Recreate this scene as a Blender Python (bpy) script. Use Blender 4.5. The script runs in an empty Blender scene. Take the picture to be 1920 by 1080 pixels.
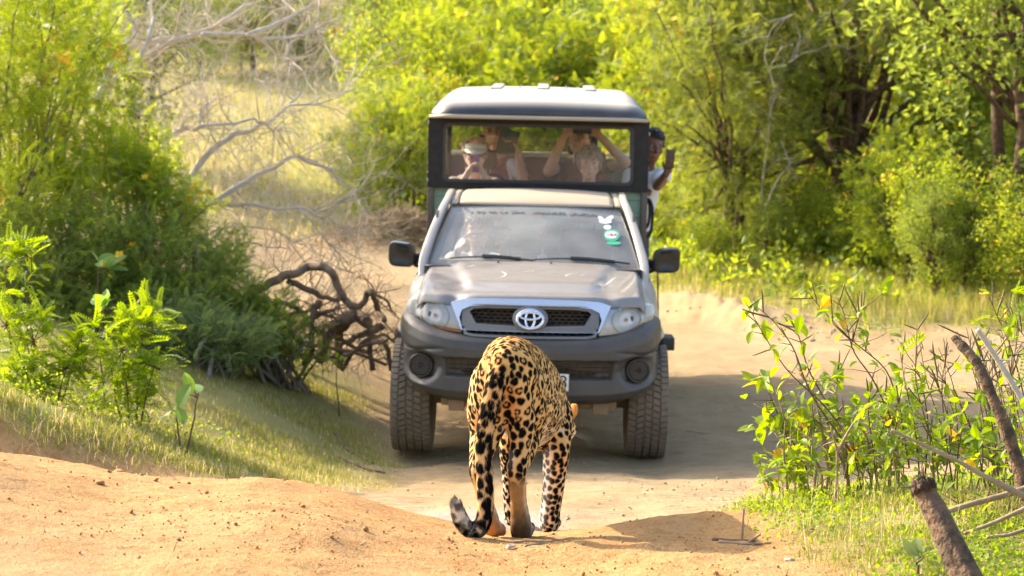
import bpy, bmesh, math, random
import numpy as np
from mathutils import Vector, Matrix, Euler, kdtree

SC = bpy.context.scene
COL = SC.collection
R = math.radians

# ------------------------------------------------------------------ camera, sky, sun, exposure
CAM_Z = 1.65
FPX, HOR = 3100.0, 385.0                      # focal length and horizon row, in pixels of a 1920 px wide frame
cam = bpy.data.cameras.new('camera')
cam_o = bpy.data.objects.new('camera', cam)
COL.objects.link(cam_o)
cam_o.location = (0, 0, CAM_Z)
cam_o.rotation_euler = (R(90) - math.atan((540 - HOR) / FPX), 0, 0)
cam.sensor_width = 36.0
cam.lens = 36.0 * FPX / 1920.0
cam.clip_start, cam.clip_end = 0.1, 2000.0
cam.dof.use_dof = True
cam.dof.focus_distance = 5.75
cam.dof.aperture_fstop = 4.6
SC.camera = cam_o

SUN_EL = R(33)
SUN_AZ = math.atan2(-0.80, 0.56)               # measured from +Y towards +X: left of the road, a little behind the jeep
SUN_DIR = Vector((math.sin(SUN_AZ) * math.cos(SUN_EL), math.cos(SUN_AZ) * math.cos(SUN_EL), math.sin(SUN_EL)))
W = bpy.data.worlds.new('World')
SC.world = W
W.use_nodes = True
nt = W.node_tree
sky = nt.nodes.new('ShaderNodeTexSky')
sky.sky_type = 'NISHITA'
sky.sun_disc = False
sky.sun_elevation = SUN_EL
sky.sun_rotation = SUN_AZ
sky.dust_density = 4.0
sky.air_density = 1.0
nt.links.new(sky.outputs[0], nt.nodes['Background'].inputs[0])
nt.nodes['Background'].inputs[1].default_value = 0.15
sun = bpy.data.lights.new('sun', 'SUN')
sun.energy = 3.5
sun.angle = R(0.55)
sun.color = (1.0, 0.86, 0.66)
sun_o = bpy.data.objects.new('sun', sun)
COL.objects.link(sun_o)
sun_o.rotation_euler = SUN_DIR.to_track_quat('Z', 'Y').to_euler()
VS = SC.view_settings
VS.view_transform = 'Standard'
VS.look = 'None'
VS.gamma = 1.0
VS.use_curve_mapping = False
VS.exposure = 1.68
SC.render.engine = 'CYCLES'
CY = SC.cycles
CY.use_denoising = True
CY.max_bounces = 8
CY.diffuse_bounces = 3
CY.glossy_bounces = 3
CY.transmission_bounces = 5
CY.transparent_max_bounces = 12
CY.use_adaptive_sampling = True
CY.adaptive_threshold = 0.015
CY.sample_clamp_indirect = 6.0
CY.caustics_reflective = CY.caustics_refractive = False

# ------------------------------------------------------------------ helpers
def lerp(a, b, t): return a + (b - a) * t
def sstep(e0, e1, x):
    t = np.clip((np.asarray(x, float) - e0) / (e1 - e0), 0, 1)
    return t * t * (3 - 2 * t)
def gauss(x, y, cx, cy, sx, sy): return np.exp(-((x - cx) / sx) ** 2 - ((y - cy) / sy) ** 2)

def _hash(ix, iy, iz):
    h = (ix.astype(np.int64) * 374761393 + iy.astype(np.int64) * 668265263 + iz.astype(np.int64) * 2147483647) & 0x7fffffff
    h = ((h ^ (h >> 13)) * 1274126177) & 0x7fffffff
    return ((h ^ (h >> 16)) & 0xffff) / 65535.0
def noise(x, y, z=0.0):
    x, y = np.asarray(x, float), np.asarray(y, float)
    z = np.zeros_like(x) + z
    ix, iy, iz = np.floor(x), np.floor(y), np.floor(z)
    fx, fy, fz = x - ix, y - iy, z - iz
    fx, fy, fz = fx*fx*(3-2*fx), fy*fy*(3-2*fy), fz*fz*(3-2*fz)
    r = 0
    for dx in (0, 1):
        for dy in (0, 1):
            for dz in (0, 1):
                w = (fx if dx else 1-fx) * (fy if dy else 1-fy) * (fz if dz else 1-fz)
                r = r + w * _hash(ix+dx, iy+dy, iz+dz)
    return r * 2 - 1
def fbm(x, y, z=0.0, o=4):
    r, a, f = 0, 1.0, 1.0
    for k in range(o):
        r = r + a * noise(x*f + 17.3*k, y*f - 9.1*k, z*f)
        a *= 0.5; f *= 2.03
    return r

def raw_mesh(name, V, F, smooth=False):
    """V (n,3), F: array (m,k) or list of arrays / lists"""
    me = bpy.data.meshes.new(name)
    V = np.asarray(V, np.float32).reshape(-1, 3)
    if isinstance(F, np.ndarray) and F.ndim == 2:
        flat = F.astype(np.int32).ravel(); tot = np.full(len(F), F.shape[1], np.int32)
    else:
        tot = np.array([len(f) for f in F], np.int32)
        flat = np.fromiter((i for f in F for i in f), np.int32, int(tot.sum()))
    st = np.concatenate(([0], np.cumsum(tot)[:-1])).astype(np.int32)
    me.vertices.add(len(V)); me.vertices.foreach_set('co', V.ravel())
    me.loops.add(len(flat)); me.loops.foreach_set('vertex_index', flat)
    me.polygons.add(len(tot)); me.polygons.foreach_set('loop_start', st); me.polygons.foreach_set('loop_total', tot)
    me.update(calc_edges=True)
    me.polygons.foreach_set('use_smooth', np.full(len(tot), bool(smooth)))
    me.validate()
    return me
def link(name, me, mat=None, parent=None, mods=None):
    o = bpy.data.objects.new(name, me)
    COL.objects.link(o)
    if mat is not None and me is not None and len(me.materials) == 0:
        me.materials.append(mat)
    if parent is not None: o.parent = parent
    return o
def tag(o, label=None, cat=None, group=None, kind=None):
    if label: o['label'] = label
    if cat: o['category'] = cat
    if group: o['group'] = group
    if kind: o['kind'] = kind
    return o
def empty(name, loc=(0, 0, 0), rot=(0, 0, 0)):
    o = bpy.data.objects.new(name, None)
    COL.objects.link(o)
    o.empty_display_size = 0.1
    o.location = loc; o.rotation_euler = rot
    return o
def color_attr(me, name, C):
    a = me.color_attributes.new(name, 'FLOAT_COLOR', 'POINT')
    C = np.asarray(C, np.float32)
    if C.shape[1] == 3: C = np.concatenate([C, np.ones((len(C), 1), np.float32)], 1)
    a.data.foreach_set('color', C.ravel())
def float_attr(me, name, A):
    a = me.attributes.new(name, 'FLOAT', 'POINT')
    a.data.foreach_set('value', np.asarray(A, np.float32).ravel())

class Geo:
    """collects shapes that end up as ONE mesh object"""
    def __init__(s): s.V = []; s.F = []; s.n = 0
    def add(s, V, F):
        V = np.asarray(V, float).reshape(-1, 3)
        s.V.append(V)
        s.F += [tuple(int(i) + s.n for i in f) for f in F]
        s.n += len(V); return s
    def box(s, c, d, bev=0.0, rot=None, seg=2, taper=None):
        bm = bmesh.new()
        bmesh.ops.create_cube(bm, size=1.0)
        for v in bm.verts:
            v.co = Vector((v.co.x*d[0], v.co.y*d[1], v.co.z*d[2]))
            if taper and v.co.z > 0: v.co.x *= taper[0]; v.co.y *= taper[1]
        if bev > 0:
            bmesh.ops.bevel(bm, geom=bm.edges[:], offset=bev, segments=seg, affect='EDGES', profile=0.6)
        M = Matrix.Translation(c) @ (Euler(rot).to_matrix().to_4x4() if rot else Matrix())
        bm.transform(M)
        bm.verts.index_update()
        s.add([v.co[:] for v in bm.verts], [[v.index for v in f.verts] for f in bm.faces])
        bm.free(); return s
    def loft(s, rings, cap=True, closed=True):
        rings = [np.asarray(r, float) for r in rings]
        n = len(rings[0]); V = np.concatenate(rings); F = []
        for i in range(len(rings)-1):
            for j in range(n if closed else n-1):
                k = (j+1) % n
                F.append((i*n+j, i*n+k, (i+1)*n+k, (i+1)*n+j))
        if cap and closed:
            F.append(tuple(range(n))[::-1]); F.append(tuple((len(rings)-1)*n + j for j in range(n)))
        return s.add(V, F)
    def tube(s, pts, rad, n=8, cap=True, flat=1.0, sq=1.0):
        P = np.asarray(pts, float); m = len(P)
        rad = np.broadcast_to(np.asarray(rad, float), (m,))
        T = np.gradient(P, axis=0); T /= np.linalg.norm(T, axis=1)[:, None] + 1e-9
        up = np.array((0, 0, 1.0))
        if abs(T[0] @ up) > 0.9: up = np.array((1.0, 0, 0))
        a = np.cross(T[0], up); a /= np.linalg.norm(a)
        rings = []; ang = np.arange(n) * 2*np.pi/n
        ca, sa = np.cos(ang), np.sin(ang); ca, sa = np.sign(ca)*np.abs(ca)**sq, np.sign(sa)*np.abs(sa)**sq
        for i in range(m):
            a = a - T[i]*(a @ T[i]); a /= np.linalg.norm(a) + 1e-9
            b = np.cross(T[i], a)
            rings.append(P[i] + rad[i]*(ca[:, None]*a + flat*sa[:, None]*b))
        return s.loft(rings, cap)
    def cone(s, p0, r0, p1, r1, n=12, k=3):
        """round cone: tapered capsule"""
        p0, p1 = np.asarray(p0, float), np.asarray(p1, float)
        d = p1 - p0; L = np.linalg.norm(d) + 1e-9; d = d/L
        P, Rr = [], []
        for i in range(k+1):
            t = math.pi/2*(1 - i/k); P.append(p0 - d*r0*math.sin(t)); Rr.append(max(r0*math.cos(t), 1e-4))
        for i in range(k+1):
            t = math.pi/2*(i/k); P.append(p1 + d*r1*math.sin(t)); Rr.append(max(r1*math.cos(t), 1e-4))
        up = np.array((0, 0, 1.0))
        if abs(d @ up) > 0.9: up = np.array((1.0, 0, 0))
        a = np.cross(d, up); a /= np.linalg.norm(a); b = np.cross(d, a)
        ang = np.arange(n)*2*np.pi/n
        ring = np.cos(ang)[:, None]*a + np.sin(ang)[:, None]*b
        return s.loft([p + r*ring for p, r in zip(P, Rr)])
    def ell(s, c, r, rot=None, nu=16, nv=10):
        V, F = [], []
        M = Euler(rot).to_matrix() if rot else Matrix.Identity(3)
        rings = []
        for i in range(nv+1):
            t = math.pi*i/nv; z = math.cos(t); q = max(math.sin(t), 1e-3)
            rings.append([Vector(c) + M @ Vector((r[0]*q*math.cos(2*math.pi*j/nu), r[1]*q*math.sin(2*math.pi*j/nu), r[2]*z)) for j in range(nu)])
        return s.loft(rings)
    def lathe(s, prof, n=32, axis='x', c=(0, 0, 0)):
        rings = []
        for j in range(n):
            t = 2*math.pi*j/n
            if axis == 'x': rings.append([(c[0]+a, c[1]+r*math.cos(t), c[2]+r*math.sin(t)) for a, r in prof])
            elif axis == 'y': rings.append([(c[0]+r*math.cos(t), c[1]+a, c[2]+r*math.sin(t)) for a, r in prof])
            else: rings.append([(c[0]+r*math.cos(t), c[1]+r*math.sin(t), c[2]+a) for a, r in prof])
        rings.append(rings[0])
        return s.loft(rings, cap=False, closed=False)
    def grid(s, fn, nu, nv):
        u, v = np.meshgrid(np.linspace(0, 1, nu+1), np.linspace(0, 1, nv+1), indexing='ij')
        X = np.stack(np.broadcast_arrays(*fn(u, v)), -1).reshape(-1, 3)
        i = np.arange(nu)[:, None]*(nv+1) + np.arange(nv)[None, :]
        F = np.stack([i, i+nv+1, i+nv+2, i+1], -1).reshape(-1, 4)
        return s.add(X, F)
    def ring(s, outer, inner, y0, y1):
        """flat frame between two outlines in the xz plane, thick in y (y may be a function of x)"""
        f0 = y0 if callable(y0) else (lambda x: y0)
        f1 = y1 if callable(y1) else (lambda x: y1)
        n = len(outer)
        A = [[(x, f(x), z) for x, z in loop] for f, loop in ((f0, outer), (f0, inner), (f1, inner), (f1, outer))]
        V = [p for l in A for p in l]; F = []
        for l in range(4):
            m = (l+1) % 4
            for j in range(n):
                k = (j+1) % n
                F.append((l*n+j, l*n+k, m*n+k, m*n+j))
        return s.add(V, F)
    def poly(s, pts, y0, y1):
        """closed outline in xz extruded in y"""
        f0 = y0 if callable(y0) else (lambda x: y0)
        f1 = y1 if callable(y1) else (lambda x: y1)
        return s.loft([[(x, f0(x), z) for x, z in pts], [(x, f1(x), z) for x, z in pts]])
    def arr(s): return np.concatenate(s.V), s.F
    def obj(s, name, mat, parent=None, smooth=True, auto=35, solid=0.0, subsurf=0, shift=None):
        V, F = s.arr()
        if shift is not None: V = V - np.asarray(shift)
        me = raw_mesh(name, V, F, smooth)
        bm = bmesh.new(); bm.from_mesh(me)
        bmesh.ops.recalc_face_normals(bm, faces=bm.faces[:]); bm.to_mesh(me); bm.free()
        if smooth and auto < 180: me.set_sharp_from_angle(angle=R(auto))
        o = link(name, me, mat, parent)
        if solid:
            m = o.modifiers.new('s', 'SOLIDIFY'); m.thickness = solid; m.offset = 0
        if subsurf:
            m = o.modifiers.new('d', 'SUBSURF'); m.levels = m.render_levels = subsurf
        return o

def remesh(geo, voxel, smooth=2, sub=0, adapt=0.0):
    V, F = geo.arr()
    me = raw_mesh('tmp', V, F)
    bm = bmesh.new(); bm.from_mesh(me); bmesh.ops.recalc_face_normals(bm, faces=bm.faces[:]); bm.to_mesh(me); bm.free()
    o = link('tmp', me)
    m = o.modifiers.new('r', 'REMESH'); m.mode = 'VOXEL'; m.voxel_size = voxel; m.adaptivity = adapt; m.use_smooth_shade = True
    if smooth:
        m = o.modifiers.new('s', 'SMOOTH'); m.iterations = smooth; m.factor = 0.5
    if sub:
        m = o.modifiers.new('d', 'SUBSURF'); m.levels = m.render_levels = sub
    dg = bpy.context.evaluated_depsgraph_get()
    out = bpy.data.meshes.new_from_object(o.evaluated_get(dg))
    out.polygons.foreach_set('use_smooth', np.ones(len(out.polygons), bool))
    bpy.data.objects.remove(o); bpy.data.meshes.remove(me)
    return out
def verts_of(me):
    V = np.empty(len(me.vertices)*3, np.float32); me.vertices.foreach_get('co', V); return V.reshape(-1, 3).astype(float)
def normals_of(me):
    V = np.empty(len(me.vertices)*3, np.float32); me.vertices.foreach_get('normal', V); return V.reshape(-1, 3).astype(float)

def inst(tv, tf, M, T, ta=None, ia=None):
    """copy a small template (tv, tf) with 3x3 matrices M (n,3,3) and offsets T (n,3) into one vertex / face array"""
    n = len(T); k = len(tv)
    V = (np.einsum('nij,kj->nki', M, tv) + T[:, None, :]).reshape(-1, 3)
    F = (np.asarray(tf)[None] + (np.arange(n)*k)[:, None, None]).reshape(-1, np.asarray(tf).shape[1])
    return V, F
def frames(D, rng, up=(0, 0, 1), roll=0.6):
    """rotation matrices whose Y axis is D and whose Z axis leans to `up`, rolled at random"""
    D = D/(np.linalg.norm(D, axis=1)[:, None] + 1e-9)
    U = np.broadcast_to(np.asarray(up, float), D.shape) + rng.normal(0, roll, D.shape)
    X = np.cross(D, U); X /= np.linalg.norm(X, axis=1)[:, None] + 1e-9
    Z = np.cross(X, D)
    return np.stack([X, D, Z], -1)

# ------------------------------------------------------------------ materials
MATS = {}
def nodes_of(m):
    m.use_nodes = True
    t = m.node_tree
    return t, t.nodes, t.links, t.nodes['Principled BSDF']
def pmat(name, c1, c2=None, scale=8.0, rough=0.6, metal=0.0, bump=0.0, bscale=None, spec=0.5, detail=4.0, lo=0.35, hi=0.65,
         dust=None, dust_amt=0.0, dust_up=0.0, dust_pow=1.0, coat=0.0, sss=0.0, rvar=0.0):
    m = bpy.data.materials.new(name); MATS[name] = m
    t, N, L, P = nodes_of(m)
    P.inputs['Roughness'].default_value = rough; P.inputs['Metallic'].default_value = metal
    P.inputs['Specular IOR Level'].default_value = spec
    P.inputs['Coat Weight'].default_value = coat
    if sss: P.inputs['Subsurface Weight'].default_value = sss; P.inputs['Subsurface Radius'].default_value = (0.01, 0.004, 0.002)
    tc = N.new('ShaderNodeTexCoord')
    col = None
    if c2 is None:
        P.inputs['Base Color'].default_value = (*c1, 1)
        rgb = N.new('ShaderNodeRGB'); rgb.outputs[0].default_value = (*c1, 1); col = rgb.outputs[0]
    else:
        nz = N.new('ShaderNodeTexNoise'); nz.inputs['Scale'].default_value = scale; nz.inputs['Detail'].default_value = detail
        L.new(tc.outputs['Object'], nz.inputs['Vector'])
        mr = N.new('ShaderNodeMapRange'); mr.inputs[1].default_value = lo; mr.inputs[2].default_value = hi
        L.new(nz.outputs['Fac'], mr.inputs[0])
        mx = N.new('ShaderNodeMix'); mx.data_type = 'RGBA'
        mx.inputs[6].default_value = (*c1, 1); mx.inputs[7].default_value = (*c2, 1)
        L.new(mr.outputs[0], mx.inputs[0]); col = mx.outputs[2]
    if dust is not None:
        nz2 = N.new('ShaderNodeTexNoise'); nz2.inputs['Scale'].default_value = 5.0; nz2.inputs['Detail'].default_value = 8.0; nz2.inputs['Roughness'].default_value = 0.65
        L.new(tc.outputs['Object'], nz2.inputs['Vector'])
        mr2 = N.new('ShaderNodeMapRange'); mr2.inputs[1].default_value = 0.3; mr2.inputs[2].default_value = 0.75
        mr2.inputs[3].default_value = dust_amt*0.5; mr2.inputs[4].default_value = min(1.0, dust_amt*1.4)
        L.new(nz2.outputs['Fac'], mr2.inputs[0])
        fac = mr2.outputs[0]
        if dust_up:
            ge = N.new('ShaderNodeNewGeometry'); sx = N.new('ShaderNodeSeparateXYZ'); L.new(ge.outputs['Normal'], sx.inputs[0])
            ma = N.new('ShaderNodeMath'); ma.operation = 'MULTIPLY_ADD'; ma.use_clamp = True
            mx3 = N.new('ShaderNodeMath'); mx3.operation = 'MAXIMUM'; mx3.inputs[1].default_value = 0.0
            L.new(sx.outputs[2], mx3.inputs[0])
            pw = N.new('ShaderNodeMath'); pw.operation = 'POWER'; pw.inputs[1].default_value = dust_pow; L.new(mx3.outputs[0], pw.inputs[0])
            L.new(pw.outputs[0], ma.inputs[0]); ma.inputs[1].default_value = dust_up; L.new(fac, ma.inputs[2]); fac = ma.outputs[0]
        mx2 = N.new('ShaderNodeMix'); mx2.data_type = 'RGBA'
        L.new(fac, mx2.inputs[0]); L.new(col, mx2.inputs[6]); mx2.inputs[7].default_value = (*dust, 1)
        col = mx2.outputs[2]
        mm = N.new('ShaderNodeMix'); L.new(fac, mm.inputs[0]); mm.inputs[2].default_value = rough; mm.inputs[3].default_value = 0.85
        L.new(mm.outputs[0], P.inputs['Roughness'])
        if metal:
            m3 = N.new('ShaderNodeMix'); L.new(fac, m3.inputs[0]); m3.inputs[2].default_value = metal; m3.inputs[3].default_value = 0.0
            L.new(m3.outputs[0], P.inputs['Metallic'])
    L.new(col, P.inputs['Base Color'])
    if bump:
        nb = N.new('ShaderNodeTexNoise'); nb.inputs['Scale'].default_value = bscale or scale*4; nb.inputs['Detail'].default_value = 6.0
        L.new(tc.outputs['Object'], nb.inputs['Vector'])
        bp = N.new('ShaderNodeBump'); bp.inputs['Strength'].default_value = bump; bp.inputs['Distance'].default_value = 0.02
        L.new(nb.outputs['Fac'], bp.inputs['Height']); L.new(bp.outputs[0], P.inputs['Normal'])
    return m
def leafmat(name, dark, light, trans=0.45, rough=0.5, dead=None, spec=0.35, vary=0.0):
    """leaf colour runs dark..light over the per-leaf attribute `tint`; thin leaves let light through"""
    m = bpy.data.materials.new(name); MATS[name] = m
    t, N, L, P = nodes_of(m)
    at = N.new('ShaderNodeAttribute'); at.attribute_name = 'tint'
    cr = N.new('ShaderNodeValToRGB')
    cr.color_ramp.elements[0].color = (*dark, 1); cr.color_ramp.elements[1].color = (*light, 1)
    if dead:
        cr.color_ramp.elements[1].position = 0.9
        e = cr.color_ramp.elements.new(0.97); e.color = (*dead, 1)
    oi = N.new('ShaderNodeObjectInfo'); m1 = N.new('ShaderNodeMath'); m1.operation = 'MULTIPLY_ADD'; m1.inputs[1].default_value = vary; m1.inputs[2].default_value = -vary/2
    m2 = N.new('ShaderNodeMath'); m2.operation = 'ADD'; m2.use_clamp = True
    L.new(oi.outputs['Random'], m1.inputs[0]); L.new(m1.outputs[0], m2.inputs[0]); L.new(at.outputs['Fac'], m2.inputs[1]); L.new(m2.outputs[0], cr.inputs[0])
    L.new(cr.outputs[0], P.inputs['Base Color'])
    P.inputs['Roughness'].default_value = rough; P.inputs['Specular IOR Level'].default_value = spec
    tr = N.new('ShaderNodeBsdfTranslucent')
    hs = N.new('ShaderNodeHueSaturation'); hs.inputs['Hue'].default_value = 0.485; hs.inputs['Saturation'].default_value = 1.12; hs.inputs['Value'].default_value = 1.7
    L.new(cr.outputs[0], hs.inputs['Color']); L.new(hs.outputs[0], tr.inputs[0])
    ms = N.new('ShaderNodeMixShader'); ms.inputs[0].default_value = trans
    L.new(P.outputs[0], ms.inputs[1]); L.new(tr.outputs[0], ms.inputs[2])
    L.new(ms.outputs[0], N['Material Output'].inputs[0])
    return m
def glassmat(name, tint=(1, 1, 1), refl=1.0, dust=0.0, dustcol=(.5, .45, .36), rough=0.02):
    m = bpy.data.materials.new(name); MATS[name] = m
    t, N, L, P = nodes_of(m)
    N.remove(P)
    tp = N.new('ShaderNodeBsdfTransparent'); tp.inputs[0].default_value = (*tint, 1)
    gl = N.new('ShaderNodeBsdfGlossy'); gl.inputs['Roughness'].default_value = rough
    fr = N.new('ShaderNodeFresnel'); fr.inputs[0].default_value = 1.5
    mu = N.new('ShaderNodeMath'); mu.operation = 'MULTIPLY'; mu.inputs[1].default_value = refl; mu.use_clamp = True
    L.new(fr.outputs[0], mu.inputs[0])
    a = N.new('ShaderNodeMixShader'); L.new(mu.outputs[0], a.inputs[0]); L.new(tp.outputs[0], a.inputs[1]); L.new(gl.outputs[0], a.inputs[2])
    out = a
    if dust:
        df = N.new('ShaderNodeBsdfDiffuse'); df.inputs[0].default_value = (*dustcol, 1)
        tc = N.new('ShaderNodeTexCoord'); nz = N.new('ShaderNodeTexNoise'); nz.inputs['Scale'].default_value = 4.0; nz.inputs['Detail'].default_value = 8.0
        L.new(tc.outputs['Object'], nz.inputs['Vector'])
        mr = N.new('ShaderNodeMapRange'); mr.inputs[1].default_value = .3; mr.inputs[2].default_value = .7; mr.inputs[3].default_value = dust*.75; mr.inputs[4].default_value = dust*1.25
        L.new(nz.outputs['Fac'], mr.inputs[0])
        b = N.new('ShaderNodeMixShader'); L.new(mr.outputs[0], b.inputs[0]); L.new(a.outputs[0], b.inputs[1]); L.new(df.outputs[0], b.inputs[2])
        out = b
    L.new(out.outputs[0], N['Material Output'].inputs[0])
    return m
def attrmat(name, attr='col', rough=0.8, spec=0.2, sheen=0.0, trans=0.0):
    m = bpy.data.materials.new(name); MATS[name] = m
    t, N, L, P = nodes_of(m)
    at = N.new('ShaderNodeAttribute'); at.attribute_name = attr
    L.new(at.outputs['Color'], P.inputs['Base Color'])
    P.inputs['Roughness'].default_value = rough; P.inputs['Specular IOR Level'].default_value = spec
    if sheen: P.inputs['Sheen Weight'].default_value = sheen
    if trans:
        tr = N.new('ShaderNodeBsdfTranslucent'); L.new(at.outputs['Color'], tr.inputs[0])
        ms = N.new('ShaderNodeMixShader'); ms.inputs[0].default_value = trans
        L.new(P.outputs[0], ms.inputs[1]); L.new(tr.outputs[0], ms.inputs[2]); L.new(ms.outputs[0], N['Material Output'].inputs[0])
    return m

DUST = (0.40, 0.30, 0.19)
pmat('paint', (.46, .46, .46), (.42, .42, .42), 3, rough=.30, metal=.35, dust=DUST, dust_amt=.22, dust_up=.38, coat=.3)
pmat('bonnet_paint', (.31, .31, .31), (.27, .27, .27), 3, rough=.30, metal=.30, dust=(.140, .107, .068), dust_amt=.36, dust_up=.44, dust_pow=14.0, coat=.3, bump=.02, bscale=3)
pmat('lining_grey', (.62, .61, .59), None, rough=.8)
pmat('roof_paint', (.40, .38, .34), (.46, .42, .35), 3, rough=.45, metal=.1, dust=DUST, dust_amt=.35, dust_up=.5)
pmat('bumper_plastic', (.028, .031, .036), (.044, .045, .047), 6, rough=.42, dust=DUST, dust_amt=.06, dust_up=.10, bump=.04, bscale=180)
pmat('grille_grey', (.13, .135, .14), None, rough=.4, dust=DUST, dust_amt=.15)
pmat('black_plastic', (.018, .018, .019), (.028, .027, .026), 20, rough=.55, dust=DUST, dust_amt=.06)
pmat('mirror_shell', (.014, .014, .016), (.02, .02, .02), 20, rough=.25, dust=DUST, dust_amt=.02)
pmat('frame_black', (.008, .008, .011), (.018, .017, .019), 14, rough=.42, spec=.3, dust=DUST, dust_amt=.01, bump=.05, bscale=40)
pmat('post_brown', (.050, .030, .028), (.075, .05, .042), 12, rough=.5, dust=DUST, dust_amt=.15)
pmat('chrome', (.72, .73, .75), None, rough=.16, metal=.85, dust=DUST, dust_amt=.10)
pmat('chrome_clean', (.80, .80, .81), None, rough=.12, metal=1.0)
pmat('dirty_mesh', (.09, .058, .028), (.035, .027, .02), 18, rough=.8)
pmat('void', (.008, .008, .008), None, rough=.9)
pmat('green_panel', (.20, .32, .22), (.16, .26, .18), 5, rough=.55, dust=DUST, dust_amt=.12, bump=.05, bscale=30)
pmat('canopy_roof', (.030, .032, .038), (.050, .050, .052), 5, rough=.30, dust=(.46, .42, .34), dust_amt=.02, dust_up=.92, dust_pow=5.0)
pmat('rubber', (.085, .072, .058), (.14, .115, .085), 14, rough=.85, dust=DUST, dust_amt=.30, bump=.15, bscale=120)
pmat('rim', (.30, .29, .27), None, rough=.5, metal=.6, dust=DUST, dust_amt=.3)
pmat('slot_dark', (.05, .034, .02), (.02, .015, .01), 14, rough=.9)
pmat('rusty_steel', (.24, .14, .06), (.09, .06, .035), 10, rough=.8, dust=DUST, dust_amt=.35, bump=.1)
pmat('rear_panel', (.022, .026, .038), (.03, .034, .045), 8, rough=.6)
pmat('seat_fabric', (.022, .022, .026), (.035, .034, .036), 30, rough=.85)
pmat('dash', (.05, .05, .048), (.07, .068, .062), 12, rough=.7, dust=DUST, dust_amt=.25)
pmat('reflector', (.82, .82, .83), None, rough=.22, metal=.9)
pmat('lamp_silver', (.88, .88, .87), (.80, .79, .77), 20, rough=.25, metal=.0)
pmat('lamp_white', (.72, .72, .70), None, rough=.25, spec=.6)
pmat('lamp_amber', (.75, .26, .03), None, rough=.3)
pmat('plate_white', (.72, .72, .69), (.62, .61, .57), 10, rough=.5)
pmat('ink_black', (.015, .015, .015), None, rough=.6)
pmat('sticker_green', (.05, .42, .22), None, rough=.5)
pmat('sticker_white', (.70, .76, .74), None, rough=.5)
pmat('sticker_red', (.55, .06, .05), None, rough=.5)
pmat('banner', (.17, .16, .15), None, rough=.6)
pmat('pink_plastic', (.60, .22, .22), None, rough=.4)
pmat('figurine_white', (.70, .72, .66), None, rough=.5)
glassmat('windscreen_glass', (.96, .98, .96), 1.15, dust=.27, dustcol=(.76, .73, .65))
glassmat('window_glass', (.93, .95, .98), 1.0, dust=.03)
glassmat('sky_tint_glass', (.90, .93, .98), 1.0, dust=.07, dustcol=(.26, .32, .46))  # bluish tint and veil paint a sky reflection into the glass
glassmat('lens_glass', (.98, .98, .98), 1.3, dust=.06, dustcol=(.6, .56, .48))
pmat('skin_light', (.74, .48, .36), (.68, .41, .30), 14, rough=.5, sss=.15)
pmat('skin_mid', (.46, .25, .15), (.38, .19, .11), 14, rough=.45, sss=.1)
pmat('skin_dark', (.20, .095, .055), (.16, .075, .042), 14, rough=.42, sss=.1)
pmat('eye', (.6, .58, .55), None, rough=.2)
pmat('iris', (.02, .014, .01), None, rough=.15)
pmat('hair_grey', (.33, .31, .28), (.20, .185, .165), 60, rough=.5)
pmat('hair_blond', (.42, .30, .17), (.28, .18, .10), 60, rough=.5)
pmat('hair_black', (.012, .010, .009), (.022, .019, .017), 60, rough=.42)
pmat('hair_brown', (.06, .038, .024), (.04, .025, .016), 60, rough=.45)
pmat('hair_white', (.56, .53, .49), (.46, .43, .39), 60, rough=.5)
pmat('cloth_white', (.72, .72, .74), (.66, .66, .68), 10, rough=.85)
pmat('cloth_beige', (.52, .42, .33), (.46, .36, .28), 10, rough=.9)
pmat('cloth_pink', (.42, .16, .17), (.36, .13, .14), 10, rough=.9)
pmat('cloth_dark', (.022, .022, .026), (.032, .03, .032), 10, rough=.9)
pmat('cloth_lightblue', (.66, .74, .80), (.58, .66, .74), 10, rough=.9)
pmat('cloth_navy', (.05, .055, .085), (.06, .06, .09), 10, rough=.9)
pmat('phone_black', (.012, .012, .014), None, rough=.25)
pmat('phone_purple', (.20, .09, .22), None, rough=.3)
pmat('tablet_green', (.03, .085, .085), None, rough=.45)
pmat('phone_orange', (.085, .045, .032), (.06, .03, .022), 30, rough=.4)
pmat('visor_cloth', (.68, .67, .60), (.62, .62, .56), 8, rough=.8)
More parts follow.
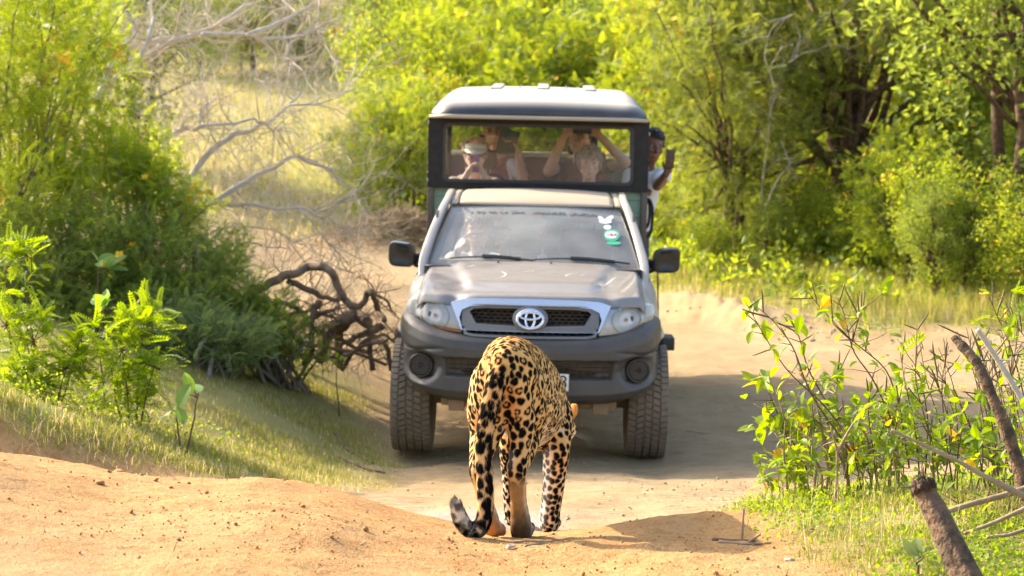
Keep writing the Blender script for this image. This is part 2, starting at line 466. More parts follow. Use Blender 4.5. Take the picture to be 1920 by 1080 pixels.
# ------------------------------------------------------------------ terrain
_PY = np.array([-60, -5, 0, 3, 4.3, 5.0, 5.5, 5.9, 6.35, 7.0, 8.0, 9.2, 10.6, 12, 14, 20, 26, 30, 34, 40, 50, 65, 100, 200, 900.])
_PZ = np.array([.3, .4, .48, .58, .60, .575, .535, .46, .385, .315, .22, .10, 0.0, .03, .13, .47, .85, 1.2, 1.9, 3.1, 5.4, 8.0, 11., 14., 20.])
_yy = np.linspace(-60, 200, 5201)
_zz = np.interp(_yy, _PY, _PZ)
_k = np.ones(13)/13
_zz = np.convolve(np.pad(_zz, 6, mode='edge'), _k, 'valid')
def base_z(x, y):
    x, y = np.broadcast_arrays(np.asarray(x, float), np.asarray(y, float))
    z = np.where(y > 195, np.interp(y, _PY, _PZ), np.interp(y, _yy, _zz))
    # near mound rises to the left, its crest runs obliquely
    crest = sstep(7.2, 5.9, y + 0.10*x)
    z = z + (0.15*sstep(0.1, -.9, x) + .17*sstep(-1.0, -2.1, x))*crest
    z = z + 0.05*gauss(x, y, -0.95, 5.95, .45, .45) - 0.02*gauss(x, y, -.35, 5.6, .3, .4)
    # gully behind it and the grassy bank on the left
    z = z - 0.16*sstep(-1.0, -1.9, x)*gauss(x*0, y, 0, 7.05, 1, .50)
    bank = sstep(-0.75, -3.3, x + 0.16*(y - 9)) * sstep(6.62, 7.75, y + .12*x + .25) * sstep(16, 10.5, y)
    z = z + 0.62*bank
    z = z + 0.30*sstep(-.6, -1.9, x)*sstep(9, 11, y)*sstep(24, 15, y)
    z = z + 0.9*sstep(-3.0, -6.5, x)*sstep(11, 14, y)*sstep(40, 26, y)
    # right foreground rise under the weeds
    z = z + 0.13*sstep(.55, 1.5, x)*sstep(4.2, 5.6, y)*sstep(8.2, 6.6, y)
    z = z + 0.07*gauss(x, y, .62, 5.95, .38, .28) + .03*gauss(x, y, .25, 5.25, .4, .35)
    z = z + 0.10*sstep(1.4, 3.0, x)*sstep(5.5, 7, y)*sstep(11, 8.5, y)
    # spoil bank along the far right edge of the track
    e = road_right(x)
    z = z + (.13 + .12*sstep(3.1, 2.3, x))*np.exp(-((y - e - .55)/.5)**2)*sstep(1.4, 2.0, x)*(0.65 + .5*noise(x*1.1, y*.7, 3.3))*sstep(8.5, 5.5, x*1.0)
    z = z + 0.25*sstep(1.3, 2.2, x)*sstep(e + .2, e + 1.8, y)*sstep(40, 26, y)
    # left berm of dry brush where the track bends away
    z = z + 0.35*gauss(x, y, -2.2, 26.5, 1.6, 1.4)
    z = z + .10*np.exp(-((y - 21.5 - x*.6)/.5)**2)*sstep(-.4, -1.2, x)*sstep(-4.5, -3, x)
    return z
def road_right(x):
    return np.interp(x, [-5, .9, 1.6, 2.6, 4.0, 5.0, 8, 20], [22, 20.5, 19.0, 17.0, 15.6, 15.2, 15, 15])
def gz(x, y):
    x, y = np.broadcast_arrays(np.asarray(x, float), np.asarray(y, float))
    z = base_z(x, y)
    near = sstep(40, 9, y)
    z = z + .026*fbm(x*1.6, y*1.6, 1.7, 3)*near + .006*fbm(x*7, y*7, 4.1, 3)*sstep(16, 7, y)
    # wheel ruts
    for rx in (-.66, .84):
        z = z - .018*np.exp(-((x - rx - .02*(y-10))/.16)**2)*sstep(8, 9.2, y)*sstep(24, 18, y)
    for k, (x0, y0, sl, w_) in enumerate(((-1.3, 5.2, .10, .035), (-.6, 5.0, -.06, .03), (.5, 5.05, .14, .03), (-1.6, 5.6, .02, .025))):
        yy = y0 + sl*(x-x0) + .05*noise(x*3, x*0+k*7.7, 0); z = z - .010*np.exp(-((y-yy)/w_)**2)*np.exp(-((x-x0)/.7)**2)
    return z
def inside(poly, x, y):
    poly = np.asarray(poly, float); r = np.zeros(np.shape(x), bool); j = len(poly)-1
    for i in range(len(poly)):
        xi, yi = poly[i]; xj, yj = poly[j]
        c = ((yi > y) != (yj > y)) & (x < (xj-xi)*(y-yi)/(yj-yi+1e-12) + xi)
        r ^= c; j = i
    return r
# where the ground carries grass (0 bare sand .. 1 turf)
def grass_mask(x, y):
    x, y = np.broadcast_arrays(np.asarray(x, float), np.asarray(y, float))
    wob = .22*fbm(x*.9, y*.9, 8.8, 3)
    # left: bank and shaded lawn
    lx = np.interp(y, [6.9, 7.4, 8.0, 9.0, 10.2, 11.5, 12.6, 14, 17, 20, 30], [-2.9, -1.9, -1.25, -.98, -.86, -.9, -1.2, -2.0, -3.0, -4.2, -8])
    left = sstep(.35, -.40, x - lx + 1.6*wob) * sstep(7.25, 7.75, y + .14*x + .25 + .5*wob)
    # right foreground weeds
    rx = np.interp(y, [3.8, 4.6, 5.2, 6.0, 7.0, 7.8, 8.6], [.95, 1.0, .93, 1.03, 1.10, 1.38, 2.8])
    right = sstep(-.22, .32, x - rx + wob*.9) * sstep(8.8, 7.7, y + wob)
    # far right verge beyond the track
    e = road_right(x)
    verge = sstep(.5, 1.6, y - e + wob*2.2) * sstep(.8, 1.8, x) * sstep(60, 45, y)*sstep(30, 26, y)
    # far meadow and hill
    mead = sstep(25, 29, y + .35*np.minimum(x, 0)*0 + wob*3)
    return np.clip(np.maximum.reduce([left, right, verge, mead*.85]), 0, 1)

def axis(parts):
    r = []
    for a, b, d in parts: r += list(np.arange(a, b, d))
    return np.array(r + [parts[-1][1]])
gx = axis([(-600, -100, 60), (-100, -30, 6), (-30, -9, .8), (-9, -3.2, .09), (-3.2, 3.2, .032), (3.2, 9, .09), (9, 30, .8), (30, 100, 6), (100, 600, 60)])
gy = axis([(-60, -4, 4), (-4, 3.6, .2), (3.6, 7.4, .028), (7.4, 12, .05), (12, 26, .11), (26, 60, .4), (60, 140, 5), (140, 900, 60)])
GX, GY = np.meshgrid(gx, gy, indexing='ij')
GZ = gz(GX, GY)
GM = grass_mask(GX, GY)
# crumbly micro relief on bare soil close to the lens
nr = sstep(9, 6, GY)*(1-GM*.6)
GZ = GZ + nr*(.004*fbm(GX*22, GY*22, 2.2, 3) + .0035*np.clip(fbm(GX*45, GY*45, 6.1, 2), .1, 1))
# broken soil face of the spoil bank
_e = road_right(GX)
_sp = np.exp(-((GY-_e-.5)/.6)**2)*sstep(1.2, 1.9, GX)*sstep(30, 12, GY)
GZ = GZ + _sp*(.05+.15*sstep(3.1, 2.3, GX))*np.abs(fbm(GX*3.2, GY*2.2, 5.5, 4))
nX, nY = len(gx), len(gy)
gi = np.arange(nX-1)[:, None]*nY + np.arange(nY-1)[None]
me = raw_mesh('ground', np.stack([GX, GY, GZ], -1).reshape(-1, 3), np.stack([gi, gi+nY, gi+nY+1, gi+1], -1).reshape(-1, 4), True)
# r: turf, g: orange soil of the near mound, b: pale packed patch in the hollow
ora = sstep(7.4, 6.2, GY + .06*GX)*1.0
ora = np.maximum(ora, sstep(-1.0, -2.0, GX)*sstep(9, 7.5, GY))
ora = np.maximum(ora, .75*gauss(GX, GY, -3.2, 28, 2.0, 2.2))
pale = gauss(GX, GY, -.28, 6.75, .50, .42)
pale = np.clip(pale*1.5*(1+.5*fbm(GX*3, GY*3, 1, 3)), 0, 1)*sstep(6.15, 6.45, GY + .1*GX)
rut = 0
for rx, sl in ((-.66, .02), (.84, .02), (-.40, .05), (1.15, .04), (.30, -.03)):
    rut = np.maximum(rut, sstep(.17, .11, np.abs(GX - rx - sl*(GY-10) - .05*noise(GY*.6, GX*0+rx, 0))))
rut = rut*sstep(6.9, 7.8, GY)*sstep(22, 15, GY)*(1-GM)
color_attr(me, 'mask', np.stack([GM, ora, pale, rut], -1).reshape(-1, 4))

m = bpy.data.materials.new('soil'); MATS['soil'] = m
t, N, L, P = nodes_of(m)
at = N.new('ShaderNodeAttribute'); at.attribute_name = 'mask'
sp = N.new('ShaderNodeSeparateColor'); L.new(at.outputs['Color'], sp.inputs[0])
tc = N.new('ShaderNodeTexCoord')
def nz_(scale, detail=6, rough=.6, dist=0):
    n = N.new('ShaderNodeTexNoise'); n.inputs['Scale'].default_value = scale; n.inputs['Detail'].default_value = detail
    n.inputs['Roughness'].default_value = rough; n.inputs['Distortion'].default_value = dist
    L.new(tc.outputs['Object'], n.inputs['Vector']); return n.outputs['Fac']
def mr_(s, a, b, c=0., d=1.):
    n = N.new('ShaderNodeMapRange'); n.inputs[1].default_value = a; n.inputs[2].default_value = b; n.inputs[3].default_value = c; n.inputs[4].default_value = d
    L.new(s, n.inputs[0]); return n.outputs[0]
def mix_(f, a, b):
    n = N.new('ShaderNodeMix'); n.data_type = 'RGBA'
    if isinstance(f, float): n.inputs[0].default_value = f
    else: L.new(f, n.inputs[0])
    for k, c in ((6, a), (7, b)):
        if isinstance(c, tuple): n.inputs[k].default_value = (*c, 1)
        else: L.new(c, n.inputs[k])
    return n.outputs[2]
sand = mix_(mr_(nz_(.9, 4), .35, .65), (.345, .245, .128), (.40, .30, .172))
sand = mix_(mr_(nz_(6, 5, .7), .45, .75), sand, (.30, .195, .098))
orange = mix_(mr_(nz_(2.2, 4), .35, .65), (.41, .235, .088), (.43, .265, .115))
orange = mix_(mr_(nz_(30, 3, .7), .5, .72), orange, (.32, .150, .050))
orange = mix_(mr_(nz_(.7, 4, .65), .48, .68), orange, (.40, .245, .115))
orange = mix_(mr_(nz_(11, 5, .7), .50, .70), orange, (.345, .165, .055))
orange = mix_(mr_(nz_(140, 1, .7), .58, .72), orange, (.46, .30, .15))
col = mix_(sp.outputs[1], sand, orange)
col = mix_(sp.outputs[2], col, mix_(mr_(nz_(5, 4), .4, .6), (.30, .27, .235), (.37, .335, .29)))
turf = mix_(mr_(nz_(3, 4), .35, .65), (.20, .19, .065), (.34, .27, .12))
turf = mix_(mr_(nz_(.35, 4), .4, .62), turf, (.27, .25, .085))
geo_ = N.new('ShaderNodeSeparateXYZ'); L.new(tc.outputs['Object'], geo_.inputs[0])
turf = mix_(mr_(geo_.outputs[1], 24., 30.), turf, mix_(mr_(nz_(.22, 4), .4, .62), (.36, .36, .11), (.46, .37, .17)))
col = mix_(mr_(sp.outputs[0], .15, .75), col, turf)
L.new(col, P.inputs['Base Color'])
P.inputs['Roughness'].default_value = .95; P.inputs['Specular IOR Level'].default_value = .12
b1 = N.new('ShaderNodeBump'); b1.inputs['Strength'].default_value = .7; b1.inputs['Distance'].default_value = .020
L.new(nz_(42, 4, .7), b1.inputs['Height'])
b2 = N.new('ShaderNodeBump'); b2.inputs['Strength'].default_value = .8; b2.inputs['Distance'].default_value = .006
L.new(nz_(190, 2, .7), b2.inputs['Height']); L.new(b1.outputs[0], b2.inputs['Normal'])
wv = N.new('ShaderNodeTexWave'); wv.bands_direction = 'Y'; wv.inputs['Scale'].default_value = 4.2; wv.inputs['Distortion'].default_value = 2.5; wv.inputs['Detail'].default_value = 2.0; wv.inputs['Detail Scale'].default_value = 2.0
L.new(tc.outputs['Object'], wv.inputs['Vector'])
wm = N.new('ShaderNodeMath'); wm.operation = 'MULTIPLY'; L.new(wv.outputs['Fac'], wm.inputs[0]); L.new(at.outputs['Alpha'], wm.inputs[1])
b3 = N.new('ShaderNodeBump'); b3.inputs['Strength'].default_value = .45; b3.inputs['Distance'].default_value = .02
L.new(wm.outputs[0], b3.inputs['Height']); L.new(b2.outputs[0], b3.inputs['Normal'])
L.new(b3.outputs[0], P.inputs['Normal'])
ground = tag(link('ground', me, m), 'sandy dirt track with orange mound, hollow and grassy verges', None, None, 'structure')
# ------------------------------------------------------------------ safari jeep (local frame: x to its left-hand side as seen, y to its tail, z up, origin under the front axle)
JLOC = Vector((0.108, 10.90, float(gz(.1, 10.9)) - 0.005))
JROT = Euler((R(1.8), R(1.35), R(-1.35)), 'XYZ')
jeep = empty('safari_jeep', JLOC, JROT)
tag(jeep, 'dusty silver safari jeep with raised black framed canopy, driving towards the leopard', 'jeep')
JM = Matrix.Translation(JLOC) @ JROT.to_matrix().to_4x4()
M_ = MATS

def smooth_interp(t, xs, ys, w=.06):
    r = 0; k = np.linspace(-1, 1, 9)
    for d in k: r = r + np.interp(np.clip(np.abs(t + d*w), 0, 1), xs, ys)
    return r/len(k)
BT = [0, .3, .48, .62, .75, .88, 1.0]
def bplan(t):
    s = np.sign(t); a = np.abs(t)
    x = np.interp(a, [0, .88, 1.0], [0, .83, .865])
    x = smooth_interp(a, BT, [0, .30, .50, .645, .755, .812, .835], .04)
    x = x*sstep(0, .05, a) + a*1.03*(1-sstep(0, .05, a))
    y = smooth_interp(a, BT, [-.80, -.785, -.75, -.68, -.565, -.41, -.25], .05)
    return s*x, y
def bsurf(u, v):
    t = u*2 - 1; a = np.abs(t)
    x, y = bplan(t)
    dx = 1e-3
    x1, y1 = bplan(np.clip(t+dx, -1, 1)); x0, y0 = bplan(np.clip(t-dx, -1, 1))
    tx, ty = x1-x0, y1-y0; l = np.hypot(tx, ty)+1e-9
    nx, ny = ty/l, -tx/l
    zt = smooth_interp(a, BT, [.845, .847, .858, .888, .925, .958, .965])
    zb = smooth_interp(a, BT, [.435, .437, .44, .45, .47, .50, .52])
    vv = v
    z = zt + (zb - zt)*vv
    o = np.interp(vv, [0, .03, .08, .2, .34, .40, .52, .7, .84, .93, 1.0], [-.075, -.03, -.006, .004, .004, -.012, -.022, -.016, -.010, -.035, -.11])
    # lower air slot
    rec = sstep(.535, .515, np.abs(x))*sstep(.592, .604, z)*sstep(.722, .710, z)
    o = o - .05*rec
    # fog lamp pocket
    fx, fz = (np.abs(x)-.680)/.100, (z-.645)/.088
    d = np.hypot(fx, fz)
    o = o - .055*sstep(1.0, .80, d) - .012*sstep(1.35, 1.0, d)
    # crease above the pocket
    o = o - .010*np.exp(-((z-.76+.10*(np.abs(x)-.6))/.010)**2)*sstep(.5, .62, np.abs(x))
    return x + nx*o, y + ny*o, z
G = Geo(); G.grid(bsurf, 260, 90); G.obj('front_bumper', M_['bumper_plastic'], jeep, auto=60, solid=.006)

def front_y(x): return -.745 + .10*(np.abs(x)/.6)**2.4
# grille: chrome surround, grey carrier, honeycomb, emblem, lower slots
def mir(pts): return pts + [(-x, z) for x, z in pts[::-1]]
def densify(pts, k=6):
    r = []
    for i in range(len(pts)):
        a, b = np.array(pts[i]), np.array(pts[(i+1) % len(pts)])
        for j in range(k): r.append(tuple(a + (b-a)*j/k))
    return r
c_out = densify(mir([(0.0001, 1.082), (.30, 1.078), (.43, 1.068), (.498, 1.045), (.46, .96), (.425, .885)]), 5)
c_in = densify(mir([(0.0001, 1.040), (.28, 1.037), (.375, 1.028), (.425, 1.005), (.440, .958), (.418, .887)]), 5)
G = Geo(); G.ring(c_out, c_in, lambda x: front_y(x)-.012, lambda x: front_y(x)+.05); G.obj('grille_surround', M_['chrome'], jeep, auto=50)
g_in = densify(mir([(0.0001, 1.022), (.28, 1.020), (.352, 1.013), (.378, .995), (.335, .925), (0.0001, .915)]), 5)
g_out = densify(mir([(0.0001, 1.040), (.28, 1.037), (.375, 1.028), (.425, 1.005), (.425, .905), (0.0001, .897)]), 5)
G = Geo(); G.ring(g_out, g_in, lambda x: front_y(x)-.002, lambda x: front_y(x)+.07); G.obj('grille_carrier', M_['grille_grey'], jeep, auto=40)
s_out = densify(mir([(0.0001, .899), (.40, .905), (.418, .890), (.405, .858), (.35, .848), (0.0001, .845)]), 5)
s_in = densify(mir([(0.0001, .885), (.385, .890), (.400, .884), (.385, .868), (.34, .862), (0.0001, .859)]), 5)
G = Geo(); G.ring(s_out, s_in, lambda x: front_y(x)-.008, lambda x: front_y(x)+.06); G.obj('grille_lip', M_['grille_grey'], jeep, auto=40)
for k in range(-8, 9):
    G = Geo(); G.box((k*.0475, front_y(k*.0475)+.03, .8735), (.006, .03, .030), .001); G.obj('slot_fin', M_['black_plastic'], jeep)
G = Geo()
hw, hh = .040, .0205
for r_ in range(6):
    zc = .918 + r_*hh*.98
    for c in range(-10, 11):
        xc = c*hw + (hw/2 if r_ % 2 else 0)
        if abs(xc) > .385 - (1.03 - zc)*.38 or abs(xc) < .06: continue
        y = front_y(xc) + .035
        # elongated hexagon outline made of three bars, neighbours supply the rest
        p = [(xc-hw*.36, y, zc+hh*.5), (xc+hw*.36, y, zc+hh*.5)]
        G.tube(p, .0034, 4)
        G.tube([(xc+hw*.36, y, zc+hh*.5), (xc+hw*.62, y, zc)], .0034, 4)
        G.tube([(xc-hw*.36, y, zc+hh*.5), (xc-hw*.62, y, zc)], .0034, 4)
tag(G.obj('grille_mesh', M_['dirty_mesh'], jeep), kind='stuff')
G = Geo(); G.grid(lambda u, v: ((u*2-1)*.46, front_y((u*2-1)*.46)+.075, .84+v*.22), 24, 2); G.obj('grille_backing', M_['void'], jeep)
def ellring(cx, cz, rx, rz, r, y, n=48, flat=.6):
    a = np.linspace(0, 2*np.pi, n+1)
    return [(cx+rx*math.cos(t), y, cz+rz*math.sin(t)) for t in a]
ey = front_y(0)-.030
G = Geo(); G.loft([[(.112*k*math.cos(t), front_y(0)+dy, .964+.082*k*math.sin(t)) for t in np.linspace(0, 2*np.pi, 40, endpoint=False)] for k, dy in ((1.0, .03), (.95, -.012), (.86, -.02), (.3, -.021))])
em = G.obj('emblem_boss', M_['grille_grey'], jeep, auto=40)
G = Geo()
G.tube(ellring(0, .964, .080, .055, .01, ey), .0092, 8)
G.tube(ellring(0, .964, .028, .052, .01, ey-.002), .0072, 8)
G.tube(ellring(0, .983, .062, .021, .01, ey-.004), .0072, 8)
G.obj('emblem', M_['chrome_clean'], em, auto=180)
# the black slots behind the emblem rings
G = Geo(); G.loft([[(.075*math.cos(t), front_y(0)-.0225-d, .964+.050*math.sin(t)) for t in np.linspace(0, 2*np.pi, 36, endpoint=False)] for d in (0, .002)])
G.obj('emblem_backing', M_['void'], em)

for o in jeep.children:
    if o.name.startswith(('grille', 'slot', 'emblem')):
        for q in [o] + list(o.children):
            for vv in q.data.vertices: vv.co.y += .42*(vv.co.z - .87)
# head lamps
def hl(u, v, off=0.0):
    """u 0 inner .. 1 outer, v 0 bottom .. 1 top"""
    x = np.interp(u, [0, .45, .8, 1], [.470, .61, .725, .785])
    xb = np.interp(u, [0, .45, .8, 1], [.425, .585, .715, .775])
    X = xb + (x-xb)*v
    zt = np.interp(u, [0, .25, .6, .85, 1], [1.035, 1.046, 1.054, 1.048, 1.025])
    zb = np.interp(u, [0, .2, .55, .85, 1], [.862, .868, .888, .915, .955])
    Y = np.interp(X, [.42, .55, .65, .73, .79], [-.665, -.625, -.565, -.47, -.34])
    Z = zb + (zt-zb)*v
    Y = Y + .10*(v-.3)*.55 - .018*np.sin(np.pi*v)
    return X, Y + off, Z
for sgn in (-1, 1):
    root = None
    def bowl(u, v):
        X, Y, Z = hl(u, v, .020)
        d = np.hypot((X-.60), (Z-.955)*1.1)
        return sgn*X, Y + .040*sstep(.088, .035, d) + .004*np.sin(X*420)*sstep(.1, .09, d)*0 + .010*sstep(.094, .088, d), Z
    G = Geo(); G.grid(bowl, 60, 50); root = G.obj('headlight', M_['lamp_silver'], jeep, auto=180)
    G = Geo(); G.lathe([(-.004, .0), (-.004, .006), (.0, .011), (.02, .012)], 20, 'y', (sgn*.60, -.560, .955)); G.obj('bulb', M_['lamp_amber'], root)
    G = Geo()
    a = np.linspace(0, 2*np.pi, 41)
    def lamp_y(X, Z): v_ = np.clip((Z-.88)/.185, 0, 1); return float(np.interp(X, [.42, .55, .65, .73, .79], [-.665, -.625, -.565, -.47, -.34]) + .055*(v_-.3) - .018*math.sin(math.pi*v_))
    G.tube([(sgn*(.60+.092*math.cos(t)), lamp_y(.60+.092*math.cos(t), .955+.082*math.sin(t))+.016, .955+.082*math.sin(t)) for t in a], .006, 6)
    G.obj('lamp_ring', M_['lamp_white'], root, auto=180)
    G = Geo(); G.grid(lambda u, v: (lambda X, Y, Z: (sgn*X, Y, Z))(*hl(.80 + u*.2, .05+v*.9, .012)), 8, 10); G.obj('indicator', M_['lamp_white'], root, auto=180)
    if sgn < 0:
        G = Geo(); G.grid(lambda u, v: (lambda X, Y, Z: (sgn*X, Y, Z))(*hl(.02+u*.5, .02+v*.10, .010)), 10, 3); G.obj('amber_strip', M_['lamp_amber'], root, auto=180)
    G = Geo(); G.grid(lambda u, v: (lambda X, Y, Z: (sgn*X, Y, Z))(*hl(u, v, -.004)), 30, 20); G.obj('lens', M_['lens_glass'], root, auto=180)
    # fog lamp
    fy = -.600
    G = Geo(); G.lathe([(.02, .0), (.0, .02), (-.004, .045), (.0, .060), (-.014, .064), (-.014, .074), (.03, .078)], 32, 'y', (sgn*.680, fy, .645))
    fg = G.obj('fog_light', M_['black_plastic'], jeep)
    G = Geo()
    for k in range(-4, 5):
        w_ = math.sqrt(max(0, .060**2-(k*.013)**2)); G.box((sgn*.680, fy-.007, .645+k*.013), (2*w_, .006, .005), .001)
    G.obj('fog_slat', M_['bumper_plastic'], fg)
# lower air slot mesh and number plate
G = Geo()
for k in range(4): G.tube([(x, front_y(x)*1.0+.028-.03, .610+k*.030) for x in np.linspace(-.51, .51, 21)], .0035, 4)
for k in range(-12, 13): G.box((k*.042, front_y(k*.042)-.004, .656), (.004, .006, .105), 0)
G.obj('lower_grille', M_['dirty_mesh'], jeep)
G = Geo(); G.grid(lambda u, v: ((u*2-1)*.515, front_y((u*2-1)*.515)+.008, .60+v*.115), 24, 2); G.obj('lower_grille_backing', M_['slot_dark'], jeep)
G = Geo(); G.box((.015, -.835, .590), (.46, .006, .105), .002); plate = G.obj('number_plate', M_['plate_white'], jeep)
def text(s, size, mat, parent, loc, rot, name='lettering', depth=.001):
    c = bpy.data.curves.new(name, 'FONT'); c.body = s; c.size = size; c.extrude = depth; c.align_x = 'CENTER'; c.align_y = 'CENTER'
    o = bpy.data.objects.new(name, c); COL.objects.link(o)
    dg = bpy.context.evaluated_depsgraph_get(); me_ = bpy.data.meshes.new_from_object(o.evaluated_get(dg))
    bpy.data.objects.remove(o); bpy.data.curves.remove(c)
    n = link(name, me_, mat, parent); me_.materials.clear(); me_.materials.append(mat)
    n.location = loc; n.rotation_euler = rot
    return n
text('8', .112, M_['ink_black'], plate, (.208, -.8392, .590), (R(90), 0, 0))
# core that fills the engine bay, skid plate, axle, suspension
G = Geo(); G.box((0, -.10, .73), (1.30, .84, .50), .02); G.obj('engine_bay', M_['void'], jeep)
G = Geo(); G.box((0, -.52, .425), (1.1, .10, .07), .01); G.box((0, -.42, .37), (.62, .42, .05), .015, rot=(R(-10), 0, 0)); G.box((-.45, -.45, .40), (.10, .35, .07), .01); G.box((.45, -.45, .40), (.10, .35, .07), .01)
G.obj('skid_plate', M_['rusty_steel'], jeep)
G = Geo(); G.tube([(-.62, 0, .36), (.62, 0, .36)], .045, 10); G.ell((.12, 0, .34), (.12, .11, .11)); G.tube([(-.62, 3.08, .37), (.62, 3.08, .37)], .05, 10); G.ell((0, 3.08, .37), (.14, .13, .14))
for s in (-1, 1): G.box((s*.42, 1.9, .48), (.09, 4.6, .12), .01)
G.obj('chassis', M_['rusty_steel'], jeep)

# bonnet
def bon(u, v):
    t = u*2-1; a = np.abs(t)
    hwid = .715 + .02*v
    x = t*hwid
    yf = -.685 + .17*a**2.6 + .03*np.exp(-((a-.66)/.08)**2)
    yr = .47 + .0*a
    y = yf + (yr-yf)*v
    zf = 1.088 - .012*np.exp(-((a-.66)/.10)**2) - .004*a
    zr = 1.213 - .022*a**2
    z = zf + (zr-zf)*(v**.85)
    # raised centre field with soft shoulders that widen to the rear
    w_ = .50 + .22*v
    z = z + .022*sstep(w_+.07, w_-.05, a)*sstep(.10, .36, v)
    z = z - .045*sstep(.93, 1.0, a)**2 - .05*(1-sstep(0, .05, v))
    y = y - .012*sstep(.0, .04, v)
    return x, y, z
G = Geo(); G.grid(bon, 90, 60); bonnet = G.obj('bonnet', M_['bonnet_paint'], jeep, auto=50, solid=.006)
for x in (-.24, .12):
    G = Geo(); G.tube([(x, .405, 1.222), (x, .395, 1.243)], [.010, .006], 8); G.obj('washer_nozzle', M_['black_plastic'], bonnet)
# scuffs: pale scratches where dust has been wiped off
pmat('scuff', (.60, .57, .50), None, rough=.5)
rs = np.random.default_rng(4)
def on_bonnet(x, y, lift=.004):
    u = (x/.73+1)/2; lo, hi = 0., 1.
    for _ in range(22):
        mid = (lo+hi)/2
        if bon(np.array(u), np.array(mid))[1] < y: lo = mid
        else: hi = mid
    return (x, y, float(bon(np.array(u), np.array(lo))[2]) + lift)
for (x0, y0, x1, y1, bend) in ((-.24, -.25, -.21, .05, .05), (-.10, .02, .02, .10, .02), (.22, -.10, .30, .06, -.03), (.46, -.22, .55, .12, .0), (-.45, .22, -.40, .30, .01), (.30, -.02, .34, .02, .01)):
    G = Geo(); tt = np.linspace(0, 1, 12)
    G.tube([on_bonnet(x0+(x1-x0)*k+bend*math.sin(math.pi*k), y0+(y1-y0)*k) for k in tt], .0045*np.sin(np.pi*np.clip(tt, .06, .94))+.001, 4, flat=.25)
    G.obj('scuff_mark', M_['scuff'], bonnet)

# wings and wheel arches
for s in (-1, 1):
    def wing(u, v):
        y = -.33 + u*.85
        top = np.interp(y, [-.5, .47, .52], [1.046, 1.152, 1.158])
        arch = .375 + np.sqrt(np.maximum(.455**2 - y*y, .0))
        bot = np.where(np.abs(y) < .455, np.maximum(arch, .50), .50)
        z = top + (bot-top)*v
        d = top - z
        x = np.interp(d, [0, .02, .07, .14, .24, .4, .7], [.728, .748, .79, .825, .852, .868, .868])
        xd = np.interp(z, [.46, .6, .85, 1.05, 1.19], [.80, .85, .862, .84, .775]); kk = sstep(.0, .50, y); x = x*(1-kk) + np.minimum(xd, .728 + np.maximum(d, 0)*2.6)*kk
        x = x - .045*sstep(-.12, -.33, y)*sstep(.5, .9, z) - .075*sstep(-.10, -.33, y)*sstep(.98, .90, z)
        x = x + .012*np.exp(-((v-.98)/.06)**2)
        y = y - .03*sstep(.1, 0, u)*sstep(.0, .1, v)*0
        return s*x, y, z
    G = Geo(); G.grid(wing, 50, 30); G.obj('front_wing', M_['paint'], jeep, auto=60, solid=.006)
    G = Geo()
    a = np.linspace(R(8), R(118), 20)
    G.loft([[(s*x, .44*math.cos(t), .375+.44*math.sin(t)) for t in a] for x in (.60, .86)], cap=False, closed=False); G.obj('wheel_arch_liner', M_['void'], jeep)
# cab shell: doors, sills, rear wall
for s in (-1, 1):
    def door(u, v):
        y = .52 + u*1.46; z = 1.19 + (.46-1.19)*v
        x = np.interp(z, [.46, .6, .85, 1.05, 1.19], [.80, .85, .862, .84, .775])
        return s*x, y, z
    G = Geo(); G.grid(door, 20, 20); d = G.obj('door', M_['paint'], jeep, solid=.01)
    G = Geo(); G.box((s*.866, 1.75, 1.02), (.02, .16, .03), .008); G.obj('door_handle', M_['black_plastic'], d)
    # pillar + roof rail, one sweep
    path = [(.762, .36, 1.105), (.766, .53, 1.222), (.712, .82, 1.43), (.665, 1.06, 1.575), (.642, 1.20, 1.630), (.640, 1.45, 1.665), (.645, 1.80, 1.675), (.660, 1.97, 1.64)]
    P_ = np.array(path); P_[:, 0] *= s
    tt = np.linspace(0, 7, 40); P2 = np.stack([np.interp(tt, range(8), P_[:, k]) for k in range(3)], 1)
    for _ in range(3): P2[1:-1] = (P2[:-2]+2*P2[1:-1]+P2[2:])/4
    G = Geo(); G.tube(P2, np.interp(np.linspace(0, 1, 40), [0, .15, .5, 1], [.020, .030, .025, .026]), 20, flat=.9, sq=.5); G.obj('pillar', M_['paint'], jeep, auto=180)
    G = Geo(); G.box((s*.700, .95, 1.53), (.02, .10, .016), .004, rot=(R(30), 0, 0)); G.obj('pillar_vent', M_['black_plastic'], jeep)
    def sg(u, v):
        y = .62 + u*1.3
        zt = np.interp(y, [.62, 1.15, 1.3, 1.95], [1.30, 1.60, 1.64, 1.64]); z = 1.19 + (zt-1.19)*v
        return s*(.762 - .26*(z-1.19)), y, z
    G = Geo(); G.grid(sg, 12, 8); G.obj('side_window', M_['window_glass'], jeep, auto=180)
    G = Geo(); G.box((s*.655, 1.95, 1.42), (.12, .07, .50), .02, rot=(0, R(-12*s), 0)); G.obj('rear_pillar', M_['paint'], jeep)
G = Geo(); G.box((0, 1.99, .83), (1.60, .03, .72), .01); G.ring(densify(mir([(.0001, 1.66), (.62, 1.64), (.74, 1.2), (.0001, 1.2)]), 4), densify(mir([(.0001, 1.58), (.52, 1.57), (.58, 1.25), (.0001, 1.25)]), 4), 1.97, 2.0)
G.obj('cab_rear_wall', M_['paint'], jeep)
G = Geo(); G.box((0, 1.22, .52), (1.58, 1.5, .06), .01); G.obj('cab_floor', M_['void'], jeep)
